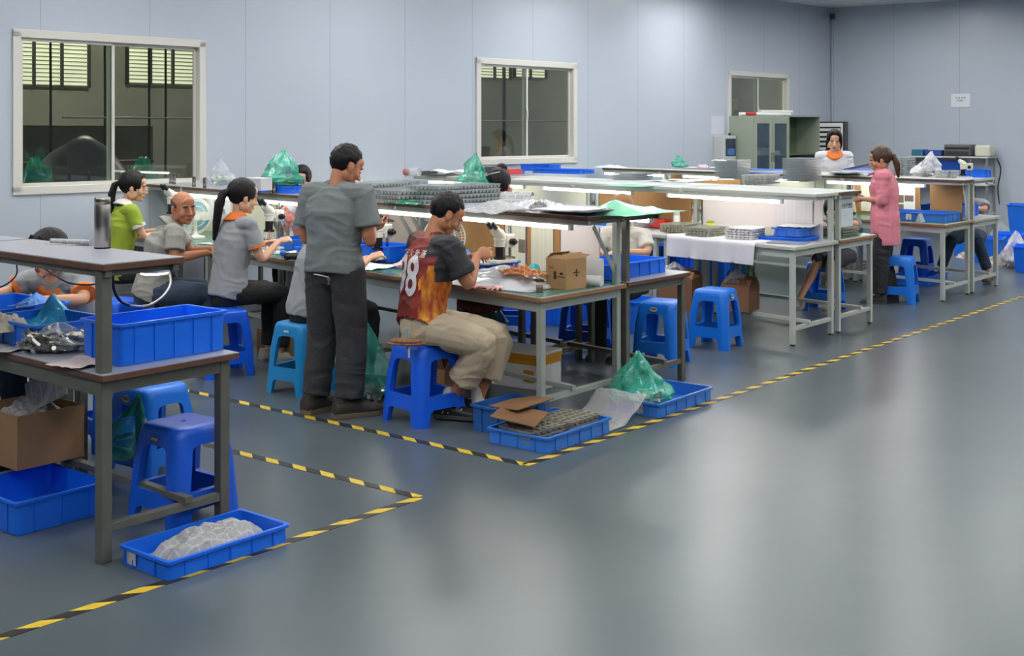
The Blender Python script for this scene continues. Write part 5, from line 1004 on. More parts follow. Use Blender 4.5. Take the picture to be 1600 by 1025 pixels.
# ================================================================ far corner: cabinets, air conditioner, rack, camera
CABM = M('cabinet_greygreen', (150, 160, 144), .45); CABI = M('cabinet_inside', (88, 106, 82), .6)
cg = bpy.data.materials.new('cabinet_glass'); cg.use_nodes = True; b = cg.node_tree.nodes['Principled BSDF']; b.inputs['Base Color'].default_value = C(90, 110, 130); b.inputs['Alpha'].default_value = .35; b.inputs['Roughness'].default_value = .05
def wallpt(k, d=0., z=0.): q = P0+DW*k-NW*d; return Vector((q.x, q.y, z))
def cabinet(k0, w, d, h, lab, doors):
    r = root('metal_cabinet', wallpt(k0, .02), WANG, lab, 'cabinet'); t = .012; m = MB()
    m.box(0, t, -d, 0, 0, h); m.box(w-t, w, -d, 0, 0, h); m.box(t, w-t, -d, 0, 0, .06); m.box(t, w-t, -d, 0, h-.03, h); m.build('cabinet_body', CABM, r, bevel=.004)
    m = MB(); m.box(t, w-t, -.012, -.002, .06, h-.03); m.build('back_panel', CABI, r)
    for z in (.5, .9, 1.35): m = MB(); m.box(t+.002, w-t-.002, -d+.03, -.013, z, z+.015); m.build('cabinet_shelf', CABI if not doors else CABM, r)
    if doors:
        for i in range(2):
            a = t/2+i*(w/2-t/4); b_ = a+w/2-t/2-.004; f = MB(); q = .075
            f.box(a, a+q, -d-.018, -d-.002, .05, h-.02); f.box(b_-q, b_, -d-.018, -d-.002, .05, h-.02); f.box(a+q, b_-q, -d-.018, -d-.002, h-.02-q*1.4, h-.02); f.box(a+q, b_-q, -d-.018, -d-.002, .05, .9)
            dr = f.build('door', CABM, r, bevel=.003); g = MB(); g.box(a+q, b_-q, -d-.012, -d-.008, .9, h-.02-q*1.4); g.build('glass_pane', cg, dr); x = b_-.03 if i == 0 else a+.03; hh = MB(); hh.box(x-.008, x+.008, -d-.035, -d-.018, 1.25, 1.4); hh.build('door_handle', CHR, dr)
    return r
cabinet(10.42, 1.06, .47, 2.0, 'grey-green metal cabinet with two glazed doors in the far corner', True)
cabinet(11.50, 1.0, .47, 2.02, 'open-fronted grey-green cabinet next to the glazed one', False)
def wbox(name, k0, k1, d0, d1, z0, z1, mat, lab, cat, group=None, bevel=.004): m = MB(); m.box(k0, k1, -d1, -d0, z0, z1); return tag(m.build(name, mat, loc=wallpt(0, .02), rz=WANG, bevel=bevel), lab, cat, group)
NAVY = M('binder_navy', (36, 70, 150), .5)
for i in range(3): wbox('blue_bin', 10.52+.28*i, 10.76+.28*i, .12, .40, .916, 1.08+.03*(i % 2), NAVY, ('left', 'middle', 'right')[i]+' blue box behind the cabinet glass, lower shelf', 'box')
for i in range(3): wbox('paper_stack', 10.52+.3*i, 10.76+.3*i, .12, .38, 1.366, 1.43+.05*(i % 2), M('sheet_white'), ('left', 'middle', 'right')[i]+' paper stack behind the cabinet glass, upper shelf', 'papers')
wbox('green_parcel', 11.66, 11.98, .1, .4, .916, 1.02, M('parcel_green', (60, 120, 90), .6), 'green parcel in the open cabinet', 'parcel'); wbox('pink_parcel', 12.05, 12.3, .1, .36, .916, 1.1, M('parcel_pink', (214, 130, 150), .6), 'pink parcel in the open cabinet', 'parcel'); wbox('dark_bottle', 11.86, 11.94, .36, .44, .916, 1.13, KNB, 'dark bottle standing in the open cabinet', 'bottle')
for i, (a, b_, d, z) in enumerate(((10.5, 11.35, .16, 2.03), (10.7, 11.7, .3, 2.03), (11.0, 11.9, .22, 2.075))):
    m = MB(); m.cyl((a, -d, z), (b_, -d-.06, z), .03, n=14); tag(m.build('paper_roll', PAPER, loc=wallpt(0, .02), rz=WANG, auto=True), ('left', 'middle', 'upper')[i]+' white paper roll on top of the glazed cabinet', 'paper roll')
wbox('red_cloth', 10.44, 10.6, .3, .42, 2.002, 2.06, M('red_cloth', (190, 60, 60), .8), 'small red cloth on the corner of the cabinet top', 'cloth', bevel=.02)
# control box and notice on the window wall
r = root('control_box', wallpt(wk(1118)-.07, .0, 1.30), WANG, 'grey electrical control box on the wall left of the cabinets', 'control box')
m = MB(); m.box(0, .36, -.2, -.002, 0, .38); m.build('box_body', M('box_grey', (186, 190, 190), .4), r, bevel=.01); m = MB(); m.box(.06, .34, -.205, -.2005, .05, .33); m.build('front_window', M('box_window', (60, 74, 96), .2, noise_amt=.6, nscale=16), r)
m = MB(); m.box(.1, .3, -.208, -.2055, .07, .17); m.build('blue_label', M('label_blue', (70, 110, 170), .4), r); m = MB(); m.cyl((.32, -.1, .38), (.32, -.1, .42), .02); m.build('gland', KNB, r)
m = MB(); m.box(0, .36, -.004, -.001, 0, .30); tag(m.build('wall_paper_sheet', M('sheet_bluewhite', (200, 206, 218), .5), loc=wallpt(wk(1111), 0, 1.70), rz=WANG), 'plain white sheet taped above the control box', 'sheet')
# air conditioner, facing the room from the far corner
ac = onright(1309, 300, .42); r = root('air_conditioner', (ac.x, ac.y, 0), R2ANG+R(10), 'tall white floor-standing air conditioner in the far corner', 'air conditioner')
m = MB(); m.box(-.25, .25, -.0, .32, 0, 1.9); m.build('casing', WHT, r, bevel=.015); m = MB(); m.box(-.275, -.251, .0, .31, 0, 1.91); m.box(.251, .275, .0, .31, 0, 1.91); m.box(-.275, .275, .0, .31, 1.901, 1.92); m.build('dark_edge', KNB, r)
m = MB(); m.box(-.21, .21, -.006, -.001, 1.3, 1.83); m.build('outlet_recess', KNB, r)
for i in range(6): m = MB(); m.box(-.2, .2, -.03, -.008, 1.325+i*.085, 1.375+i*.085); m.build('louvre', WHT, r, bevel=.004)
m = MB(); m.box(.08, .17, -.004, -.001, 1.03, 1.22); m.build('energy_label', M('label_blue'), r); m = MB(); m.box(-.2, -.14, -.004, -.001, 1.16, 1.26); m.build('warning_label', STICKY, r)
# rack against the right wall
ra = onright(1432, 300); rb = onright(1556, 300); L_ = (Vector((rb.x, rb.y))-Vector((ra.x, ra.y))).length
r = root('storage_rack', (ra.x, ra.y, 0), R2ANG, 'grey steel storage rack by the right wall holding a printer', 'rack')
for x in (0, L_-.04):
    for y in (-.47, -.05): m = MB(); m.box(x, x+.035, y, y+.035, 0, 1.40 if y > -.1 else 1.315); m.build('post', M('rack_steel', (130, 134, 134), .4, metal=.4), r)
for z in (.35, .84, 1.30): m = MB(); m.box(-.01, L_, -.48, -.01, z, z+.025); m.build('rack_shelf', LAMW, r, bevel=.003)
def onrack(name, x0, x1, y0, y1, z, h, mat, lab, cat, bevel=.01): m = MB(); m.box(x0, x1, y0, y1, z, z+h); return tag(m.build(name, mat, loc=(ra.x, ra.y, 0), rz=R2ANG, bevel=bevel), lab, cat)
ZR = 1.3265
rp = root('printer', Vector((ra.x, ra.y, 0))+Matrix.Rotation(R2ANG, 3, 'Z')@Vector((.82, -.24, ZR)), R2ANG, 'dark grey printer on top of the storage rack', 'printer')
m = MB(); m.box(-.22, .22, -.17, .17, 0, .2); m.build('printer_body', M('printer_grey', (92, 94, 98), .4), rp, bevel=.02, seg=3); m = MB(); m.box(-.19, .19, -.2, -.171, .03, .09); m.build('paper_tray', M('printer_dark', (50, 50, 54), .4), rp, bevel=.006); m = MB(); m.box(-.2, .2, -.175, -.1705, .12, .15); m.build('printer_slot', KNB, rp)
onrack('label_machine', 1.10, 1.36, -.4, -.1, ZR, .19, M('machine_cream'), 'cream box-shaped machine beside the printer on the rack', 'machine', .03)
onrack('blue_box', .28, .56, -.42, -.12, ZR, .10, NAVY, 'navy box on the rack left of the printer', 'box'); onrack('teal_box', .05, .25, -.42, -.12, ZR, .11, M('teal_box', (40, 110, 140), .5), 'teal box at the left end of the rack top', 'box'); onrack('blue_board', .3, .8, -.06, -.04, 1.02, .22, BIN['royal'], 'blue board leaning under the top rack shelf', 'board', .004)
onrack('grey_device', .95, 1.3, -.42, -.12, .8655, .05, M('sheet_white'), 'pale flat device on the middle rack shelf', 'device', .01); onrack('black_reader', 1.0, 1.2, -.4, -.2, .916, .05, KNB, 'black reader on the pale device in the rack', 'device', .01); onrack('black_scale', .98, 1.1, -.4, -.28, .376, .34, KNB, 'black device standing low in the rack', 'device', .01)
crumple('white_cloth', Vector((ra.x, ra.y, 0))+Matrix.Rotation(R2ANG, 3, 'Z')@Vector((1.28, -.3, .866)), R2ANG, .16, .3, .09, 93, M('sheet_white'), 'white crumpled paper at the right end of the middle rack shelf', 'paper')
pp = Vector((ra.x, ra.y, 0))+Matrix.Rotation(R2ANG, 3, 'Z')@Vector((L_+.02, -.02, 1.3))
cable([pp, pp+Vector((.06, -.02, -.2)), pp+Vector((.02, 0, -.5)), pp+Vector((.05, 0, -.8))], .01, CBK, 'dark cable hanging down the right end of the rack')
# security camera in the corner
cc = onright(1306, 27, .16); r = root('security_camera', cc, R2ANG+R(20), 'small black security camera high in the far corner', 'security camera'); m = MB(); m.prism(rrect(.09, .1, .02), -.05, .05); m.build('camera_housing', KNB, r, bevel=.01); m = MB(); m.cyl((0, -.052, 0), (0, -.06, 0), .02); m.build('lens', M('lens_glass'), r); m = MB(); m.cyl((0, .05, 0), (-.0, .125, .0), .012); m.build('bracket', WHT, r)
m = MB(); m.cyl((0, 0, 0), (0, -.02, 0), .045, n=20); tag(m.build('junction_plate', WHT, loc=wallpt(wk(1292.5), .0, CZ-(30-HY)*wy(wk(1292.5))/F), rz=WANG), 'round white plate on the wall beside the camera', 'plate')
# ================================================================ people
def skin_mat(name, col, lip): return M(name, col, .5, spec=.4, sss=.12, bump=.06, bscale=60)
SK1 = skin_mat('skin_tan', (196, 142, 112), 0); SK2 = skin_mat('skin_light', (216, 168, 138), 0); SK3 = skin_mat('skin_warm', (184, 124, 92), 0)
LIP = M('lip', (168, 96, 84), .45); EYEW = M('eye_white', (222, 216, 208), .3); EYEB = M('eye_dark', (26, 18, 14), .2); 
HAIR = M('hair_black', (17, 14, 16), .5, spec=.3, bump=.7, bscale=60, stretch=(1, 1, .12)); HAIRB = M('hair_brown', (74, 48, 34), .42, bump=.5, bscale=60, stretch=(1, 1, .12)); HAIRG = M('hair_golden', (150, 104, 60), .42, bump=.5, bscale=60, stretch=(1, 1, .12)); HAIRS = M('hair_shaved', (92, 70, 58), .6)
def vlerp(a, b, t): return Vector(a).lerp(Vector(b), t)
def surf(mb, voxel, smooth, fn=None):               # join overlapping solids into one continuous surface
    me = setmesh('s', mb.v, mb.f, [])
    out = bake(me, [('REMESH', dict(mode='VOXEL', voxel_size=voxel)), ('SMOOTH', dict(factor=.5, iterations=smooth))])
    bpy.data.meshes.remove(me)
    if fn:
        nn = [v.normal.copy() for v in out.vertices]
        for v, n_ in zip(out.vertices, nn): v.co = fn(v.co, n_)
        out.update()
    return out
def headmat(hc, yaw, pitch, roll=0):                 # yaw clockwise from forward, pitch up positive
    return Matrix.Translation(hc)@Matrix.Rotation(-R(yaw), 4, 'Z')@Matrix.Rotation(R(pitch), 4, 'X')@Matrix.Rotation(R(roll), 4, 'Y')@Matrix.Scale(1.06, 4)
def tri_loft(m, a, b, c, r, side=(1, 0, 0), n=12, k=5, dome=True):   # a limb bending smoothly at b
    a, b, c = Vector(a), Vector(b), Vector(c); pts = []; rs = []
    q = .16
    for t in (0, .2, .4, .6, .8, 1-q): pts.append(a.lerp(b, t)); rs.append(r(t*.5))
    pts.append(b+((a-b)+(c-b))*q*.22); rs.append(r(.5))
    for t in (q, .25, .4, .6, .8, 1): pts.append(b.lerp(c, t)); rs.append(r(.5+t*.5))
    m.loft(pts, rs, side, n, dome=dome)
def interp(tab):
    def f(t):
        for (t0, v0), (t1, v1) in zip(tab, tab[1:]):
            if t <= t1: k = (t-t0)/(t1-t0); return tuple(a+(b_-a)*k for a, b_ in zip(v0, v1)) if isinstance(v0, tuple) else v0+(v1-v0)*k
        return tab[-1][1]
    return f
ARM = interp([(0, .046), (.15, .046), (.4, .039), (.5, .036), (.6, .038), (.8, .031), (1, .024)])
LEG = interp([(0, .085), (.1, .083), (.4, .060), (.5, .054), (.6, .053), (.7, .054), (.88, .036), (1, .034)])
def hand(m, w, d, pn, side, curl=35, sc=1., spread=6):
    """w wrist, d pointing direction, pn palm facing direction, side=+1 right hand"""
    d = Vector(d).normalized(); pn = Vector(pn); pn = (pn-d*pn.dot(d)).normalized(); ax = d.cross(pn)*side   # ax towards the thumb for a right hand with palm down flips by side
    w = Vector(w); L = .085*sc
    m.loft([w-d*.02, w+d*.02, w+d*L*.6, w+d*L], [(.024*sc, .018*sc), (.030*sc, .016*sc), (.040*sc, .015*sc), (.038*sc, .012*sc)], side=ax, n=12, dome=True)
    for i, ln in enumerate((.066, .074, .068, .052)):
        off = (.029-.0195*i)*sc; a = R(spread*(1.5-i)); dd_ = (d*math.cos(a)+ax*math.sin(a)).normalized(); p = w+d*L*.97+ax*off; pts = [p-dd_*.012]; c = R(curl*(.5+.1*i))
        q = dd_
        for j, f in enumerate((.45, .32, .25)):
            pts.append(p.copy()); q = (dd_*math.cos(c*(j+.6))+pn*math.sin(c*(j+.6))).normalized(); p = p+q*ln*f*sc
        pts.append(p); m.loft(pts, [.0088*sc, .0088*sc, .0082*sc, .0078*sc, .0068*sc][:len(pts)], side=ax, n=8, dome=True)
    t0 = w+d*.02*sc+ax*.02*sc; t1 = t0+d*.028*sc+ax*.024*sc+pn*.008; t2 = t1+d*.03*sc+ax*.006+pn*.012; t3 = t2+d*.022*sc-ax*.004+pn*.01
    m.loft([t0, t1, t2, t3], [.013*sc, .0115*sc, .0098*sc, .008*sc], side=pn, n=8, dome=True)
def head_solids(m, HM, male=True, bald=False):
    T0 = m.T; m.T = HM
    m.ell((0, -.012, .032), (.076, .094, .088)); m.ell((0, .030, -.018), (.064, .062, .082)); m.ell((0, .040, -.072), (.047 if male else .042, .046, .036)); m.ell((0, .072, -.092), (.021, .017, .017))
    for s in (-1, 1):
        m.ell((s*.038, .060, -.030), (.025, .024, .026)); m.ell((s*.055, .0, -.055), (.022, .04, .035))
        m.ell((s*.079, -.008, -.008), (.009, .019, .031), rot=Matrix.Rotation(s*R(-16), 3, 'Z')@Matrix.Rotation(R(12), 3, 'X')); m.ell((s*.073, .004, -.03), (.01, .012, .014))
        m.ell((s*.030, .083, .022), (.024, .010, .009))
        m.ell((s*.013, .100, -.037), (.009, .010, .008))
    m.loft([(0, .086, .014), (0, .100, -.014), (0, .113, -.033)], [(.009, .009), (.011, .011), (.013, .011)], n=10, dome=True)
    m.ell((0, .084, -.060), (.024, .012, .0065)); m.ell((0, .083, -.0685), (.020, .012, .007)); m.ell((0, .078, .052), (.048, .014, .030))
    m.T = T0
def face_extras(m, HM, brow=True, open_=1.):         # eyes, lids, brows: m.mi 1 white, 2 dark, 3 hair
    T0 = m.T; m.T = HM
    for s in (-1, 1):
        m.mi = 1; m.ell((s*.031, .0865, -.001), (.0135, .006, .0052*open_), 12, 8)
        m.mi = 2; m.ell((s*.031, .0898, -.0012), (.0058, .0045, .0054*open_), 10, 6)
        m.mi = 2; m.loft([(s*.017, .0892, .0005), (s*.024, .0918, .0048*open_), (s*.033, .091, .0052*open_), (s*.044, .085, .001)], [.0008, .0013, .0013, .0008], n=6)
        if brow: m.mi = 3; m.loft([(s*.013, .0935, .0195), (s*.028, .0955, .0255), (s*.042, .090, .0245), (s*.052, .082, .018)], [(.0022, .0034), (.0028, .0042), (.0024, .0036), (.0012, .002)], side=(0, 1, 0), n=8)
    m.mi = 0; m.T = T0
def hair_mesh(HM, style, seed=1):
    m = MB(); m.T = HM
    c = Vector((0, -.014, .035)); base = {'short': (.083, .102, .099), 'buzz': (.0775, .0955, .0905)}.get(style, (.089, .110, .102))
    N_, K = 56, 34; vs = []; fs = []
    def keep(p):
        x, y, z = p; ax = abs(x)
        if style == 'short': fr = z-(.078 if y > .03 else .022 if y > -.03 else -.052); 
        elif style == 'buzz': fr = min(z-(.0 if y > -.03 else -.045), .072-z-max(0, y+.04)*.5) if y < .03 else -.02
        elif style == 'bald': fr = -1
        else:
            fr = z-(.092-.12*max(0, ax-.02) if y > .035 else (-.035 if ax > .05 and y > -.01 else -.065))
            if y > .035 and ax > .058: fr = z+.01
        return max(0, min(1, .5+fr/.016))
    for i in range(K+1):
        a = math.pi*i/K
        for j in range(N_):
            b_ = 2*math.pi*j/N_; d = Vector((math.sin(a)*math.cos(b_), math.sin(a)*math.sin(b_), math.cos(a))); p = Vector((d.x*base[0], d.y*base[1], d.z*base[2]))
            k = keep(p+c); nz = fbm((d.x*5+seed, d.y*5, d.z*5), 3)
            sp = noise.noise(Vector((d.x*26+seed, d.y*26, d.z*9)))
            g = .84+.16*k+k*((.05*nz+.06*sp) if style == 'short' else (.012*nz+.012*sp if style != 'buzz' else 0)); vs.append(c+p*g)
    for i in range(K):
        for j in range(N_): fs.append((i*N_+j, (i+1)*N_+j, (i+1)*N_+(j+1) % N_, i*N_+(j+1) % N_))
    m.add(vs, fs); return m
def torso_solids(m, J, grow=0., z0=None, w=1., hem=None, chestf=1.):
    P, Wst, Ch, Nk = [Vector(J[k]) for k in ('pel', 'waist', 'chest', 'neck')]; hs = (Vector(J['hipR'])-Vector(J['hipL'])).normalized(); ss = (Vector(J['shR'])-Vector(J['shL'])).normalized()
    low = Vector(hem) if hem is not None else P-(Wst-P).normalized()*.06
    pts = [low, P, vlerp(P, Wst, .5), Wst, vlerp(Wst, Ch, .5), Ch, vlerp(Ch, Nk, .42), vlerp(Ch, Nk, .8)]
    rr_ = [(.150, .105), (.158, .112), (.146, .104), (.135, .098), (.148, .106), (.162, .112*chestf), (.150, .092), (.085, .062)]
    # loft with a turning side axis
    n = 20; vs = []; fs = []; k = len(pts)
    for i, p in enumerate(pts):
        t = (pts[min(i+1, k-1)]-pts[max(i-1, 0)]).normalized(); sv = hs.lerp(ss, i/(k-1)); x = (sv-t*sv.dot(t)).normalized(); y = t.cross(x)
        rx, ry = rr_[i][0]*w+grow, rr_[i][1]*w+grow
        for j in range(n):
            a = 2*math.pi*j/n; ca, sa = math.cos(a), math.sin(a); e = .82
            vs.append(p+x*(rx*math.copysign(abs(ca)**e, ca))+y*(ry*math.copysign(abs(sa)**e, sa)))
    for i in range(k-1):
        for j in range(n): fs.append((i*n+j, i*n+(j+1) % n, (i+1)*n+(j+1) % n, (i+1)*n+j))
    fs.append(tuple(range(n-1, -1, -1))); fs.append(tuple((k-1)*n+j for j in range(n))); m.add(vs, fs)
    for s, S in ((-1, J['shL']), (1, J['shR'])):
        S = Vector(S); b_ = vlerp(Ch, Nk, .55); m.loft([b_, S.lerp(b_, .35), S], [(.05*w+grow, .062*w+grow), (.052*w+grow, .06*w+grow), (.046*w+grow*.8, .05*w+grow*.8)], side=(Nk-Ch), n=12, dome=True)
        m.loft([vlerp(Ch, Nk, .95), S.lerp(b_, .2)], [(.03*w+grow*.6), .035*w+grow*.6], n=10, dome=True)
def foot(m, an, d, sc=1., z=.045):
    d = Vector(d).normalized(); a = Vector(an); g = Vector((a.x, a.y, z)) if z is not None else a-Vector((0, 0, .05)); up = Vector((0, 0, 1)); sd = d.cross(up)
    m.loft([g-d*.04*sc-up*.005, g-d*.01*sc+up*.005, g+d*.04*sc-up*.008, g+d*.09*sc-up*.016, g+d*.13*sc-up*.02], [(.026*sc, .028*sc), (.030*sc, .034*sc), (.030*sc, .026*sc), (.032*sc, .016*sc), (.026*sc, .012*sc)], side=sd, n=14, dome=True)
def shoe(parent, an, d, mat, sole, sc=1., z=.0, laces=None, stripes=None, name='shoe', pitch=0):
    yaw = math.atan2(d[1], d[0])-R(90); m = MB(); n = 22
    r = bpy.data.objects.new(name, None); 
    prof = [(-.088, .026, .06), (-.078, .036, .092), (-.03, .041, .102), (.02, .044, .094), (.06, .048, .078), (.105, .050, .062), (.145, .045, .054), (.170, .032, .044), (.180, .014, .034)]
    vs = []; fs = []; K = len(prof)
    for i, (y, w, h) in enumerate(prof):
        for j in range(n):
            a = 2*math.pi*j/n; x = math.cos(a)*w*(1 if math.sin(a) < .3 else 1-.3*(math.sin(a)-.3)); zz = max(.018, h*.5+math.sin(a)*h*.55); vs.append((x*sc, y*sc, zz*sc))
    for i in range(K-1):
        for j in range(n): fs.append((i*n+j, i*n+(j+1) % n, (i+1)*n+(j+1) % n, (i+1)*n+j))
    fs.append(tuple(range(n-1, -1, -1))); fs.append(tuple((K-1)*n+j for j in range(n))); m.add(vs, fs); m.loft([(0, -.045*sc, .075*sc), (0, -.045*sc, .10*sc)], [(.036*sc, .042*sc), (.033*sc, .038*sc)], n=16)
    a = Vector(an); o = m.build(name, mat, parent, smooth=True, auto=True); o.location = (a.x, a.y, z); o.rotation_euler = (pitch, 0, yaw)
    s = MB(); pts = []
    for y, w in ((-.092, .02), (-.075, .036), (-.03, .041), (.03, .043), (.09, .05), (.145, .048), (.174, .034), (.188, .012)): pts.append((w, y))
    pts = [(x*sc, y*sc) for x, y in pts]+[(-x*sc, y*sc) for x, y in reversed(pts)]; s.prism(pts, 0, .024*sc); s.build('sole', sole, o, bevel=.003)
    if laces:
        l = MB()
        for i in range(4): y = .012+i*.022; zz = .088-.0125*i*1.05; zz += .012; l.loft([(-.022*sc, y*sc, zz*sc), (0, y*sc+.003, (zz+.008)*sc), (.022*sc, y*sc, zz*sc)], [.0028]*3, n=6)
        l.build('laces', laces, o)
    if stripes:
        l = MB()
        for s_ in (-1, 1):
            for i in range(4): y = -.03+i*.032; l.loft([(s_*.041*sc, y*sc, .035*sc), (s_*.036*sc, (y+.02)*sc, .066*sc)], [.0035, .0025], n=6)
        l.build('stripe', stripes, o)
    return o
def wrinkle(amp, fx=9., seed=0., axis=None):
    def fn(p, n):
        k = noise.noise(Vector((p.x*fx*.7+seed, p.y*fx*.7, p.z*fx*1.6+2*noise.noise(p*4)))); k = 1-abs(k)*2
        k2 = noise.noise(Vector((p.x*fx*2+seed, p.y*fx*2+3, p.z*fx*3))); return p+n*(amp*k+amp*.35*k2)
    return fn
def person(pos, yaw, label, J, skin=SK1, vox=.0065, male=True, head=(0, -10, 0), hair='short', hairmat=None, shirt=None, sleeve=.45, sl_r=(.062, .068), trousers=None, shorts=1.0, tr_r=None, shoes=None, hem=None, hands=((0, 1, 0), (0, 0, -1), 35, (0, 1, 0), (0, 0, -1), 35), tail=None, collar=None, cuff=None, scale=1., socks=None, w=1., eyes=1., torso_w=1., shirt_grow=.016, feet=None, wr=.006, open_front=None, bun=False, fringe=False, side=False, shirt_z=None, lf=None, cuffs_at=None, chestf=1.):
    J = {k: Vector(v) for k, v in J.items()}
    r = root('person', (pos[0], pos[1], pos[2] if len(pos) > 2 else 0), -R(yaw), label, 'person'); r.scale = (scale,)*3
    HM = headmat(J['head'], *head)
    SEAT = .4755 if J['pel'].z < .7 else None
    def seated(me):                                # rest on the seat instead of sinking into it
        if SEAT:
            for v in me.vertices:
                if v.co.z*scale < SEAT and math.hypot(v.co.x, v.co.y) < .21 and v.co.z > .36: v.co.z = SEAT/scale
            me.update()
        return me
    # ---- body
    m = MB(); head_solids(m, HM, male)
    nb = HM@Vector((0, -.022, -.06)); m.loft([nb+(nb-J['neck'])*.25, nb, nb.lerp(J['neck'], .6), J['neck']-Vector((0, 0, .04))], [.046*w, .049*w if male else .042*w, .050*w if male else .043*w, .066*w], n=14, dome=True)
    torso_solids(m, J, -.013, w=w*.97)
    for s, a, b_, c in ((-1, 'shL', 'elL', 'wrL'), (1, 'shR', 'elR', 'wrR')): tri_loft(m, J[a], J[b_], J[c], lambda t: ARM(t)*w*(1 if male else .9))
    hL = hands[:3]; hR = hands[3:6]; hand(m, J['wrL'], hL[0], hL[1], -1, hL[2], .98 if male else .92); hand(m, J['wrR'], hR[0], hR[1], 1, hR[2], .98 if male else .92)
    for a, b_, c in (('hipL', 'knL', 'anL'), ('hipR', 'knR', 'anR')): tri_loft(m, J[a], J[b_], J[c], lambda t: LEG(t)*w*.94)
    feet = feet or ((0, 1, 0), (0, 1, 0))
    for an, d in ((J['anL'], feet[0]), (J['anR'], feet[1])): foot(m, an, d, .93, z=an.z-.045)
    bm_ = seated(surf(m, vox, 3))
    HI = HM.inverted(); lips = []
    ex = MB(); face_extras(ex, HM, open_=eyes)
    vs = [v.co.copy() for v in bm_.vertices]; fs = [tuple(p.vertices) for p in bm_.polygons]; mi = []
    for p in bm_.polygons:
        q = HI@p.center; mi.append(4 if (abs(q.x) < .023-abs(q.z+.065)*1.1 and -.077 < q.z < -.0545 and q.y > .085) else 0)
    o0 = len(vs); vs += ex.v; fs += [tuple(i+o0 for i in f) for f in ex.f]; mi += ex.m
    hm = hairmat or HAIR
    me = setmesh('body', vs, fs, [skin, EYEW, EYEB, hm, LIP], mi, True); link('body', me, r); bpy.data.meshes.remove(bm_)
    # ---- hair
    if hair != 'bald':
        hb = hair_mesh(HM, hair, len(label)).build('hair', hm if hair != 'buzz' else HAIRS, r, smooth=True)
        if tail:
            t = MB(); t.T = HM; t.loft(tail[0], tail[1], side=(1, 0, 0), n=14, dome=True); t.build('ponytail', hm, r, smooth=True)
        if bun: t = MB(); t.T = HM; t.ell((0, -.12, .06), (.04, .035, .04)); t.build('hair_bun', hm, r, smooth=True)
        if fringe:
            t = MB(); t.T = HM
            for i in range(9): x = -.05+i*.0125; t.loft([(x*.8, .06, .118), (x, .094, .085), (x*1.1, .096-abs(x)*.35, .04+.02*math.sin(i*2.3))], [(.009, .004), (.01, .005), (.004, .002)], n=8)
            t.build('fringe', hm, r, smooth=True)
        if side:
            t = MB(); t.T = HM
            for s in (-1, 1): t.loft([(s*.03, .06, .112), (s*.062, .058, .075), (s*.078, .04, .02), (s*.083, .02, -.04), (s*.078, .0, -.09)], [(.010, .008), (.013, .010), (.012, .012), (.011, .012), (.006, .006)], n=10, dome=True)
            t.build('side_hair', hm, r, smooth=True)
    # ---- shirt
    if shirt:
        m = MB(); torso_solids(m, J, shirt_grow, w=w, hem=hem, chestf=chestf)
        sl = interp([(0, sl_r[0]), (1, sl_r[1])])
        for a, b_, c in (('shL', 'elL', 'wrL'), ('shR', 'elR', 'wrR')):
            if sleeve <= 1: m.loft([J[a], J[a].lerp(J[b_], sleeve*.5), J[a].lerp(J[b_], sleeve)], [sl_r[0]*w, (sl_r[0]+sl_r[1])/2*w, sl_r[1]*w], n=16)
            else: tri_loft(m, J[a], J[b_], J[b_].lerp(J[c], sleeve-1), lambda t: (sl_r[0]+(sl_r[1]-sl_r[0])*t)*w, n=14, dome=False)
        sm = surf(m, vox, 4, wrinkle(wr, seed=len(label)*.37)); seated(sm); sm.materials.append(shirt)
        if isinstance(lf, (list, tuple)):           # panels of other colours, chosen by a rule on local position
            for mt in lf[0]: sm.materials.append(mt)
            sm.polygons.foreach_set('material_index', [lf[1](p.center, p.normal) for p in sm.polygons])
        sm.polygons.foreach_set('use_smooth', [True]*len(sm.polygons)); so = link('shirt', sm, r)
        r['_s'] = 1; del r['_s']
        if collar:
            c = MB(); t_ = (nb-J['neck']).normalized(); N0 = J['neck']-t_*.03; k = 24; vs = []; fs = []
            hd = (J['chest']-J['neck'])
            fw = Vector((0, 1, 0)); fw = (fw-t_*fw.dot(t_)).normalized(); sd = t_.cross(fw)
            for ring, (rad, up) in enumerate(((.060, .050), (.088, .022), (.108, -.006), (.104, -.016), (.066, .03))):
                for j in range(k):
                    a = 2*math.pi*j/k; front = max(0, math.cos(a)); drop = front**3*.05; vs.append(N0+(fw*math.cos(a)+sd*math.sin(a))*(rad*(1+.30*front))*w+t_*(up-drop))
            for i in range(4):
                for j in range(k): fs.append((i*k+j, i*k+(j+1) % k, (i+1)*k+(j+1) % k, (i+1)*k+j))
            c.add(vs, fs); c.build('collar', collar, r, smooth=True)
        if cuff:
            for a, b_ in (('shL', 'elL'), ('shR', 'elR')):
                c = MB(); e = J[a].lerp(J[b_], sleeve); d = (J[b_]-J[a]).normalized(); c.loft([e-d*.022, e+d*.006], [sl_r[1]*w*1.06]*2, n=20); c.build('cuff', cuff, r, smooth=False, auto=True)
    else: so = None
    # ---- trousers
    if trousers:
        m = MB(); P = J['pel']; up = (J['waist']-P).normalized(); hs = (J['hipR']-J['hipL']).normalized()
        m.loft([P+up*.08, P+up*.02, P-up*.05], [(.139*w, .097*w), (.156*w, .113*w), (.150*w, .114*w)], side=hs, n=20, dome=True)
        tr = tr_r or interp([(0, .098), (.2, .092), (.5, .072), (.75, .068), (1, .06)])
        for a, b_, c in (('hipL', 'knL', 'anL'), ('hipR', 'knR', 'anR')):
            e = J[b_].lerp(J[c], shorts); tri_loft(m, J[a], J[b_], e, lambda t: tr(t)*w, n=16, dome=False)
            m.ell(J[a], (.092*w, .092*w, .092*w))
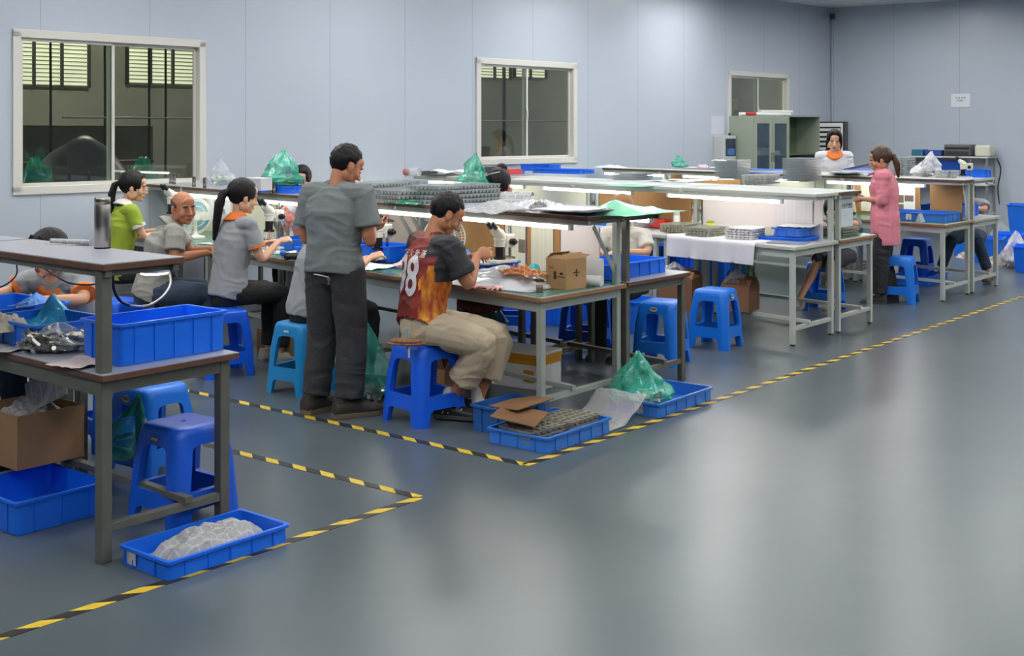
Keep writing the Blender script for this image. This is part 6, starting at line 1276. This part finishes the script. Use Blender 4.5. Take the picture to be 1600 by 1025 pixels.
        tm = surf(m, vox, 4, wrinkle(wr*.8, 8, seed=len(label)*.7)); seated(tm); tm.materials.append(trousers); tm.polygons.foreach_set('use_smooth', [True]*len(tm.polygons)); link('trousers', tm, r)
    if socks:
        for an in (J['anL'], J['anR']): c = MB(); c.loft([an+Vector((0, 0, .06)), an-Vector((0, 0, .03))], [.040, .042], n=14, dome=True); c.build('sock', socks, r, smooth=True)
    if shoes:
        for an, d in ((J['anL'], feet[0]), (J['anR'], feet[1])): shoe(r, (an.x, an.y), d, shoes[0], shoes[1], shoes[2] if len(shoes) > 2 else 1., z=max(0, an.z-.09), laces=shoes[3] if len(shoes) > 3 else None, stripes=shoes[4] if len(shoes) > 4 else None, name='shoe')
    return r, so, HM
def sitting(lean=.1, h=.47, shoulder=.185, tw=0, neck_h=.47, kn=(.42, .1), el=((-.24, .1, .78), (.24, .1, .78)), wr=((-.1, .34, .82), (.1, .34, .82)), hd=(0, .05, .14), legs=None, lr=0., an=(.40, .09)):
    z = h+.095; nz = z+neck_h
    c, s = math.cos(R(-tw)), math.sin(R(-tw)); ch = Vector((lr*.6, lean*.62, z+neck_h*.66)); nk = Vector((lr, lean, nz))
    sh = lambda sg: nk+Vector((sg*shoulder*c, sg*shoulder*s, -.055))
    J = dict(pel=(0, 0, z), waist=(lr*.2, lean*.18, z+neck_h*.30), chest=ch, neck=nk, shL=sh(-1), shR=sh(1), elL=el[0], elR=el[1], wrL=wr[0], wrR=wr[1], head=nk+Vector(hd),
             hipL=(-.085, .02, z-.02), hipR=(.085, .02, z-.02), knL=(-kn[1], kn[0], z-.035), knR=(kn[1], kn[0], z-.035), anL=(-kn[1], an[0], an[1]), anR=(kn[1], an[0], an[1]))
    if legs: J.update(legs)
    return J
GREY = M('shirt_grey', (150, 154, 158), .85, bump=.1, bscale=200); GREYD = M('tshirt_grey', (118, 124, 126), .9, bump=.1, bscale=200); ORA = M('orange_trim', (238, 122, 44), .7); BLKC = M('trousers_black', (24, 25, 28), .85, bump=.15, bscale=120); JEAN = M('jeans_blue', (52, 70, 92), .85, noise_amt=.35, nscale=10, bump=.15, bscale=200)
LIME = M('blouse_lime', (150, 172, 50), .8); WCOL = M('collar_white', (214, 212, 206), .8); DGT = M('trousers_charcoal', (56, 56, 60), .9, noise_amt=.25, nscale=40, stretch=(1, 1, 3), bump=.2, bscale=90); KHA = M('shorts_khaki', (178, 164, 142), .85, bump=.15, bscale=60)
TAUPE = M('shirt_taupe', (152, 150, 144), .85, noise_amt=.1, nscale=30, stretch=(3, 3, .3)); SHB = M('shoe_brown', (52, 46, 40), .7); SOLB = M('sole_tan', (106, 94, 76), .7); SHK = M('shoe_black', (26, 26, 28), .5); SOLG = M('sole_grey', (70, 70, 70), .7); WLC = M('lace_white', (206, 206, 206), .6); SHW = M('shoe_pale', (176, 168, 158), .7); SOLW = M('sole_pale', (150, 146, 140), .7)
# --- standing man
J = dict(pel=(0, 0, .93), waist=(0, -.01, 1.05), chest=(0, .01, 1.24), neck=(0, .035, 1.425), shL=(-.195, .02, 1.36), shR=(.195, .03, 1.36), elL=(-.235, .0, 1.06), elR=(.245, .02, 1.065), wrL=(-.02, .26, 1.09), wrR=(.12, .24, 1.13), head=(.02, .095, 1.53),
         hipL=(-.09, .0, .90), hipR=(.09, 0, .90), knL=(-.11, .03, .48), knR=(.11, .03, .48), anL=(-.13, -.02, .09), anR=(.13, -.03, .09))
MANP = (-1.10, 7.62)
man, sh, HM = person(MANP, 27, 'standing man in a grey t-shirt and dark trousers looking at his phone', J, SK3, vox=.0055, head=(26, -26, 0), shirt=GREYD, sleeve=.66, sl_r=(.066, .076), trousers=DGT, shorts=.94, tr_r=interp([(0, .105), (.3, .098), (.5, .09), (1, .082)]), hem=(0, -.01, .87), shirt_grow=.024,
    hands=((.7, .6, .2), (.3, .2, .9), 40, (.35, .85, .25), (-.6, .1, .75), 55), shoes=(SHB, SOLB, 1.22, SHB), feet=((.1, .9, 0), (.55, .8, 0)), w=1.05, chestf=1.1, wr=.007)
def hanging_keys(parent, pos, label=None, n=4, mat=None, name='key'):
    for i in range(n): m = MB(); m.T = Matrix.Translation(Vector(pos)+Vector((i*.006-.01, -.002*i, 0)))@Matrix.Rotation(R(-16+i*10), 4, 'Y'); m.cyl((0, -.001, -.012), (0, .001, -.012), .008, n=10); m.box(-.002, .003, -.001, .001, -.045, -.018); m.build(name, mat or M('key_brass', (170, 150, 130), .35, metal=.8), parent)
k = root('key_bunch', W(0, 0), 0, 'small bunch of keys on a cord at the back waist of the standing man', 'keys')
k.location = Vector((MANP[0], MANP[1], .865))+Matrix.Rotation(-R(27), 3, 'Z')@Vector((.075, -.165, 0)); k.rotation_euler = (0, 0, -R(27)); hanging_keys(k, (0, 0, 0), n=5)
m = MB(); m.tube([(-.12, .012, .012), (-.05, 0, .008), (0, -.002, 0)], .003); m.build('cord', WCOL, k)
ph = MB(); ph.T = Matrix.Rotation(R(-20), 4, 'X'); ph.prism(rrect(.072, .15, .01), 0, .009); ph.mi = 1; ph.prism(rrect(.066, .14, .006), .009, .0095)
hp = Matrix.Translation((MANP[0], MANP[1], 0))@Matrix.Rotation(-R(27), 4, 'Z')@Vector((.13, .345, 1.19)); tag(ph.build('mobile_phone', [BLK, M('phone_screen', (30, 40, 46), .1, emit=(120, 150, 160), es=.25)], loc=hp, rz=-R(40), bevel=.002), 'dark phone in the hands of the standing man', 'phone')
# --- man in the red jersey
RED = M('jersey_red', (150, 38, 28), .6, noise_amt=.55, nscale=6, stretch=(1, 1, .6), col2=(88, 26, 20)); FLM = M('jersey_flame', (226, 150, 40), .6, noise_amt=.7, nscale=26, stretch=(1, 1, .35), col2=(150, 30, 18)); JBK = M('jersey_black', (44, 44, 50), .7)
JPOS = (-.55, 7.46)
def jersey(c, n):
    x, y, z = c
    q = abs(x)-.02
    if z > .85 and abs(x) > .165+.0*z: return 1
    if z > 1.0 and x > .105 - (z-1.0)*.3 and y < .25 and x > .06: return 1
    if z < .95 and x > .09 and n.x > .45: return 2
    if z < .62 and x > -.02: return 1
    return 0
J = sitting(lean=.10, h=.48, tw=8, neck_h=.54, el=((-.24, .22, .86), (.27, .14, .82)), wr=((-.06, .42, .95), (.13, .34, .98)), hd=(.015, .085, .12), legs=dict(knR=(.36, .20, .48), anR=(.12, .12, .10), knL=(.28, .40, .50), anL=(.20, .28, .10), hipR=(.10, -.01, .56), hipL=(-.07, .06, .56)))
jm, sh, HM = person(JPOS, 46, 'seated man in a red and black number 98 jersey with khaki shorts', J, SK3, vox=.0055, head=(22, -34, 0), shirt=RED, sleeve=.72, sl_r=(.068, .074), lf=([JBK, FLM], jersey), trousers=KHA, shorts=.62, tr_r=interp([(0, .108), (.3, .096), (.5, .08), (1, .088)]), hem=(0, -.03, .55), shirt_grow=.02,
    hands=((.5, .8, .1), (.5, -.3, -.8), 50, (.2, .95, .15), (-.8, 0, -.5), 55), shoes=(SHK, SOLG, 1.06, WLC, WLC), feet=((.85, .4, 0), (.8, .5, 0)), socks=WCOL, w=1.06, wr=.008)
def project_text(s, size, mat, shirt, center, right, up, out, name, squash=1., skew=0):   # lettering laid onto cloth
    me = textmesh(s, size, name, 0, .007 if size > .1 else .0008); bm = bmesh.new(); bm.from_mesh(me); bmesh.ops.triangulate(bm, faces=bm.faces)
    for _ in range(3): bmesh.ops.subdivide_edges(bm, edges=[e for e in bm.edges if e.calc_length() > size*.12], cuts=1); bmesh.ops.triangulate(bm, faces=[f for f in bm.faces if len(f.verts) > 3])
    tree = BVHTree.FromPolygons([v.co for v in shirt.data.vertices], [tuple(p.vertices) for p in shirt.data.polygons])
    right, up, out = Vector(right).normalized(), Vector(up).normalized(), Vector(out).normalized()
    for v in bm.verts:
        p = Vector(center)+right*(v.co.x*squash+skew*v.co.y)+up*v.co.y; h, n_, _, _ = tree.ray_cast(p+out*.4, -out)
        v.co = (h+out*.004) if h else p
    bm.to_mesh(me); bm.free(); me.materials.clear(); me.materials.append(mat); o = link(name, me, shirt.parent); return o
JW = M('jersey_white', (206, 206, 210), .7)
project_text('98', .335, JW, sh, (-.035, 0, .86), (1, 0, 0), (0, .22, .97), (0, -1, .1), 'jersey_number', .72)
project_text('石 火 赴 汤', .05, JW, sh, (.0, 0, 1.0), (1, 0, 0), (0, .3, .95), (0, -1, .2), 'jersey_lettering', .9)
k = root('key_bunch', (0, 0, 0), 0, 'braided key fob and keys hanging at the hip of the jersey man', 'keys'); k.location = Vector((JPOS[0], JPOS[1], .535))+Matrix.Rotation(-R(46), 3, 'Z')@Vector((.10, -.19, 0)); k.rotation_euler = (0, 0, -R(46)); hanging_keys(k, (.0, 0, -.03), n=4)
m = MB(); m.box(-.01, .008, -.006, .0, -.05, .05); m.build('key_strap', M('strap_teal', (120, 170, 170), .6), k); m = MB(); m.box(.012, .024, -.006, .0, -.12, -.02); m.build('key_tag', WCOL, k)
m = MB()
for i in range(26): a = R(i*7.2); x = -.11*math.cos(a); y = -.04*math.sin(a); m.loft([(x, y, 0), (x*.6, y*.6+.02, .035)], [(.009, .006), (.006, .004)], n=6)
m.ell((0, .0, .018), (.10, .04, .018)); tag(m.build('woven_pouch', M('woven_brown', (150, 104, 76), .7, noise_amt=.6, nscale=60), loc=G(634, 538, .492), rz=R(-10)), 'brown woven pouch on the stool edge beside the jersey man', 'pouch')
# --- ponytailed woman
TL = lambda L, r=.028, dx=0., o=-.105: ([(0, o, .03), (dx*.2, o-.04, .0), (dx*.5, o-.05, -.08), (dx, o-.04, -.08-L*.5), (dx*1.1, o-.03, -.08-L)], [(r*.7, r*.6), (r, r*.9), (r*1.1, r), (r, r*.8), (r*.45, r*.4)])
P4 = (-2.09, 9.05)
J = sitting(lean=.08, h=.48, tw=0, neck_h=.55, shoulder=.165, el=((-.22, .16, .80), (.22, .14, .80)), wr=((-.08, .38, .90), (.10, .37, .92)), hd=(.0, .045, .135), kn=(.42, .08))
person(P4, 46, 'seated ponytailed woman in grey polo with orange collar and black trousers', J, SK2, male=False, head=(12, -12, 0), hair='long', tail=TL(.24, .034, -.02), shirt=GREY, sleeve=.62, sl_r=(.056, .062), collar=ORA, cuff=ORA, trousers=BLKC, shorts=.92, hem=(0, -.02, .52), hands=((.3, .8, .2), (.2, 0, -1), 50, (.1, .9, .2), (-.4, 0, -.8), 55), shoes=(SHW, SOLW, .95), w=.95)
# --- bald man turned to the camera
P3 = (-2.70, 9.2)
J = sitting(lean=.16, h=.47, neck_h=.49, shoulder=.185, tw=-5, el=((-.16, .30, .82), (.25, .16, .82)), wr=((.02, .44, .86), (.12, .40, .84)), hd=(.02, .07, .115), kn=(.44, .11))
person(P3, 74, 'balding seated man in a taupe polo shirt turning his face to the camera', J, SK3, vox=.0055, head=(62, -4, 2), hair='buzz', shirt=TAUPE, sleeve=.7, sl_r=(.064, .07), collar=TAUPE, trousers=JEAN, hem=(0, -.03, .5), hands=((.4, .6, -.3), (0, .3, -.9), 55, (-.4, .7, -.2), (-.2, .2, -.9), 55), shoes=(SHK, SOLG), w=1.05, eyes=.75, chestf=1.15)
# --- woman in green
P2 = (-3.33, 10.35)
J = sitting(lean=.08, h=.47, neck_h=.58, shoulder=.165, el=((-.2, .2, .86), (.21, .17, .86)), wr=((-.06, .4, .90), (.08, .4, .9)), hd=(.0, .06, .13), kn=(.42, .08))
person(P2, 58, 'seated woman in lime green blouse with long ponytail at the leftmost microscope', J, SK2, male=False, head=(20, -8, 0), hair='long', tail=TL(.34, .03, .0), shirt=LIME, sleeve=.6, sl_r=(.064, .06), collar=WCOL, cuff=WCOL, trousers=BLKC, hands=((.3, .8, .2), (.2, 0, -1), 50, (.1, .9, .2), (-.4, 0, -.8), 55), shoes=(SHW, SOLW, .95), w=.93)
# --- woman at the near bench
P1 = (-2.52, 7.12)
J = sitting(lean=.18, h=.45, neck_h=.41, shoulder=.175, el=((-.26, .28, .82), (.27, .24, .84)), wr=((-.1, .5, .84), (.16, .48, .86)), hd=(.0, .07, .11), kn=(.42, .1))
person(P1, 198, 'seated woman in grey polo with orange collar behind the near bench, face down', J, SK2, male=False, head=(10, -12, 0), hair='long', side=True, shirt=GREY, sleeve=.66, sl_r=(.062, .066), collar=ORA, cuff=ORA, trousers=JEAN, hands=((-.2, .9, -.1), (0, 0, -1), 45, (-.3, .8, -.1), (0, 0, -1), 45), shoes=(SHK, SOLG, .95), w=1.0)
# --- person hidden behind the standing man
J = sitting(lean=.12, h=.47, neck_h=.44, shoulder=.17, el=((-.2, .2, .82), (.24, .22, .80)), wr=((-.04, .42, .85), (.08, .44, .87)), hd=(.0, .07, .12), kn=(.44, .1))
person((W(.52, 2.3).x, W(.52, 2.3).y), 52, 'seated worker almost hidden behind the standing man, orange cuff showing', J, SK2, male=False, head=(0, -30, 0), hair='long', shirt=GREY, sleeve=.66, sl_r=(.058, .062), collar=ORA, cuff=ORA, trousers=BLKC, hands=((.3, .8, .2), (.2, 0, -1), 50, (.1, .9, .3), (-.4, 0, -.8), 55), shoes=(SHK, SOLG, .95), w=.95, vox=.008)
# --- workers on the far side of row two
for (s_, t_, yw, lab, hmt, hd, shc, bn, sc) in ((3.62, 5.78, 205, 'black-haired worker whose face shows left of the standing man', HAIR, (-25, -15, 0), GREY, False, 1.08), (3.2, 2.72, 215, 'bowed dark-haired worker with a hair clip beside the newspaper', HAIR, (0, -48, 0), GREY, True, 1.11), (3.12, 1.42, 212, 'golden-haired worker in a white blouse behind the dark post', HAIRG, (10, -40, 0), M('blouse_white', (206, 202, 192), .8), False, .97)):
    J = sitting(lean=.1, h=.47, neck_h=.46, shoulder=.165, el=((-.25, .2, .84), (.23, .18, .84)), wr=((-.1, .42, .86), (.08, .4, .86)), hd=(.0, .06, .13), kn=(.4, .09))
    p = W(s_, t_); o = person((p.x, p.y), yw, lab, J, SK2, male=False, vox=.009, head=hd, hair='long', hairmat=hmt, bun=bn, shirt=shc, sleeve=.72, sl_r=(.058, .066), collar=ORA if shc is GREY else None, trousers=BLKC, hands=((.2, .9, 0), (0, 0, -1), 45, (-.2, .9, 0), (0, 0, -1), 45), shoes=(SHK, SOLG, .95), w=.95, scale=sc)
    if bn: m = MB(); m.T = o[2]; m.loft([(-.06, -.03, .125), (0, 0, .137), (.055, .01, .12)], [.004]*3, n=6); m.build('hair_clip', WCOL, o[0])
# --- bare-legged worker, third row
p = W(6.32, 1.12); J = sitting(lean=.12, h=.46, neck_h=.36, shoulder=.165, el=((-.2, .2, .86), (.2, .2, .86)), wr=((-.08, .4, .88), (.08, .4, .88)), hd=(0, .12, .06), kn=(.44, .1), legs=dict(anR=(.22, .66, .17), anL=(-.04, .52, .16), knL=(-.02, .46, .52)))
person((p.x, p.y), 208, 'worker in shorts and pale sandals seated behind the third row panel', J, SK2, male=False, vox=.008, head=(0, -40, 0), hair='long', shirt=GREY, sleeve=.6, collar=ORA, trousers=M('shorts_dark', (50, 52, 60), .8), shorts=.0, hands=((.2, .9, 0), (0, 0, -1), 45, (-.2, .9, 0), (0, 0, -1), 45), shoes=(SHW, SOLW, .95, WLC), w=.95)
# --- jeans at the far right
p = W(9.72, 1.0); J = sitting(lean=.12, h=.44, neck_h=.42, shoulder=.165, el=((-.2, .2, .84), (.2, .2, .84)), wr=((-.08, .4, .86), (.08, .4, .86)), hd=(0, .1, .08), kn=(.44, .12), legs=dict(anR=(.26, .40, .11), anL=(-.26, .30, .11), knL=(-.16, .42, .5), knR=(.12, .44, .5)))
person((p.x, p.y), 214, 'worker in blue jeans seated at the far right bench, mostly hidden', J, SK2, male=False, vox=.008, head=(0, -40, 0), hair='long', shirt=GREY, sleeve=.6, trousers=JEAN, shorts=.85, hands=((.2, .9, 0), (0, 0, -1), 45, (-.2, .9, 0), (0, 0, -1), 45), shoes=(M('shoe_tan', (110, 80, 66), .6), SOLG, .92), w=.93)
# --- woman by the air conditioner
JS = lambda **k: dict(dict(pel=(0, 0, .90), waist=(0, 0, 1.02), chest=(0, .01, 1.18), neck=(0, .02, 1.35), shL=(-.17, .01, 1.29), shR=(.17, .01, 1.29), elL=(-.2, .05, 1.02), elR=(.2, .05, 1.02), wrL=(-.08, .26, 1.02), wrR=(.08, .26, 1.02), head=(0, .06, 1.475), hipL=(-.085, 0, .87), hipR=(.085, 0, .87), knL=(-.09, .02, .46), knR=(.09, .02, .46), anL=(-.09, -.02, .09), anR=(.09, -.02, .09)), **k)
person((4.31, 16.45), 192, 'woman in pale polo with orange collar standing by the air conditioner', JS(), SK2, male=False, head=(0, -12, -4), hair='long', side=True, eyes=.7, tail=TL(.2, .03, .06), shirt=M('shirt_pale', (206, 206, 212), .85), sleeve=.7, sl_r=(.050, .056), collar=ORA, trousers=BLKC, hands=((.2, .9, 0), (0, 0, -1), 45, (-.2, .9, 0), (0, 0, -1), 45), shoes=(SHK, SOLG, .95), scale=1.10, w=.95)
# --- woman in pink
PNKS = M('shirt_pink', (230, 140, 156), .8, noise_amt=.1, nscale=5); 
def pink(c, n): return 1 if (n.y > .55 and abs(c.x) < .045 and c.z < 1.27 and c.z > .62) else 0
J = JS(pel=(0, 0, .88), head=(.0, .045, 1.46), elR=(.21, -.01, 1.05), wrR=(.12, .2, 1.05), elL=(-.2, .02, 1.05), wrL=(-.02, .24, 1.06), anL=(-.09, .06, .09), anR=(.09, -.05, .09), knL=(-.09, .04, .46))
pk, _, HM = person((3.80, 12.52), -70, 'woman in a long pink shirt and black trousers standing side-on', J, SK1, male=False, vox=.0065, head=(-6, -16, 0), hair='long', hairmat=HAIRB, tail=TL(.12, .032, .0, -.085), shirt=PNKS, sleeve=1.1, sl_r=(.062, .06), collar=PNKS, trousers=M('trousers_black_shiny', (38, 40, 42), .6, bump=.2, bscale=40), tr_r=interp([(0, .1), (.5, .09), (1, .085)]), shorts=.95, hem=(0, -.01, .60), lf=([BLKC], pink), hands=((.2, .9, 0), (.9, 0, -.3), 60, (-.35, .9, .0), (-.9, 0, -.3), 60), shoes=(M('shoe_charcoal', (62, 60, 60), .7), SOLG, .95), w=.97, shirt_grow=.034)
bpy.context.view_layer.update()
